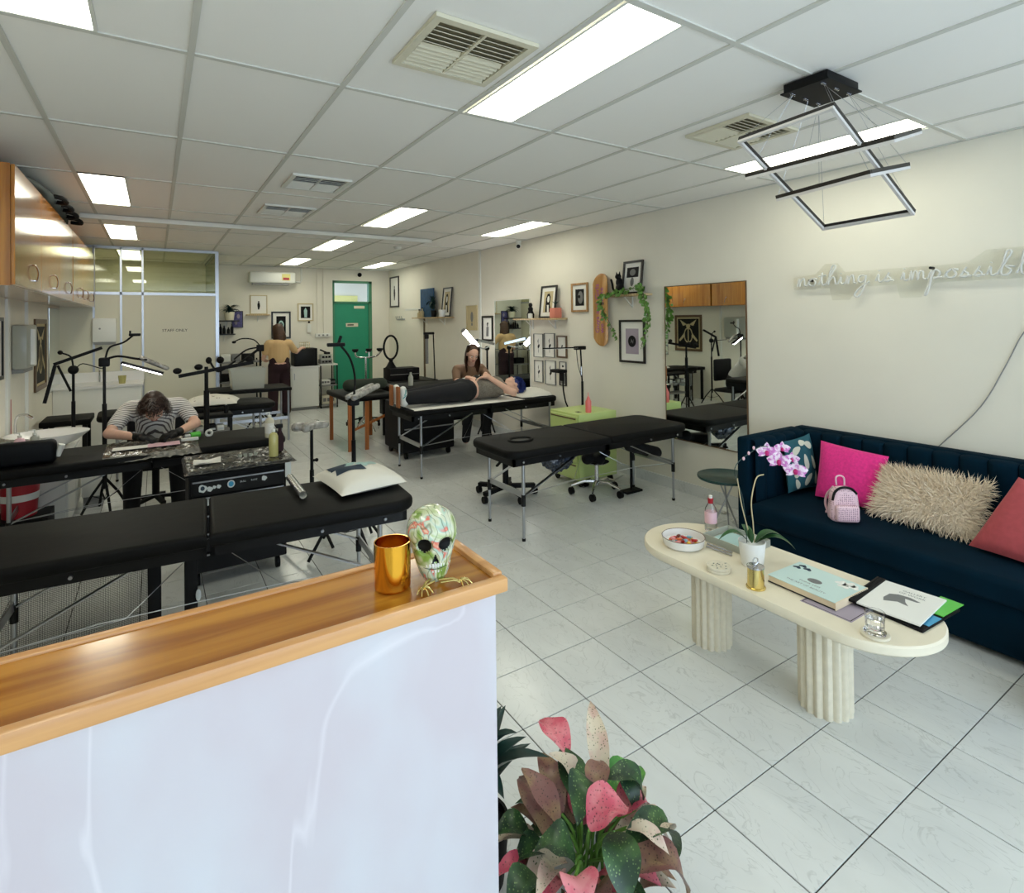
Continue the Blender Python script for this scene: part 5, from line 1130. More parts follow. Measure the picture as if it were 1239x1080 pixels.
t = thing('plastic_tumbler', 'frosted grey plastic tumbler on the vanity by the pump bottles', 'cup', (-.87, 5.68, .626)); MB().lathe([(.03, 0), (.042, .13), (.038, .13), (.028, .005), (0, .005)], (-.98, 5.68, .626), 20).build('cup', 'clearp', t, world=True)
t = thing('white_mug', 'small white pot at the left end of the vanity', 'pot', (-.97, 5.86, .626)); MB().lathe([(.03, 0), (.04, .09), (.036, .09), (.027, .006), (0, .006)], (-.98, 5.90, .626), 20).build('pot', 'potw', t, world=True)
t = thing('red_bucket', 'red plastic bucket standing on a black crate at the left under the table', 'bucket', (-.84, 5.38, .262)); p = (-.84, 5.38, .262)
MB().lathe([(0, 0), (.10, 0), (.118, .24), (.113, .24), (0, .23)], p, 28).build('pail', 'redp', t, world=True); MB().lathe([(.124, .235), (.124, .262), (0, .265)], p, 28).build('lid', 'redp', t, world=True); MB().lathe([(.1125, .12), (.1165, .17)], p, 28).build('label', 'print', t, world=True)
t = thing('black_crate', 'black plastic crate on the floor under the red bucket', 'crate', (-.84, 5.38, 0)); f = MB(); f.box(-1.02, -.66, 5.22, 5.54, 0, .02).box(-1.02, -1.0, 5.22, 5.54, .02, .26).box(-.68, -.66, 5.22, 5.54, .02, .26).box(-1.0, -.68, 5.22, 5.24, .02, .26).box(-1.0, -.68, 5.52, 5.54, .02, .26).box(-1.0, -.68, 5.24, 5.52, .235, .26); f.build('crate', 'ink', t, world=True, smooth=False)
t = thing('white_storage_box', 'narrow white box standing on the floor beside the vanity', 'box', (-.45, 6.35, 0)); MB().box(-.56, -.40, 6.28, 6.45, .10, .52, .006).build('box', 'white', t, world=True); MB().box(-.55, -.41, 6.29, 6.44, 0, .10).build('base', 'grey', t, world=True)
t = thing('wall_dispenser', 'clear grey plastic dispenser on the left wall under the cabinets', 'dispenser', (XL+.05, 6.62, 1.25)); MB().box(XL+.003, XL+.11, 6.38, 6.86, 1.27, 1.66, .02).build('body', 'clearp', t, world=True); MB().cyl((XL+.115, 6.55, 1.30), (XL+.115, 6.55, 1.62), .03, n=14).build('tube', 'white', t, world=True); MB().box(XL+.003, XL+.08, 6.40, 6.84, 1.235, 1.27).build('tray', 'grey', t, world=True)
t = thing('wall_conduit', 'thin white vertical conduit on the left wall under the cabinets', 'conduit', (XL+.01, 7.0, .77)); MB().box(XL+.001, XL+.025, 6.98, 7.02, .64, 1.88).build('channel', 'white', t, world=True)
struct(MB().box(XL+.001, XL+.02, 6.16, 6.24, .63, 1.88).build('trim_3', 'white'))
t = thing('small_red_strip', 'thin red strip stuck to the left wall above the vanity', 'strip', (XL+.01, 6.3, .7)); MB().box(XL+.001, XL+.012, 6.28, 6.33, .70, 1.02).build('strip', 'redp', t, world=True)
t = thing('bench_sink', 'steel-tapped white bench sink against the pale partition', 'sink', (-.55, 8.95, 0))
MB().box(XL+.003, -.15, 8.65, 9.27, .08, .86, .006).build('cabinet', 'white', t, world=True); MB().box(XL+.003, -.13, 8.63, 9.27, .86, .89).build('worktop', 'ceram', t, world=True); MB().box(XL+.003, -.13, 9.22, 9.275, .89, 1.02).build('splashback', 'ceram', t, world=True)
MB().tube([(-.62, 9.15, .89), (-.62, 9.15, 1.08), (-.60, 9.08, 1.14), (-.56, 9.0, 1.10), (-.55, 8.98, 1.05)], .010, 8, smooth=4).build('tap', 'chrome', t, world=True)
t = thing('yellow_cup', 'small yellow plastic cup on the bench sink', 'cup', (-.30, 8.8, .89)); MB().lathe([(.035, 0), (.045, .10), (.04, .10), (.03, .005), (0, .005)], (-.36, 8.78, .891), 18).build('cup', 'yellowliq', t, world=True)
t = thing('grey_bench', 'low dark bench with a grey top in front of the partition', 'bench', (-.4, 7.6, 0)); MB().box(-1.0, -.58, 7.35, 7.85, .60, .66, .01).build('top', 'vinyl', t, world=True)
for x in (-.95, -.63):
    for y in (7.4, 7.8): MB().box(x-.02, x+.02, y-.02, y+.02, 0, .60).build('leg', 'ink', t, world=True)
# lamp stands
def seg_tube(t, name, pts, r, mt='ink', sm=4): return MB().tube(pts, r, 8, smooth=sm).build(name, mt, t, world=True)
t = thing('lamp_stand', 'black tripod lamp stand with gooseneck and light bar behind the striped person', 'lamp', (-.38, 6.10, 0))
tripod_base(t, (-.38, 6.1), .17, 4, .30); MB().cyl((-.38, 6.1, .2), (-.38, 6.1, 1.31), .012).cyl((-.38, 6.1, .2), (-.38, 6.1, .95), .018).build('pole', 'ink', t, world=True); MB().box(-.42, -.34, 6.06, 6.14, 1.28, 1.36, .012).build('clamp', 'ink', t, world=True)
seg_tube(t, 'gooseneck', [(-.37, 6.1, 1.36), (-.34, 6.1, 1.45), (-.24, 6.1, 1.49), (-.17, 6.1, 1.55)], .008); MB().box(-.20, -.11, 6.08, 6.12, 1.545, 1.57, .006).cyl((-.19, 6.1, 1.56), (-.19, 6.1, 1.595), .008).build('phone_clamp', 'ink', t, world=True)
seg_tube(t, 'arm', [(-.38, 6.1, 1.34), (-.28, 6.05, 1.37), (-.15, 6.02, 1.345), (-.06, 6.0, 1.33)], .010)
MB().bar((-.25, 6.0, 1.315), (.06, 5.95, 1.205), .05, .022).build('light_bar', 'ink', t, world=True); MB().bar((-.24, 5.985, 1.300), (.05, 5.938, 1.195), .035, .006).build('light_strip', 'lamp_w', t, world=True)
fuse(chain_mb([((-.10, 6.02, 1.345), (.09, 6.0, 1.245), .024, .022)]).build('wrapped_arm', 'wrap', t, world=True), .01)
t = thing('lamp_stand', 'black lamp stand with a folded arm left of the other near the basin', 'lamp', (-.66, 6.75, 0))
tripod_base(t, (-.68, 6.95), .24, 3, .28); MB().cyl((-.68, 6.95, .2), (-.68, 6.95, 1.20), .012).cyl((-.68, 6.95, .2), (-.68, 6.95, .9), .017).build('pole', 'ink', t, world=True); MB().ball((-.68, 6.95, 1.21), .045).build('joint', 'ink', t, world=True)
MB().bar((-.83, 6.95, 1.27), (-.45, 6.95, 1.42), .03, .03).bar((-.82, 6.95, 1.26), (-.90, 6.95, .90), .028, .028).bar((-.80, 6.95, 1.26), (-.70, 6.95, 1.0), .02, .02).build('arm', 'ink', t, world=True)
seg_tube(t, 'gooseneck', [(-.68, 6.95, 1.24), (-.70, 6.95, 1.34), (-.77, 6.95, 1.38)], .008); MB().ball((-.78, 6.95, 1.385), .022).build('lamp_head', 'ink', t, world=True)
seg_tube(t, 'cable', [(-.66, 6.95, 1.22), (-.60, 6.9, 1.27), (-.45, 6.7, 1.23), (-.40, 6.4, 1.25)], .005)
# T-bar stand and pillow table
t = thing('t_bar_stand', 'black T-bar arm rest stand with three knobs in front of the partition edge', 'stand', (.45, 6.62, 0))
tripod_base(t, (.45, 6.62), .17, 3, .3); MB().cyl((.45, 6.62, .25), (.45, 6.62, 1.20), .018).cyl((.45, 6.62, .25), (.45, 6.62, .95), .026).build('pole', 'ink', t, world=True)
MB().bar((.20, 6.62, 1.115), (.90, 6.62, 1.225), .035, .035).build('crossbar', 'ink', t, world=True); b = MB()
for x, z in ((.19, 1.17), (.38, 1.20), (.86, 1.26)): MB().ball((x, 6.62, z), .04, .03, .032).build('knob', 'ink', t, world=True)
t = thing('supply_trolley', 'black supply trolley with bottles in front of the patterned pillow', 'trolley', (.45, 6.93, 0))
MB().box(.15, .72, 6.80, 7.06, .62, .66, .01).build('top', 'vinyl', t, world=True)
for z in (.28, .46): MB().box(.17, .70, 6.81, 7.05, z, z+.02).build('shelf', 'grey', t, world=True)
for x in (.17, .70):
    for y in (6.81, 7.05): MB().box(x-.012, x+.012, y-.012, y+.012, 0, .62).build('leg', 'ink', t, world=True)
for k, (x, mt_) in enumerate(((.22, 'white'), (.30, 'grey'), (.40, 'clearp'), (.52, 'ink'), (.60, 'white'))):
    tt = thing('supply_box', '%s supply box on the middle shelf of the black supply trolley' % ('first white', 'grey', 'frosted', 'black', 'last white')[k], 'box', (x, 6.9, .481), group='supplies on the black trolley'); MB().box(x-.035, x+.035, 6.84, 6.97, .481, .54+.01*(k % 2), .004).build('box', mt_, tt, world=True); MB().box(x-.030, x+.030, 6.838, 6.8395, .495, .515).build('label', 'sticker', tt, world=True)
pump('small dark pump bottle on the black supply trolley', (.66, 6.9, .661), .022, .09, 'ink')
massage_table('black massage table holding the crumpled patterned pillow', (.35, 7.42, 0), R(2), 1.75, .60, .70, .70, .22)
t, fn = cushion0('patterned_pillow', 'cream pillow with dark spots on the black table behind the striped person', [(.25, 7.16, .722), (.80, 7.16, .722), (.88, 7.58, .722), (.30, 7.62, .722)], 'pillow', .10, flat=.2)
b = MB(); rnd = random.Random(12)
for k in range(26): u, v = rnd.uniform(.08, .9), rnd.uniform(.08, .9); s_ = rnd.uniform(.02, .045); patch(b, fn, [(u, v), (u+s_, v+s_*.3), (u+s_*.8, v+s_), (u-s_*.2, v+s_*.8)], .003, 3)
b.build('spot_print', 'brownf', t, world=True)

# ================================================================== back of the room
t = thing('work_table', 'black work table with silver legs carrying a plastic storage tub', 'table', (1.1, 8.6, 0))
MB().box(.62, 1.62, 8.25, 8.90, .70, .745, .01).build('tabletop', 'vinyl', t, world=True)
for x in (.66, 1.58):
    for y in (8.30, 8.85): MB().cyl((x, y, 0), (x, y, .70), .015).build('leg', 'alu', t, world=True)
MB().box(.66, 1.58, 8.29, 8.31, .30, .34).build('stretcher', 'alu', t, world=True); MB().box(.66, 1.58, 8.84, 8.86, .30, .34).build('stretcher', 'alu', t, world=True)
t = thing('storage_tub', 'clear plastic storage tub full of supplies on the black work table', 'container', (1.08, 8.5, .745))
b = bmesh.new(); bmesh.ops.create_cube(b, size=1)
for v in b.verts: k = 1 if v.co.z > 0 else .88; v.co = Vector((1.08+v.co.x*.44*k, 8.52+v.co.y*.34*k, .746+(v.co.z+.5)*.28))
b.faces.ensure_lookup_table(); bmesh.ops.delete(b, geom=[f for f in b.faces if f.normal.z > .5], context='FACES_ONLY'); o = MB().bm(b).build('tub', 'clearp', t, world=True, smooth=False)
MB().box(.85, 1.31, 8.34, 8.352, 1.01, 1.03).box(.85, 1.31, 8.688, 8.70, 1.01, 1.03).build('rim', 'clearp', t, world=True)
for k in range(3): MB().box(.91+.12*k, 1.01+.12*k, 8.42, 8.6, .75, .86+.02*k, .006).build('packet', ('white', 'cream', 'print')[k], t, world=True)
t = thing('multi_arm_stand', 'black stand with several padded arms behind the storage tub', 'stand', (1.2, 9.2, 0))
tripod_base(t, (1.35, 9.2), .26, 4, .3); MB().cyl((1.35, 9.2, .25), (1.35, 9.2, 1.28), .016).build('pole', 'ink', t, world=True); MB().box(1.30, 1.40, 9.16, 9.24, 1.22, 1.32, .01).build('clamp', 'ink', t, world=True)
MB().bar((1.35, 9.2, 1.27), (.95, 9.1, .98), .03, .03).build('arm', 'ink', t, world=True); seg_tube(t, 'gooseneck', [(1.35, 9.2, 1.3), (1.26, 9.2, 1.40), (1.10, 9.2, 1.42), (1.0, 9.2, 1.38)], .009); MB().ball((.99, 9.2, 1.37), .03, .02, .02).build('lamp_head', 'ink', t, world=True)
seg_tube(t, 'arm', [(1.33, 9.2, 1.28), (1.15, 9.15, 1.25), (.98, 9.1, 1.12)], .012); MB().ball((.80, 9.1, 1.12), .05, .04, .05).ball((.65, 9.1, 1.12), .04, .04, .05).build('pad', 'ink', t, world=True); seg_tube(t, 'arm', [(.64, 9.1, 1.16), (.72, 9.1, 1.0), (.80, 9.1, .96), (1.0, 9.1, 1.1)], .014)
t = thing('steel_rack', 'black wire rack shelf with boxes against the back wall', 'rack', (1.3, 11.1, 0))
for z in (.25, .60, .95): MB().box(.95, 1.62, 10.85, 11.35, z, z+.02).build('shelf', 'grey', t, world=True)
for x in (.96, 1.60):
    for y in (10.87, 11.33): MB().cyl((x, y, 0), (x, y, 1.0), .012).build('leg', 'ink', t, world=True)
for k, (x, z, mt_, w) in enumerate(((1.05, .97, 'white', .08), (1.22, .97, 'grey', .07), (1.42, .97, 'ink', .10), (1.1, .62, 'ink', .12), (1.42, .62, 'cream', .12))):
    tt = thing('rack_box', '%s on the black wire rack at the back wall' % ('white box on the top shelf', 'grey box on the top shelf', 'black box on the top shelf', 'black box on the middle shelf', 'cream box on the middle shelf')[k], 'box', (x, 11.1, z)); MB().box(x-w, x+w, 11.0, 11.2, z+.0005, z+.13, .004).build('box', mt_, tt, world=True)
MB().box(0, 0.001, 0, 0.001, 0, 0.001)
for i, (x, l) in enumerate(((.93, 'leftmost'), (1.0, 'second'), (1.06, 'third'), (1.13, 'fourth'), (1.19, 'rightmost'))):
    tt = thing('dark_bottle', '%s of the dark bottles on the shelf behind the partition post' % l, 'bottle', (x, YB-.07, 1.463), group='dark bottles on the small back shelf'); h_ = .12+.03*((i*2) % 3)
    MB().lathe([(.024, 0), (.024, h_*.6), (.010, h_*.8), (.010, h_), (0, h_)], (x, YB-.06, 1.463), 12).build('bottle', 'ink', tt, world=True)
t = thing('potted_fern', 'leafy plant in a pale pot on the high shelf beside the partition', 'plant', (1.12, YB-.12, 1.708)); pot(t, (1.14, YB-.13, 1.708), .09, .15, 'cream')
b = MB(); rnd = random.Random(4)
for k in range(70): a = rnd.uniform(0, 2*pi); r = rnd.uniform(.08, .22); p0 = Vector((1.14, YB-.14, 1.85)); leaf_mb(b, p0, p0+Vector((cos(a)*r, -abs(sin(a))*r*.7+.04, rnd.uniform(-.02, .15))), .045, 5, .3)
b.build('foliage', 'leafd', t, world=True, kind='stuff')
t = thing('base_cabinet', 'white low cabinet against the back wall under the black box', 'cabinet', (2.38, 11.1, 0))
MB().box(2.13, 2.63, 10.92, 11.38, .06, .80).build('body', 'white', t, world=True, smooth=False); MB().box(2.11, 2.65, 10.90, 11.385, .80, .825).build('worktop', 'ceram', t, world=True); d_ = MB().box(2.15, 2.61, 10.905, 10.919, .08, .79, .002, 1).build('door', 'white', t, world=True); MB().box(2.18, 2.19, 10.89, 10.905, .58, .70).build('handle', 'alu', d_, world=True); MB().box(2.15, 2.61, 10.95, 11.36, 0, .06).build('plinth', 'grey', t, world=True)
t = thing('black_steriliser', 'black box appliance with a pale label on the white low cabinet', 'appliance', (2.40, 11.1, .826)); MB().box(2.20, 2.62, 10.96, 11.30, .826, 1.16, .012).build('body', 'ink', t, world=True); MB().box(2.33, 2.47, 10.956, 10.9595, 1.02, 1.08).build('label', 'print', t, world=True); MB().box(2.215, 2.56, 10.950, 10.959, .85, 1.14, .004).build('door', 'black', t, world=True)
t = thing('wire_basket_goods', 'small gold wire basket on top of the black box appliance', 'basket', (2.42, 11.1, 1.16)); b = MB()
for z in (1.165, 1.22, 1.27): b.tube([(2.34+.0, 11.08, z), (2.50, 11.08, z), (2.50, 11.2, z), (2.34, 11.2, z)], .003, 5, closed=True)
for x, y in ((2.34, 11.08), (2.50, 11.08), (2.50, 11.2), (2.34, 11.2), (2.42, 11.08), (2.42, 11.2)): b.cyl((x, y, 1.162), (x, y, 1.27), .003, n=5)
b.build('wire_frame', 'palegold', t, world=True)
t = thing('utility_cart', 'grey three-tier utility cart left of the green door', 'cart', (2.82, 11.1, 0))
for z in (.04, .42, .82): MB().box(2.66, 2.99, 10.92, 11.32, z, z+.025).build('shelf', 'white' if z > .8 else 'grey', t, world=True)
for x in (2.67, 2.98):
    for y in (10.93, 11.31): MB().box(x-.010, x+.010, y-.010, y+.010, 0, .82).build('leg', 'ink', t, world=True)
t2 = thing('bench_tool', 'black stapler-like tool on the grey boxes on the utility cart', 'tool', (2.78, 11.1, 1.03)); MB().bar((2.70, 11.1, 1.12), (2.84, 11.08, 1.05), .03, .03).build('arm', 'ink', t2, world=True); MB().box(2.78, 2.88, 11.04, 11.14, 1.031, 1.07, .006).build('base', 'ink', t2, world=True)
for k, (x, z, h_, w, mt_, l) in enumerate(((2.80, .846, .085, .11, 'grey', 'lower grey box on the top of the utility cart'), (2.80, .932, .095, .10, 'clearp', 'clear drawer box stacked on the utility cart'), (2.78, .446, .09, .09, 'print', 'white box on the middle tier of the utility cart'), (2.92, .446, .09, .05, 'ink', 'black box on the middle tier of the utility cart'), (2.84, .066, .17, .13, 'cream', 'cream box on the bottom tier of the utility cart'))):
    tt = thing('cart_box', l, 'box', (x, 11.1, z)); MB().box(x-w, x+w, 11.0, 11.22, z, z+h_, .004).build('box', mt_, tt, world=True); 
    for q in range(3): MB().box(x-w*.85+w*.58*q, x-w*.4+w*.58*q, 10.996, 10.9995, z+h_*.3, z+h_*.7).build('front_detail', 'ink' if k < 2 else 'greyp', tt, world=True)
# black chest, box and ring mirror by the corner
t = thing('black_cabinet', 'black chest against the right wall near the green door', 'cabinet', (3.7, 9.3, 0)); MB().box(3.36, 4.15, 8.9, 9.6, .02, .60, .008).build('body', 'ink', t, world=True); MB().box(3.34, 4.17, 8.88, 9.62, .60, .63, .004).build('top', 'black', t, world=True)
for k in range(2): MB().box(3.40+.38*k, 3.75+.38*k, 8.89, 8.8995, .06, .56).build('door', 'black', t, world=True)
t = thing('black_case', 'black carrying case on the black chest near the green door', 'case', (3.62, 9.3, .631)); MB().box(3.38, 3.92, 9.10, 9.45, .631, .84, .012).build('case', 'ink', t, world=True); MB().box(3.38, 3.92, 9.095, 9.0995, .73, .74).build('seam', 'grey', t, world=True)
t = thing('ring_light', 'black oval ring light standing on the black case near the green door', 'lamp', (3.45, 9.3, .841)); MB().tube([(3.46+.125*cos(a), 9.28, 1.20+.205*sin(a)) for a in [2*pi*k/40 for k in range(40)]], .018, 10, closed=True).build('ring', 'ink', t, world=True)
MB().lathe([(.11, 0), (.08, .03), (.03, .12), (.05, .155), (0, .16)], (3.46, 9.28, .8415), 16).build('base', 'ink', t, world=True)
t = thing('chrome_arm_rest', 'chrome stand with three black cups in front of the green door', 'stand', (2.70, 8.2, 0)); tripod_base(t, (2.68, 8.25), .22, 4, .25, 'chrome'); MB().cyl((2.68, 8.25, .2), (2.68, 8.25, 1.12), .015).build('pole', 'chrome', t, world=True)
seg_tube(t, 'arms', [(2.52, 8.25, 1.20), (2.54, 8.25, 1.13), (2.68, 8.25, 1.11), (2.84, 8.25, 1.13), (2.90, 8.2, 1.20)], .012, 'chrome')
for x in (2.52, 2.73, 2.90): MB().lathe([(.025, 0), (.05, .03), (.045, .05), (0, .045)], (x, 8.25, 1.195), 16).build('cup', 'ink', t, world=True)
MB().cyl((2.73, 8.25, 1.12), (2.73, 8.25, 1.2), .010).build('cup_post', 'chrome', t, world=True)
# wooden-legged table with olive bolster, office chair beyond
t = thing('wooden_massage_table', 'massage table with orange wooden legs beside the client\'s feet', 'massage table', (2.45, 7.3, 0))
MB().box(2.02, 2.70, 7.0, 8.0, .63, .70, .03, 3).build('cushion', 'vinyl', t, world=True)
for x in (2.08, 2.30, 2.64):
    for y in ((7.06, 7.94) if x != 2.30 else (7.06,)): MB().bar((x, y, 0), (x, y, .63), .045, .03).build('leg', 'orangew', t, world=True)
MB().bar((2.08, 7.06, .25), (2.64, 7.06, .45), .02, .03).build('stretcher', 'orangew', t, world=True)
t = thing('olive_bolster', 'dark olive bolster cushion on the wooden-legged massage table', 'cushion', (2.45, 7.5, .70)); fuse(chain_mb([((2.20, 7.5, .79), (2.66, 7.5, .79), .085, .08)]).build('cover', 'olive', t, world=True), .015)
t = thing('office_chair', 'office chair with a dark five-star base beyond the wooden-legged table', 'chair', (2.82, 8.75, 0))
MB().box(2.60, 3.04, 8.55, 8.97, .42, .48, .03, 3).build('seat', 'ink', t, world=True); MB().cyl((2.82, 8.76, .1), (2.82, 8.76, .42), .025).build('column', 'grey', t, world=True)
for k in range(5): a = 2*pi*k/5+.3; e = Vector((2.82+.27*cos(a), 8.76+.27*sin(a), .08)); MB().bar((2.82, 8.76, .12), e, .035, .02).build('leg', 'ink', t, world=True); MB().cyl(e+Vector((-.012, 0, -.045)), e+Vector((.012, 0, -.045)), .032, n=12).build('caster', 'ink', t, world=True)
# around the client
t = thing('pillow', 'white pillow under the blue-haired client\'s head', 'pillow', (3.95, 5.75, .74)); t.location = (3.92, 5.72, .73)
b = MB(); b.grid(lambda u, v: (3.66+.46*u, 5.46+.50*v, .728+.085*((1-(2*u-1)**2)*(1-(2*v-1)**2))**.5*(.35+.85*u)+.004*sin(14*u+5*v)), 18, 18).grid(lambda u, v: (3.66+.46*u, 5.46+.50*v, .726), 2, 2).build('cover', 'pillow', t, world=True, ang=80)
t = thing('paper_bed_sheet', 'thin white disposable sheet under the lying client', 'sheet', (3.0, 5.7, .722)); crumple('sheet', 'print', 2.26, 3.64, 5.385, 6.04, .7215, .006, t, seed=9, skirt=.004)
t = thing('black_storage_cabinet', 'black wheeled storage cabinet behind the left end of the client\'s table', 'cabinet', (2.80, 6.5, 0)); MB().box(2.46, 3.14, 6.22, 6.85, .08, .66, .02).build('body', 'ink', t, world=True)
for x in (2.52, 3.08):
    for y in (6.28, 6.78): MB().cyl((x-.015, y, .042), (x+.015, y, .042), .040, n=14).cyl((x, y, .05), (x, y, .09), .012).build('caster', 'ink', t, world=True)
MB().box(2.48, 3.12, 6.21, 6.2195, .36, .372).build('drawer_gap', 'grey', t, world=True)
t = thing('long_work_bench', 'long black-topped bench along the right wall behind the client', 'bench', (3.2, 7.5, 0)); MB().box(2.75, 4.15, 7.15, 7.85, .70, .74, .01).build('top', 'vinyl', t, world=True); 
for x in (2.80, 4.10):
    for y in (7.2, 7.8): MB().box(x-.02, x+.02, y-.02, y+.02, 0, .70).build('leg', 'ink', t, world=True)
MB().box(2.82, 4.08, 7.78, 7.80, .1, .70).build('back_panel', 'ink', t, world=True)
t = thing('spray_bottle', 'small dark spray bottle on the bench behind the client\'s feet', 'bottle', (3.05, 7.4, .741)); p = (3.05, 7.4, .741); MB().lathe([(.035, 0), (.035, .12), (.014, .16), (.014, .19), (0, .19)], p, 16).build('bottle', 'clearp', t, world=True); MB().box(3.01, 3.08, 7.385, 7.415, .93, .975, .006).build('trigger_head', 'ink', t, world=True)
t = thing('floor_lamp', 'slim black lamp stand with a drooping head at the right wall door', 'lamp', (3.93, 8.3, 0)); MB().cyl((3.93, 8.45, .02), (3.89, 8.45, 1.45), .010).build('pole', 'ink', t, world=True); MB().lathe([(.13, 0), (.13, .02), (0, .03)], (3.93, 8.45, 0), 20).build('base', 'ink', t, world=True); MB().box(3.72, 3.90, 8.42, 8.48, 1.43, 1.47, .01).box(3.74, 3.80, 8.42, 8.48, 1.36, 1.43, .01).build('head', 'ink', t, world=True); MB().box(3.75, 3.79, 8.43, 8.47, .95, 1.36).build('light_tube', 'greyp', t, world=True)
# bright task light over the client
t = thing('task_light', 'bright white tube task light on a silver arm above the seated tattooist', 'lamp', (4.03, 6.75, 0))
tripod_base(t, (4.02, 6.9), .15, 3, .3); MB().cyl((4.02, 6.9, .2), (4.02, 6.9, 1.24), .014).build('pole', 'ink', t, world=True); MB().ball((4.02, 6.9, 1.25), .035).build('joint', 'ink', t, world=True)
MB().bar((4.12, 6.88, 1.31), (3.80, 6.80, 1.38), .035, .035).build('arm', 'silver', t, world=True); seg_tube(t, 'arm_spring', [(4.05, 6.88, 1.28), (3.92, 6.84, 1.25), (3.82, 6.8, 1.30)], .008, 'alu'); MB().ball((3.79, 6.80, 1.37), .025).build('hinge', 'ink', t, world=True)
MB().cyl((3.56, 6.74, 1.51), (3.80, 6.80, 1.285), .034, n=16).build('light_tube', 'lamp_w', t, world=True); MB().cyl((3.545, 6.738, 1.525), (3.56, 6.74, 1.51), .036, n=16).build('end_cap', 'silver', t, world=True)
t = thing('phone_holder_stand', 'slim stand with a flat black phone holder by the pinned drawings', 'stand', (3.98, 5.12, 0)); MB().lathe([(.10, 0), (.10, .015), (0, .02)], (4.05, 5.08, 0), 20).build('base', 'ink', t, world=True); MB().tube([(4.05, 5.08, .01), (4.05, 5.08, .55), (4.02, 5.1, .70), (3.99, 5.1, .85), (3.99, 5.1, 1.05)], .009, 8, smooth=4).build('pole', 'ink', t, world=True); MB().box(3.90, 4.02, 5.06, 5.24, 1.035, 1.07, .006).box(3.96, 3.99, 5.08, 5.12, .94, 1.035).build('holder', 'ink', t, world=True)

# ================================================================== around the right-hand table
t = thing('green_drawer_unit', 'lime green metal drawer unit against the right wall', 'cabinet', (3.7, 4.42, 0))
MB().box(3.47, 3.96, 4.19, 4.66, .07, .72, .006).build('body', 'greenm', t, world=True)
for k in range(4):
    z = .10+.152*k; d_ = MB().box(3.455, 3.4695, 4.21, 4.64, z, z+.140, .003, 1).build('drawer', 'greenm', t, world=True); MB().box(3.446, 3.4545, 4.23, 4.62, z+.112, z+.122).build('handle', 'brownf', d_, world=True)
for x in (3.52, 3.91):
    for y in (4.24, 4.61): MB().cyl((x-.01, y, .035), (x+.01, y, .035), .034, n=14).cyl((x, y, .04), (x, y, .08), .010).build('caster', 'ink', t, world=True)
MB().poly([(3.55, 4.30, .7206), (3.60, 4.30, .7206), (3.60, 4.36, .7206), (3.55, 4.36, .7206)]).build('sticker', 'ink', t, world=True)
t = thing('squeeze_bottle', 'coral pink squeeze bottle on the green drawer unit', 'bottle', (3.72, 4.33, .721)); p = (3.64, 4.25, .721); MB().lathe([(.028, 0), (.030, .01), (.030, .11), (.016, .135), (.016, .145), (0, .145)], p, 20).build('bottle', 'coral', t, world=True); MB().lathe([(.014, .145), (.004, .165), (.0025, .20), (0, .20)], p, 12).build('nozzle', 'coral', t, world=True)
t = thing('lamp_stand', 'black light stand with a horizontal bar above the green drawer unit', 'lamp', (4.06, 4.48, 0))
tripod_base(t, (4.06, 4.84), .12, 3, .2); MB().cyl((4.06, 4.84, .1), (4.06, 4.84, .95), .014).cyl((4.06, 4.84, .9), (4.04, 4.84, 1.33), .009).build('pole', 'ink', t, world=True); MB().cyl((4.045, 4.84, 1.02), (4.045, 4.84, 1.12), .011).build('collar', 'silver', t, world=True)
MB().bar((3.42, 4.70, 1.35), (4.06, 4.84, 1.335), .03, .012).box(3.96, 4.10, 4.81, 4.87, 1.31, 1.35, .008).build('light_bar', 'ink', t, world=True); MB().bar((3.43, 4.70, 1.342), (3.98, 4.82, 1.331), .022, .004).build('light_strip', 'lamp_d', t, world=True); seg_tube(t, 'cable', [(3.98, 4.84, 1.32), (3.99, 4.83, 1.15), (4.04, 4.83, 1.0)], .004)
t = thing('office_stool', 'black star-base stool under the left end of the right-hand table', 'chair', (2.79, 4.38, 0)); cx, cy = 2.76, 4.42
MB().lathe([(0, .40), (.19, .40), (.21, .42), (.21, .45), (.19, .47), (0, .47)], (cx, cy, 0), 30).build('seat', 'ink', t, world=True); MB().cyl((cx, cy, .08), (cx, cy, .40), .028).build('column', 'ink', t, world=True); MB().bar((cx-.05, cy-.05, .37), (cx-.18, cy-.14, .34), .02, .015).build('lever', 'ink', t, world=True)
for k in range(5): a = 2*pi*k/5+.9; e = Vector((cx+.28*cos(a), cy+.28*sin(a), .085)); MB().bar((cx, cy, .10), e, .05, .035).build('leg', 'ink', t, world=True); MB().cyl(e+Vector((-.018, 0, -.05)), e+Vector((.018, 0, -.05)), .033, n=14).build('caster', 'ink', t, world=True)
t = thing('chrome_stool', 'low black padded stool with a chrome star base under the right-hand table', 'chair', (3.50, 3.98, 0)); cx, cy = 3.50, 3.98
fuse(chain_mb([((cx-.14, cy-.03, .36), (cx+.16, cy+.05, .36), .055, .05), ((cx-.05, cy-.10, .36), (cx+.08, cy+.12, .36), .055, .055)]).build('seat', 'ink', t, world=True), .014); MB().lathe([(.10, .295), (.12, .31), (0, .31)], (cx, cy, 0), 20).build('seat_plate', 'chrome', t, world=True); MB().cyl((cx, cy, .09), (cx, cy, .30), .020).build('column', 'chrome', t, world=True)
for k in range(5): a = 2*pi*k/5-1.2; e = Vector((cx+.24*cos(a), cy+.24*sin(a), .085)); MB().tube([(cx, cy, .12), (cx+.12*cos(a), cy+.12*sin(a), .125), e], [.018, .015, .011], 10).build('leg', 'chrome', t, world=True); MB().cyl(e+Vector((-.015, 0, -.048)), e+Vector((.015, 0, -.048)), .034, n=14).build('caster', 'ink', t, world=True)
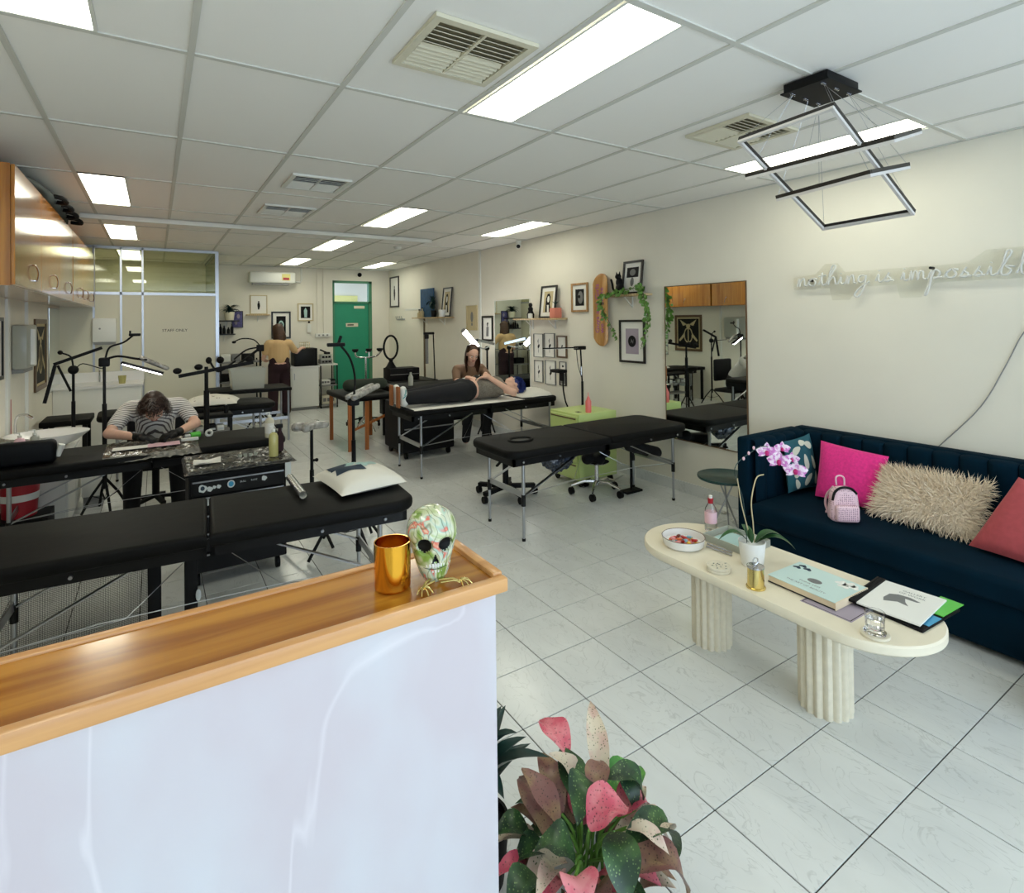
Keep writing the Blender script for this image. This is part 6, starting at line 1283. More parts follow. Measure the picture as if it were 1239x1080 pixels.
M['bagp'] = mat('dark_plastic_bag', s2l(40, 50, 66), .15, noise=.6, nscale=18, bump=1, bscale=20, spec=.9)
bm_ = bmesh.new(); bmesh.ops.create_icosphere(bm_, subdivisions=4, radius=1); rnd = random.Random(5)
for v in bm_.verts: k = 1+rnd.uniform(-.05, .09)+.1*sin(v.co.x*5)*sin(v.co.y*6); v.co = Vector((3.04+v.co.x*.15*k, 3.98+v.co.y*.12*k, .43+v.co.z*.14*k))
t = thing('plastic_bag', 'crumpled dark plastic bag hanging under the right-hand massage table', 'bag', (3.04, 3.98, .5)); MB().bm(bm_).build('body', 'bagp', t, world=True, ang=15); MB().tube([(3.0, 3.98, .55), (2.98, 3.96, .62)], .006).tube([(3.08, 3.98, .55), (3.1, 3.96, .62)], .006).build('handles', 'bagp', t, world=True)
t = thing('black_bolster', 'black bolster cushion lying on the stool side under the right-hand table', 'cushion', (3.95, 4.1, .3)); fuse(chain_mb([((3.80, 3.85, .44), (4.05, 3.75, .36), .055, .06)]).build('cover', 'trouser', t, world=True), .014); MB().cyl((3.82, 3.85, .0), (3.82, 3.85, .42), .012).build('stand', 'ink', t, world=True)
MB().box(3.72, 3.92, 3.80, 3.90, 0, .02).build('foot', 'ink', t, world=True)
t = thing('floor_cable', 'white cable trailing on the floor under the right-hand table', 'cable', (4.0, 3.9, 0)); MB().tube([(4.18, 4.15, .12), (4.12, 4.1, .006), (3.95, 4.0, .006), (3.86, 4.12, .006), (3.98, 4.22, .006), (4.15, 4.3, .006)], .004, 6, smooth=5).build('cord', 'white', t, world=True)

# ================================================================== things on the counter
t = thing('gold_candle_jar', 'shiny gold glass candle jar on the counter beside the painted skull', 'candle', (.452, 1.215, 1.0455))
MB().lathe([(0, 0), (.036, 0), (.041, .006), (.041, .105), (.0385, .105), (.038, .012), (0, .012)], (.452, 1.215, 1.0455), 40).build('jar', 'gold', t, world=True)
MB().lathe([(0, .045), (.037, .045), (.037, .01)], (.452, 1.215, 1.0455), 24).build('wax', 'tanp', t, world=True)
# painted skull
t = thing('painted_skull', 'small skull ornament painted with flowers and leaves on the counter corner', 'ornament', (.555, 1.215, 1.0455))
mt, n, bs = nt('painted_skull_glaze'); L = n.links.new
tc = n.nodes.new('ShaderNodeTexCoord'); v1 = n.nodes.new('ShaderNodeTexNoise'); v1.inputs['Scale'].default_value = 15; v1.inputs['Distortion'].default_value = 1.5
r1 = n.nodes.new('ShaderNodeValToRGB'); cr = r1.color_ramp
cols = [(0, s2l(60, 110, 50)), (.38, s2l(140, 170, 80)), (.45, s2l(198, 206, 160)), (.51, s2l(220, 222, 196)), (.56, s2l(176, 206, 186)), (.61, s2l(228, 110, 90)), (.67, s2l(236, 190, 160))]
cr.elements[0].color = col(cols[0][1]); cr.elements[1].position = 1; cr.elements[1].color = col(cols[-1][1])
for p_, c_ in cols[1:]: e = cr.elements.new(p_); e.color = col(c_)
L(tc.outputs['Object'], v1.inputs['Vector']); L(v1.outputs['Fac'], r1.inputs[0])
v2 = n.nodes.new('ShaderNodeTexWave'); v2.inputs['Scale'].default_value = 22; v2.inputs['Distortion'].default_value = 14; v2.inputs['Detail'].default_value = 1
L(tc.outputs['Object'], v2.inputs['Vector']); mx = n.nodes.new('ShaderNodeMix'); mx.data_type = 'RGBA'; r2 = n.nodes.new('ShaderNodeValToRGB')
r2.color_ramp.elements[0].position = .0; r2.color_ramp.elements[0].color = (.6, .6, .6, 1); r2.color_ramp.elements[1].position = .12; r2.color_ramp.elements[1].color = (0, 0, 0, 1)
L(v2.outputs['Fac'], r2.inputs[0]); L(r2.outputs[0], mx.inputs['Factor']); L(r1.outputs[0], mx.inputs['A']); mx.inputs['B'].default_value = col(s2l(70, 90, 50)); L(mx.outputs['Result'], bs.inputs['Base Color'])
setp(bs, Roughness=.25, Coat_Weight=.5); M['skull'] = mt
fdir = Vector((-.30, -.95, 0)).normalized()     # face looks towards the camera
fs_ = Vector((-fdir.y, fdir.x, 0)); up = Vector((0, 0, 1)); c0 = Vector((.560, 1.235, 1.0455))
def K(s_, f, z): return c0+fs_*s_+fdir*f+up*z
dark_v = set(); bm_ = bmesh.new(); bmesh.ops.create_uvsphere(bm_, u_segments=170, v_segments=130, radius=1)
for v in bm_.verts:
    x, y, z = v.co  # x side, -y front
    f = -y
    rr_ = math.sqrt(max(1e-6, 1-z*z)); X_, F_, Z_ = x*.061, f*.070, .104+z*.056
    if z < -.1 and rr_ > 2e-3:
        q = min(1, (-.1-z)/.9); g = .99-.42*q**.9; X_ = x/rr_*.061*g; F_ = f/rr_*.070*(.99-.22*q if f > 0 else .99-.75*q)
    # jaw: pull the lower front down and narrow it
    if z < -.15:
        k = min(1, (-.15-z)/.85)
        if f > -.1:
            fr = min(1, (f+.1)/.5); Z_ -= .040*k*fr
        else: Z_ -= .0*k
    # sockets, nose
    for sx in (-1, 1):
        d = math.hypot((X_-sx*.024)/.018, (Z_-.092)/.0165)
        if d < 1 and f > 0: F_ -= .016*(1-d*d)**.5
        d = math.hypot((X_-sx*.024)/.024, (Z_-.112)/.008)
        if d < 1 and f > 0: F_ += .004*(1-d)
        d = math.hypot((X_-sx*.038)/.012, (Z_-.070)/.012)
        if d < 1 and f > 0: F_ += .006*(1-d)
    d = math.hypot(X_/.009, (Z_-.066)/.014)
    if d < 1 and f > 0: F_ -= .008*(1-d)
    if f > .2 and .025 < Z_ < .048: F_ += .004
    if f > 0 and (math.hypot((abs(X_)-.0235)/.0165, (Z_-.092)/.0155) < 1 or (.052 < Z_ < .078 and abs(X_) < .0105*(.080-Z_)/.024 and not (Z_ < .058 and abs(X_) < .002))): dark_v.add(v.index)
    v.co = c0+fs_*X_+fdir*F_+up*Z_
zmin = min(v.co.z for v in bm_.verts)
for v in bm_.verts: v.co.z += (1.0458-zmin)*max(0, 1-(v.co.z-zmin)/.12)
sk_ = MB().bm(bm_); sk_.m = [1 if all(i in dark_v for i in f) else 0 for f in sk_.f]; sk = sk_.build('skull', ['skull', 'ink'], t, world=True, ang=80)
for row, z in ((0, .0405), (1, .0290)):
    for k in range(-4, 5):
        s_ = k*.0062; o = MB(); p = K(s_, .0610-abs(k)**2*.0009, z)
        o.ball(p, .0032, .0036, .0058, 8, 6); o.build('tooth', 'print', t, world=True)
for row in range(1): MB().tube([K(s_*.0066, .0660-abs(s_)**2*.0009, .0348) for s_ in range(-4, 5)], .0007, 5).build('tooth_line', 'ink', t, world=True)
for i, (x, y, l) in enumerate(((.50, 1.155, 'left'), (.585, 1.14, 'right'))):
    t = thing('gold_skeleton_hand', 'tiny gold skeletal hand ornament at the %s foot of the skull' % l, 'ornament', (x, y, 1.0455), group='little gold hands by the skull')
    sgn = -1 if i == 0 else 1
    b = MB(); b.tube([(x-sgn*.035, y+.035, 1.052), (x-sgn*.012, y+.012, 1.058), (x, y, 1.053)], .0028, 6).tube([(x-sgn*.038, y+.02, 1.052), (x-sgn*.014, y+.004, 1.057), (x, y, 1.053)], .0022, 6).ball((x, y, 1.053), .007, .006, .004, 8, 6); b.build('wrist', 'palegold', t, world=True)
    for k in range(5):
        a = R(-150+32*k if sgn < 0 else -95+32*k); d = Vector((cos(a), sin(a), 0)); p = Vector((x, y, 1.053)); L_ = (.020, .026, .028, .026, .018)[k]
        MB().tube([p, p+d*L_*.4+Vector((0, 0, .005)), p+d*L_*.75+Vector((0, 0, .002)), p+d*L_+Vector((0, 0, -.005))], .0016, 6).build('finger', 'palegold', t, world=True)

# ================================================================== things on the coffee table
TZ = .4805
t = thing('sweets_bowl', 'shallow white bowl with a dark rim full of wrapped sweets', 'bowl', (2.275, 1.925, TZ))
bc = (2.285, 1.935, TZ)
MB().lathe([(0, 0), (.088, 0), (.100, .010), (.108, .048), (.105, .048), (.098, .016), (0, .010)], bc, 36).build('bowl', 'ceram', t, world=True)
MB().tube([(bc[0]+.1065*cos(a), bc[1]+.1065*sin(a), TZ+.0485) for a in [2*pi*k/36 for k in range(36)]], .0017, 6, closed=True).build('rim', 'brownf', t, world=True)
cc = {'red': s2l(190, 40, 36), 'yellow': s2l(232, 190, 70), 'pink': s2l(230, 150, 150), 'brown': s2l(110, 50, 34), 'pale blue': s2l(130, 180, 200), 'orange': s2l(224, 112, 60)}
for k_, v_ in cc.items(): M['sw_'+k_] = mat('sweet_wrapper_'+k_.replace(' ', '_'), v_, .3)
nm = list(cc); proto = {}
spots = [(0, 0, .016)]+[(.028*cos(a), .028*sin(a), .017) for a in [2*pi*k/6 for k in range(6)]]+[(.056*cos(a), .056*sin(a), .014) for a in [2*pi*k/11+.2 for k in range(11)]]+[(.018*cos(a), .018*sin(a), .029) for a in [.5, 2.6, 4.5]]+[(.042*cos(a), .042*sin(a), .027) for a in [0.1, 1.2, 2.2, 3.3, 4.4, 5.4]]
for i, (x, y, z) in enumerate(spots):
    x *= 1.2; y *= 1.2; z += .003
    cn = nm[(i*5+i//3) % 6]; p = (bc[0]+x, bc[1]+y, TZ+z); rz = i*1.3
    if cn not in proto:
        t = thing('wrapped_sweet', '%s wrapped sweet in the white bowl on the coffee table' % cn, 'sweet', p, rz, 'sweets in the white bowl')
        MB().box(-.012, .012, -.008, .008, -.0055, .0055, .003).build('sweet', 'sw_'+cn, t)
        for s in (-1, 1): MB().add([(s*.009, -.001, 0), (s*.009, .001, .001), (s*.018, .007, .003), (s*.019, 0, -.001), (s*.018, -.007, .002)], [(0, 1, 2, 3), (0, 3, 4)]).build('wrapper_end', 'sw_'+cn, t)
        proto[cn] = t
    else: dup(proto[cn], p, rz)
t = thing('glass_bottle', 'clear pink-labelled bottle with a red cap on the coffee table', 'bottle', (2.57, 1.985, TZ))
p = (2.57, 1.985, TZ)
MB().lathe([(0, 0), (.029, 0), (.032, .006), (.032, .10), (.028, .125), (.013, .15), (.012, .165), (.0105, .165), (.0115, .15), (.026, .124), (.030, .1), (.030, .008), (0, .006)], p, 28).build('bottle', 'glass', t, world=True)
MB().lathe([(.0325, .045), (.0325, .105)], p, 28).build('label', 'pinkbag', t, world=True); MB().lathe([(.014, .150), (.0145, .178), (0, .178)], p, 18).build('cap', 'redp', t, world=True); MB().lathe([(.010, .178), (.010, .192), (0, .193)], p, 14).build('nozzle', 'white', t, world=True)
for i, z in enumerate((0, .0125)):
    t = thing('round_coaster', ('lower plain' if i == 0 else 'upper patterned')+' round stone coaster of the stacked pair near the sweets bowl', 'coaster', (2.19, 1.655, TZ+z), group='stacked coasters')
    MB().lathe([(0, 0), (.053, 0), (.0545, .002), (.0545, .010), (.053, .012), (0, .012)], (2.19+.002*i, 1.655, TZ+z), 32).build('disc', 'ped', t, world=True)
    if i:
        b = MB()
        for k in range(16): a = k*2.4; r = .006+.0027*k; b.poly([(2.192+r*cos(a)+.006*cos(q+k), 1.655+r*sin(a)+.004*sin(q), TZ+.0249) for q in [2*pi*j/5 for j in range(5)]])
        b.build('pattern', 'leafd', t, world=True, smooth=False)
t = thing('gold_tin_candle', 'small gold candle jar with a silver lid and ring handle', 'candle', (2.185, 1.46, TZ)); p = (2.185, 1.46, TZ)
MB().lathe([(0, 0), (.040, 0), (.040, .006), (.035, .008), (.0335, .085), (.030, .085), (.030, .015), (0, .015)], p, 32).build('jar', 'palegold', t, world=True)
MB().lathe([(.034, .085), (.036, .087), (.036, .093), (0, .097)], p, 32).build('lid', 'silver', t, world=True)
MB().tube([(p[0]+.012*cos(a), p[1]-.004*cos(a), TZ+.113+.014*sin(a)) for a in [2*pi*k/16 for k in range(16)]], .0025, 6, closed=True).build('ring_handle', 'silver', t, world=True)
# orchid
t = thing('potted_orchid', 'pink and white moth orchid in a white pot on the coffee table', 'plant', (2.37, 1.60, TZ)); p = (2.37, 1.60, TZ)
MB().lathe([(0, 0), (.044, 0), (.050, .01), (.060, .105), (.062, .115), (.057, .115), (.054, .1), (0, .1)], p, 32).build('pot', 'potw', t, world=True)
for i, (dx, dy, dz, w, dr) in enumerate(((-.13, .09, .0, .05, .30), (.14, -.07, .01, .055, .22), (.13, -.14, -.03, .05, .25), (-.05, -.02, .075, .03, .05), (.05, .09, .04, .045, .2))):
    leaf_mb(MB(), (p[0]+dx*.1, p[1]+dy*.1, TZ+.105), (p[0]+dx, p[1]+dy, TZ+.115+dz), w, 10, -dr if False else dr, fold=.2).build('leaf', 'leaf', t, world=True, ang=80)
A = Vector(p)
MB().tube([A+Vector((-.01, .02, .1)), A+Vector((-.02, .03, .3)), A+Vector((-.08, .03, .46)), A+Vector((.03, .01, .53)), A+Vector((.11, .0, .545)), A+Vector((.24, .01, .50)), A+Vector((.38, .01, .42))], .0022, 6, smooth=6).build('flower_spike', 'leafd', t, world=True)
MB().tube([A+Vector((.02, .0, .1)), A+Vector((.01, .0, .20)), A+Vector((.0, .0, .30)), A+Vector((.04, .0, .40)), A+Vector((.10, .0, .41))], .003, 6, smooth=6).build('bare_spike', 'tanp', t, world=True)
MB().tube([A+Vector((-.02, .0, .15)), A+Vector((-.06, .01, .29)), A+Vector((-.09, .01, .42))], .0025, 6, smooth=6).build('bare_spike', 'tanp', t, world=True)
mt, n, bs = nt('orchid_petal'); nz = n.nodes.new('ShaderNodeTexNoise'); nz.inputs['Scale'].default_value = 60; rp = n.nodes.new('ShaderNodeValToRGB'); tc = n.nodes.new('ShaderNodeTexCoord')
rp.color_ramp.elements[0].position = .42; rp.color_ramp.elements[0].color = col(s2l(206, 120, 196)); rp.color_ramp.elements[1].position = .56; rp.color_ramp.elements[1].color = col(s2l(244, 226, 240))
n.links.new(tc.outputs['Object'], nz.inputs['Vector']); n.links.new(nz.outputs['Fac'], rp.inputs[0]); n.links.new(rp.outputs[0], bs.inputs['Base Color']); M['petal'] = mt
M['lip'] = mat('orchid_lip', s2l(190, 24, 110), .5)
toc = Vector((-.86, -.5, .25)).normalized(); sx_ = toc.cross(Vector((0, 0, 1))).normalized(); sz_ = sx_.cross(toc)
for i, (dx, dy, dz, sz) in enumerate(((.13, 0, .515, .045), (.26, 0, .515, .034), (.23, .0, .455, .050), (.375, .0, .385, .052), (.36, .01, .445, .034))):
    c = A+Vector((dx, dy, dz))-toc*.01; fl = None
    b = MB()
    for a, w, l in ((90, .75, 1.05), (-30, .55, 1.0), (210, .55, 1.0), (10, 1.15, 1.15), (170, 1.15, 1.15)):
        d = sx_*cos(R(a))+sz_*sin(R(a)); leaf_mb(b, c, c+d*sz*l+toc*.004, sz*w, 6, .12, up=toc, fold=.05)
    fl = b.build('flower', 'petal', t, world=True, ang=80)
    MB().ball(c+toc*.006-sz_*.006, sz*.22, sz*.22, sz*.3, 8, 6).build('lip', 'lip', fl, world=False) if False else MB().ball(c+toc*.006-sz_*.006, sz*.22, sz*.22, sz*.3, 8, 6).build('flower_lip', 'lip', t, world=True)
for i in range(3): MB().ball(A+Vector((.04-.04*i, .01, .545-.02*i)), .006, .006, .009, 8, 6).build('bud', 'pinkbag', t, world=True)
# tray
t = thing('acrylic_tray', 'clear grey acrylic tray with papers behind the orchid pot', 'tray', (2.53, 1.80, TZ), R(0))
MB().box(-.10, .10, -.12, .12, 0, .004).build('base', 'clearp', t); f = MB()
f.box(-.105, -.10, -.125, .125, 0, .035).box(.10, .105, -.125, .125, 0, .035).box(-.10, .10, -.125, -.12, 0, .035).box(-.10, .10, .12, .125, 0, .035); f.build('rim', 'clearp', t)
MB().box(-.08, .085, -.10, .10, .0045, .010).build('papers', 'tealp', t)
for k in range(2): t = thing('silver_pen', ('nearer' if k == 0 else 'farther')+' silver pen lying between the sweets bowl and the orchid pot', 'pen', (2.37+.03*k, 1.78+.02*k, TZ+.007)); MB().cyl((2.36+.03*k, 1.85+.02*k, TZ+.006), (2.37+.03*k, 1.71+.02*k, TZ+.006), .005, n=10).build('barrel', 'silver', t, world=True)
# book
def slab(t, cx, cy, z0, z1, w, l, a, name, mt, bev=.001): return None
t = thing('hardcover_book', 'pale mint hardcover book with white flowers on the coffee table', 'book', (2.39, 1.31, TZ), R(-2))
MB().box(-.115, .115, -.145, .145, .003, .028).build('pages', 'page', t, smooth=False)
MB().box(-.12, .12, -.148, .148, .028, .031, .001, 1).build('front_cover', 'mint', t); MB().box(-.12, .12, -.148, .148, 0, .003, .001, 1).build('back_cover', 'ink', t); MB().box(-.12, .12, -.150, -.147, 0, .031).build('spine', 'page', t)
MB().poly([(-.01+.022*cos(q), .0+.03*sin(q), .0313) for q in [2*pi*k/20 for k in range(20)]]).build('cover_medallion', 'greyp', t, smooth=False)
b = MB()
for cx, cy in ((.07, -.07), (.085, -.10), (.05, -.09), (.07, -.12)): b.poly([(cx+.02*cos(q)*(1+.3*cos(3*q)), cy+.02*sin(q)*(1+.3*cos(3*q)), .0314) for q in [2*pi*k/18 for k in range(18)]])
b.build('cover_flowers', 'print', t, smooth=False)
b = MB()
for cx, cy in ((.07, .08), (.085, .11), (.055, .12)): b.poly([(cx+.012*cos(q)*(1+.5*cos(3*q)), cy+.018*sin(q), .0314) for q in [2*pi*k/12 for k in range(12)]])
b.build('cover_leaves', 'navyp', t, smooth=False)
text_mb(MB(), 'THINK LESS', .018, (-.05, .0, .0315), (0, -1, 0), (1, 0, 0), 0).build('lettering', 'greyp', t, smooth=False); text_mb(MB(), 'THE ART OF BEAUTY', .018, (-.08, .0, .0315), (0, -1, 0), (1, 0, 0), 0).build('lettering', 'greyp', t, smooth=False)
t = thing('bordered_card', 'pale card with a dark border under the mint book', 'paper', (2.33, 1.215, TZ), R(0))
t.location = (2.315, 1.19, TZ-.0003); MB().box(-.085, .10, -.10, .10, 0, .0012).build('card', 'purplep', t, smooth=False)
f = MB(); f.box(-.08, .095, -.095, -.092, .0012, .0015).box(-.08, .095, .092, .095, .0012, .0015).box(-.08, -.077, -.095, .095, .0012, .0015).box(.092, .095, -.095, .095, .0012, .0015).build('border', 'maroon', t, smooth=False)
bpy.data.objects['hardcover_book'].location.z = TZ+.0016
t = thing('red_bookmark', 'small red strip sticking out under the mint book', 'bookmark', (2.40, 1.155, TZ+.0018)); MB().box(2.385, 2.43, 1.13, 1.16, TZ+.0014, TZ+.002).build('strip', 'redp', t, world=True)
# ring binder and folders
t = thing('black_display_folder', 'black display folder under the white ring-bound portfolio', 'folder', (2.525, 1.02, TZ), R(-3))
MB().box(-.15, .15, -.12, .13, 0, .010, .002).build('cover', 'ink', t); MB().box(-.10, .0, -.118, -.05, .0101, .012).build('page_corner', 'stickerb', t)
t = thing('green_folder', 'bright green plastic sleeve poking out under the portfolio', 'folder', (2.56, 1.0, TZ+.0125), R(-3))
MB().box(-.02, .152, -.098, -.02, 0, .003).build('sleeve', 'greenc', t)
t = thing('ring_bound_portfolio', 'white ring-bound portfolio with a grey bird drawing at the table end', 'book', (2.52, 1.045, TZ+.0165), R(4))
MB().box(-.15, .15, -.115, .115, 0, .006).build('pages', 'print', t, smooth=False); MB().box(-.155, .155, .10, .135, -.001, .010, .002).build('spine_strip', 'ink', t)
b = MB()
for k in range(22): x = -.14+.28*k/21; b.tube([(x, .118+.010*cos(a), .006+.009*sin(a)) for a in [2*pi*j/8 for j in range(8)]], .0011, 4, closed=True)
b.build('binding_rings', 'ink', t, kind='stuff')
o = MB().poly([(-.05, .04, .0063), (-.02, .05, .0063), (.03, .045, .0063), (.05, .02, .0063), (.055, -.02, .0063), (.04, -.06, .0063), (.03, -.05, .0063), (.03, -.01, .0063), (.0, -.02, .0063), (-.03, -.04, .0063), (-.02, .0, .0063)]).build('bird_drawing', 'greyp', t, smooth=False)
text_mb(MB(), 'GALLERY', .020, (.10, -.02, .0064), (0, -1, 0), (1, 0, 0), 0).build('lettering', 'greyp', t, smooth=False); text_mb(MB(), 'OF WORK', .020, (.075, -.02, .0064), (0, -1, 0), (1, 0, 0), 0).build('lettering', 'greyp', t, smooth=False)
# tumbler on coaster
t = thing('stone_coaster', 'round stone coaster under the water glass at the table end', 'coaster', (2.215, 1.0, TZ)); MB().lathe([(0, 0), (.046, 0), (.048, .002), (.048, .008), (.046, .010), (0, .010)], (2.215, 1.0, TZ), 32).build('disc', 'ped', t, world=True)
t = thing('water_glass', 'faceted glass tumbler half full of water on a stone coaster', 'glass', (2.215, 1.0, TZ+.0105)); p = (2.215, 1.0, TZ+.0106)
MB().lathe([(0, 0), (.036, 0), (.037, .006), (.030, .014), (.031, .04), (.0335, .075), (.0315, .075), (.029, .04), (.027, .018), (0, .014)], p, 12).build('tumbler', 'glass', t, world=True, ang=20)
M['water'] = glass('water', ior=1.33); MB().lathe([(0, .0145), (.0265, .0185), (.0285, .05), (0, .05)], p, 24).build('water', 'water', t, world=True)

# ================================================================== sofa cushions and bag
def cushion(name, label, P, mt, puff=.09, n=22, cat='cushion', pinch=.10, wr=.004):
    """padded cushion through four corners P (bottom-left, bottom-right, top-right, top-left), puffed both ways"""
    P = [Vector(p) for p in P]; c = sum(P, Vector())/4; t = thing(name, label, cat, tuple(c))
    nr = (P[1]-P[0]).cross(P[3]-P[0]).normalized(); b = MB()
    def side(sg):
        def fn(u, v):
            a, d = 2*u-1, 2*v-1; au = u+(.5-u)*pinch*(1-d*d)*0; 
            uu_ = .5+(u-.5)*(1-pinch*(1-(2*v-1)**2)*.5); vv_ = .5+(v-.5)*(1-pinch*(1-(2*u-1)**2)*.5)
            q = (P[0]*(1-uu_)+P[1]*uu_)*(1-vv_)+(P[3]*(1-uu_)+P[2]*uu_)*vv_
            h = puff*((1-a*a)*(1-d*d))**.42*(1+.0*a)+wr*sin(7*a+3*d)*(1-a*a)*(1-d*d)
            return q+nr*sg*max(h, .0)*.5
        return fn
    b.grid(side(1), n, n); k = len(b.v); f0 = len(b.f); b.grid(side(-1), n, n)
    b.f[f0:] = [tuple(reversed(f)) for f in b.f[f0:]]
    o = b.build('cover', mt, t, world=True, ang=80); return t, side
t, sd = cushion('floral_cushion', 'teal cushion with pale leaf print in the corner of the sofa', [(3.68, 2.20, .43), (4.00, 2.17, .43), (4.02, 2.235, .80), (3.70, 2.24, .78)], 'floral', .10)
# printed leaves on it
b = MB(); fn = sd(1)
for (u0, v0, a, l) in ((.25, .8, 20, .2), (.7, .85, 160, .2), (.5, .55, 100, .22), (.2, .4, 60, .2), (.8, .5, 110, .2), (.55, .2, 40, .22), (.2, .15, 120, .16), (.85, .2, 80, .18), (.5, .92, 0, .16)):
    pts = []
    for q in range(12):
        th = 2*pi*q/12; x = l*.72*cos(th); y = l*.34*sin(th)*(1-.3*cos(th)); ux = u0+x*cos(R(a))-y*sin(R(a)); vx = v0+x*sin(R(a))+y*cos(R(a))
        pts.append(fn(min(.98, max(.02, ux)), min(.98, max(.02, vx))))
    cc_ = sum(pts, Vector())/12; cc_ = fn(u0, v0); nr = Vector((-.05, -1, .1)).normalized()*.0035
    b.add([tuple(cc_+nr)]+[tuple(p+nr) for p in pts], [(0, 1+i, 1+(i+1) % 12) for i in range(12)])
b.build('leaf_print', 'creamp', t, world=True, ang=80)
cushion('pink_cushion', 'hot pink square cushion leaning on the sofa back', [(3.78, 2.07, .43), (3.82, 1.70, .42), (3.99, 1.70, .74), (3.98, 2.13, .77)], 'pink', .13, pinch=.06)
t, sd = cushion('fur_cushion', 'cream shaggy fur cushion in the middle of the sofa', [(3.74, 1.70, .43), (3.72, 1.17, .43), (3.93, 1.16, .69), (3.96, 1.70, .67)], 'fur', .15)
b = MB(); rnd = random.Random(5)
for sgn in (1, -1):
    fn = sd(sgn)
    for k in range(5200 if sgn > 0 else 1500):
        u, v = rnd.random(), rnd.random()
        p = fn(u, v); du = fn(min(1, u+.02), v)-fn(max(0, u-.02), v); dv = fn(u, min(1, v+.02))-fn(u, max(0, v-.02)); nn = du.cross(dv)*sgn
        if nn.length < 1e-9: nn = Vector((-1, 0, 0))
        nn.normalize(); edge = Vector((0, -(u-.5), v-.45)); fl = (edge*1.0+Vector((rnd.uniform(-.5, .5), rnd.uniform(-.6, .6), rnd.uniform(-.8, .4)))).normalized()
        l = rnd.uniform(.03, .055); q1 = p+nn*l*.35+fl*l*.35; q2 = p+nn*l*.45+fl*l; w = fl.cross(nn); w = w.normalized()*rnd.uniform(.0012, .0026) if w.length > 1e-6 else Vector((0, .002, 0))
        b.add([p-w, p+w, q1-w*.9, q1+w*.9, q2], [(0, 1, 3, 2), (2, 3, 4)])
b.build('fur_strands', 'fur', t, world=True, smooth=False, kind='stuff')
cushion('rose_cushion', 'dusty rose cushion leaning at the right edge of the sofa', [(3.62, 1.17, .43), (3.58, .82, .42), (3.86, .74, .70), (3.84, 1.02, .79)], 'rose', .15, pinch=.04)
# mini backpack
t = thing('mini_backpack', 'small pale pink dotted backpack with a black zip on the sofa seat', 'bag', (3.52, 1.755, .412), R(-42)); t.scale = (1.25, 1.25, 1.25)
def bpf(u, v):
    a = 2*pi*v; z = u; w = .068*(1-.22*z*z)*(1 if z < .75 else math.sqrt(max(0, 1-((z-.75)/.25)**2))*.9+.1); d = .042*(1-.25*z)*(1 if z < .8 else math.sqrt(max(0, 1-((z-.8)/.2)**2))*.9+.1)
    if z < .06: w *= .85+.15*z/.06; d *= .85+.15*z/.06
    ca, sa_ = cos(a), sin(a); return (w*math.copysign(abs(ca)**.6, ca), d*math.copysign(abs(sa_)**.6, sa_), .165*z)
MB().grid(bpf, 22, 28, cv=True).add([bpf(0, k/28) for k in range(28)], [tuple(range(27, -1, -1))]).build('body', 'dotbag', t, ang=80)
MB().box(-.052, .052, -.062, -.034, .006, .085, .014, 3).build('front_pocket', 'dotbag', t)
MB().tube([(-.056, -.022, .10), (-.050, -.026, .135), (-.03, -.026, .157), (0, -.026, .165), (.03, -.026, .157), (.05, -.026, .135)], .006, 8, smooth=4).build('zip', 'ink', t)
MB().tube([(-.018, .03, .160), (-.018, .035, .195), (0, .036, .205), (.018, .035, .195), (.018, .03, .160)], .004, 6, smooth=4).build('handle', 'pinkbag', t)
b = MB()
for i in range(9):
    for j in range(7): x = -.048+.012*i; z = .014+.011*j; b.add([(x-.002, -.0625, z), (x, -.0625, z-.002), (x+.002, -.0625, z), (x, -.0625, z+.002)], [(0, 1, 2, 3)])
b.v = []
for s in (-1, 1): MB().tube([(s*.03, .035, .15), (s*.05, .065, .10), (s*.055, .07, .05), (s*.04, .06, .006), (s*.02, .09, .004), (s*.045, .10, .004)], .006, 6, smooth=4).build('shoulder_strap', 'pinkbag', t)

# side table, black furry bag
t = thing('side_table', 'small round dark green metal side table beyond the sofa arm', 'side table', (3.66, 2.62, 0))
MB().lathe([(0, .445), (.20, .445), (.205, .45), (.205, .465), (.20, .462), (0, .455)], (3.60, 2.64, 0), 36).build('tabletop', 'leafd', t, world=True)
for k in range(3): a = 2*pi*k/3+.5; MB().cyl((3.60+.15*cos(a), 2.64+.15*sin(a), 0), (3.60-.08*cos(a), 2.64-.08*sin(a), .45), .006, n=8).build('leg', 'alu', t, world=True)
t = thing('black_shaggy_bag', 'black shaggy bag on the floor at the right edge below the sofa', 'bag', (3.13, .62, 0))
bm_ = bmesh.new(); bmesh.ops.create_icosphere(bm_, subdivisions=5, radius=1); rnd = random.Random(2)
for v in bm_.verts:
    d = v.co.copy(); k = 1+.07*sin(d.x*9+d.z*7)+.05*sin(d.y*13)+rnd.uniform(0, .10); v.co = Vector((3.13+d.x*.16*k, .62+d.y*.17*k, max(.0, .12+d.z*.14*k)))
MB().bm(bm_).build('body', 'ink', t, world=True, ang=20); MB().tube([(3.05, .60, .22), (3.02, .62, .32), (3.08, .66, .36), (3.16, .68, .24)], .010, 8, smooth=4).build('strap', 'greyp', t, world=True)
t = thing('power_adapter', 'white power adapter on the floor by the skirting behind the side table', 'adapter', (4.05, 3.02, 0)); MB().box(4.0, 4.10, 2.95, 3.10, 0, .035, .012).build('body', 'white', t, world=True); MB().tube([(4.05, 2.95, .02), (4.0, 2.85, .006), (3.9, 2.8, .006), (3.98, 2.6, .006), (4.15, 2.5, .006)], .004, 6, smooth=5).build('cord', 'white', t, world=True)

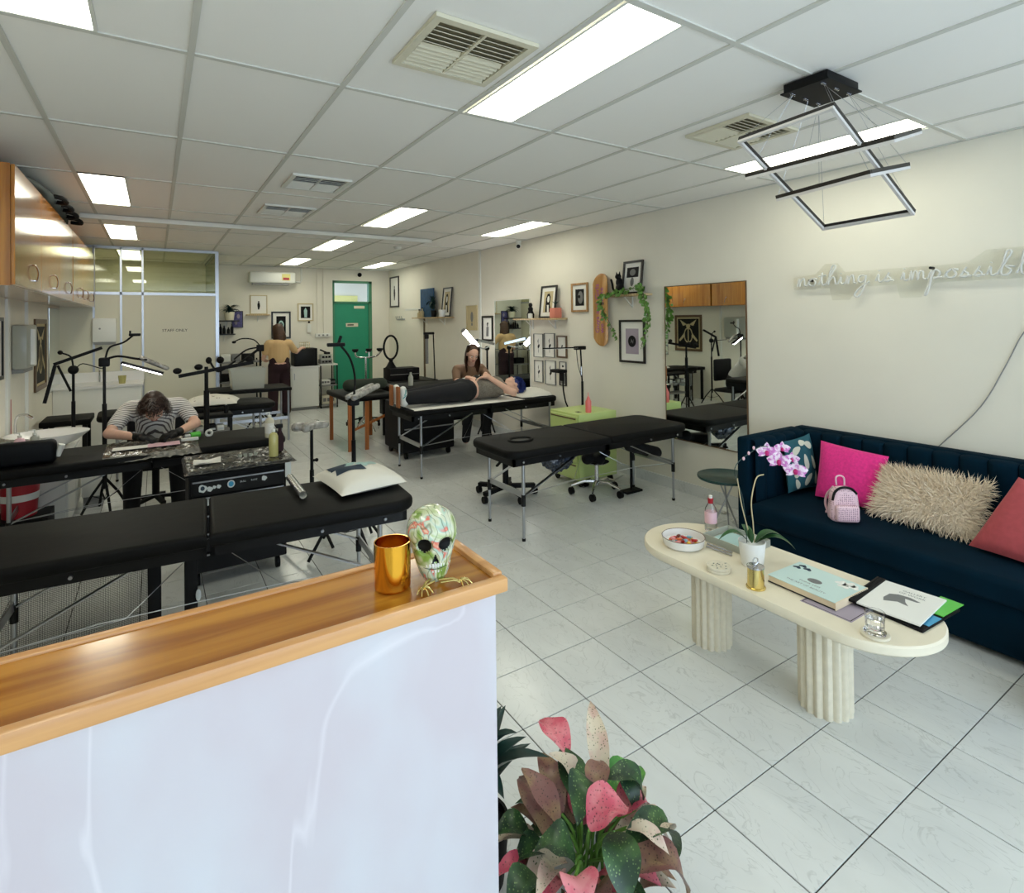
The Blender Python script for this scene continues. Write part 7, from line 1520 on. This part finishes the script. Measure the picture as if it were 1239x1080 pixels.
# ================================================================== floor plants beside the counter
def leafmat(name, body, vein, edge):
    mt, n, b = nt(name); tc = n.nodes.new('ShaderNodeTexCoord'); L = n.links.new
    a = n.nodes.new('ShaderNodeTexVoronoi'); a.inputs['Scale'].default_value = 130; z = n.nodes.new('ShaderNodeTexNoise'); z.inputs['Scale'].default_value = 18; z.inputs['Detail'].default_value = 4
    L(tc.outputs['Object'], a.inputs['Vector']); L(tc.outputs['Object'], z.inputs['Vector'])
    r = n.nodes.new('ShaderNodeValToRGB'); r.color_ramp.elements[0].position = .12; r.color_ramp.elements[0].color = (1, 1, 1, 1); r.color_ramp.elements[1].position = .3; r.color_ramp.elements[1].color = (0, 0, 0, 1)
    r2 = n.nodes.new('ShaderNodeValToRGB'); r2.color_ramp.elements[0].position = .42; r2.color_ramp.elements[1].position = .62; r2.color_ramp.elements[0].color = col(body); r2.color_ramp.elements[1].color = col(edge)
    L(z.outputs['Fac'], r2.inputs[0]); L(a.outputs['Distance'], r.inputs[0]); m_ = n.nodes.new('ShaderNodeMix'); m_.data_type = 'RGBA'; L(r.outputs[0], m_.inputs['Factor']); L(r2.outputs[0], m_.inputs['A']); m_.inputs['B'].default_value = col(vein)
    L(m_.outputs['Result'], b.inputs['Base Color']); setp(b, Roughness=.4); return mt
M['agl_pink'] = leafmat('pink_leaf', s2l(214, 86, 110), s2l(110, 50, 56), s2l(226, 140, 146)); M['agl_cream'] = leafmat('cream_speckled_leaf', s2l(214, 200, 176), s2l(70, 84, 44), s2l(206, 170, 156))
M['agl_green'] = leafmat('green_speckled_leaf', s2l(34, 60, 40), s2l(120, 150, 90), s2l(60, 96, 50)); M['agl_brown'] = leafmat('brown_pink_leaf', s2l(128, 84, 78), s2l(70, 50, 40), s2l(150, 120, 90)); M['agl_lime'] = leafmat('bright_green_leaf', s2l(70, 140, 60), s2l(150, 190, 80), s2l(100, 170, 70))
t = thing('pink_leaved_plant', 'plant with pink, cream and green speckled leaves on the floor beside the counter', 'plant', (.93, 1.12, 0)); pot(t, (.93, 1.12, .0), .13, .22, 'potw')
rim = Vector((.93, 1.12, .20))
LV = [((.99, 1.265, .40), (1.0, 1.42, .40), .075, 'agl_pink', .15), ((1.02, 1.15, .36), (1.135, 1.335, .46), .055, 'agl_cream', .1), ((.90, 1.08, .38), (.84, 1.06, .44), .0, 'agl_pink', 0),
      ((1.02, 1.10, .33), (1.17, 1.17, .35), .10, 'agl_lime', .25), ((1.0, 1.08, .36), (1.11, 1.06, .34), .085, 'agl_pink', .3), ((.98, 1.06, .34), (1.12, 1.0, .26), .08, 'agl_cream', .3),
      ((.95, 1.17, .34), (.99, 1.30, .40), .07, 'agl_green', .2), ((.90, 1.18, .34), (.94, 1.34, .38), .06, 'agl_brown', .15), ((.84, 1.16, .32), (.87, 1.34, .34), .075, 'agl_brown', .2), ((.86, 1.14, .36), (.84, 1.28, .42), .06, 'agl_brown', .1),
      ((.98, 1.12, .42), (.87, 1.08, .40), .09, 'agl_green', .35), ((1.0, 1.12, .43), (1.08, 1.06, .37), .07, 'agl_green', .35), ((.95, 1.10, .42), (1.02, 1.16, .44), .06, 'agl_brown', .2),
      ((.86, 1.02, .44), (.97, 1.00, .45), .10, 'agl_pink', .25), ((.93, .98, .40), (1.08, .95, .30), .08, 'agl_green', .35), ((.98, .97, .38), (1.10, .98, .34), .07, 'agl_cream', .3), ((.90, .95, .38), (1.04, .88, .30), .09, 'agl_brown', .3),
      ((.80, 1.0, .38), (.76, .92, .38), .08, 'agl_pink', .3), ((.84, 1.05, .35), (.77, 1.12, .36), .08, 'agl_green', .3), ((.92, 1.0, .42), (.86, .90, .36), .08, 'agl_green', .3), ((.96, 1.0, .41), (1.0, .90, .40), .04, 'agl_cream', .2), ((.97, 1.20, .36), (.92, 1.26, .44), .06, 'agl_cream', .15), ((1.04, 1.05, .38), (1.06, 1.14, .42), .05, 'agl_green', .3)]
for i, (b0, t0, w, mt, dr) in enumerate(LV):
    if w == 0: continue
    MB().tube([rim+Vector((random.uniform(-.04, .04), random.uniform(-.04, .04), 0)), (Vector(b0)+rim)/2+Vector((0, 0, .04)), b0], .004, 6, smooth=3).build('leaf_stalk', 'leafl', t, world=True)
    leaf_mb(MB(), b0, t0, w*1.25, 12, dr, fold=.25, wave=.05).build('leaf', mt, t, world=True, ang=80)
for k in range(46):
    a = k*2.4; r = .05+.012*(k % 9); b0 = rim+Vector((cos(a)*r, sin(a)*r, .02+.012*(k % 6))); d = Vector((cos(a+.3), sin(a+.3), random.uniform(-.15, .6))).normalized()*random.uniform(.09, .15)
    leaf_mb(MB(), b0, b0+d, random.uniform(.06, .09), 8, .25, fold=.25).build('leaf', ('agl_green', 'agl_brown', 'agl_green', 'agl_pink', 'agl_cream')[k % 5], t, world=True, ang=80)
t = thing('dark_spiky_plant', 'dark blue-green spiky plant right behind the counter end', 'plant', (.80, 1.45, 0)); pot(t, (.80, 1.45, 0), .09, .18, 'ink')
for k in range(20):
    a = 2*pi*k/20*2.4; e = .35+.9*(k/20); r = .20+.03*(k % 4); b0 = Vector((.80, 1.45, .17)); leaf_mb(MB(), b0+Vector((cos(a)*.01, sin(a)*.01, .06+.006*k)), b0+Vector((cos(a)*cos(e)*r, sin(a)*cos(e)*r, .06+sin(e)*r+.02)), .060, 9, .12, fold=.3).build('leaf', 'leafd', t, world=True, ang=80)
MB().cyl((.80, 1.45, .16), (.80, 1.45, .34), .012, .008, 8).build('stem', 'leafd', t, world=True)
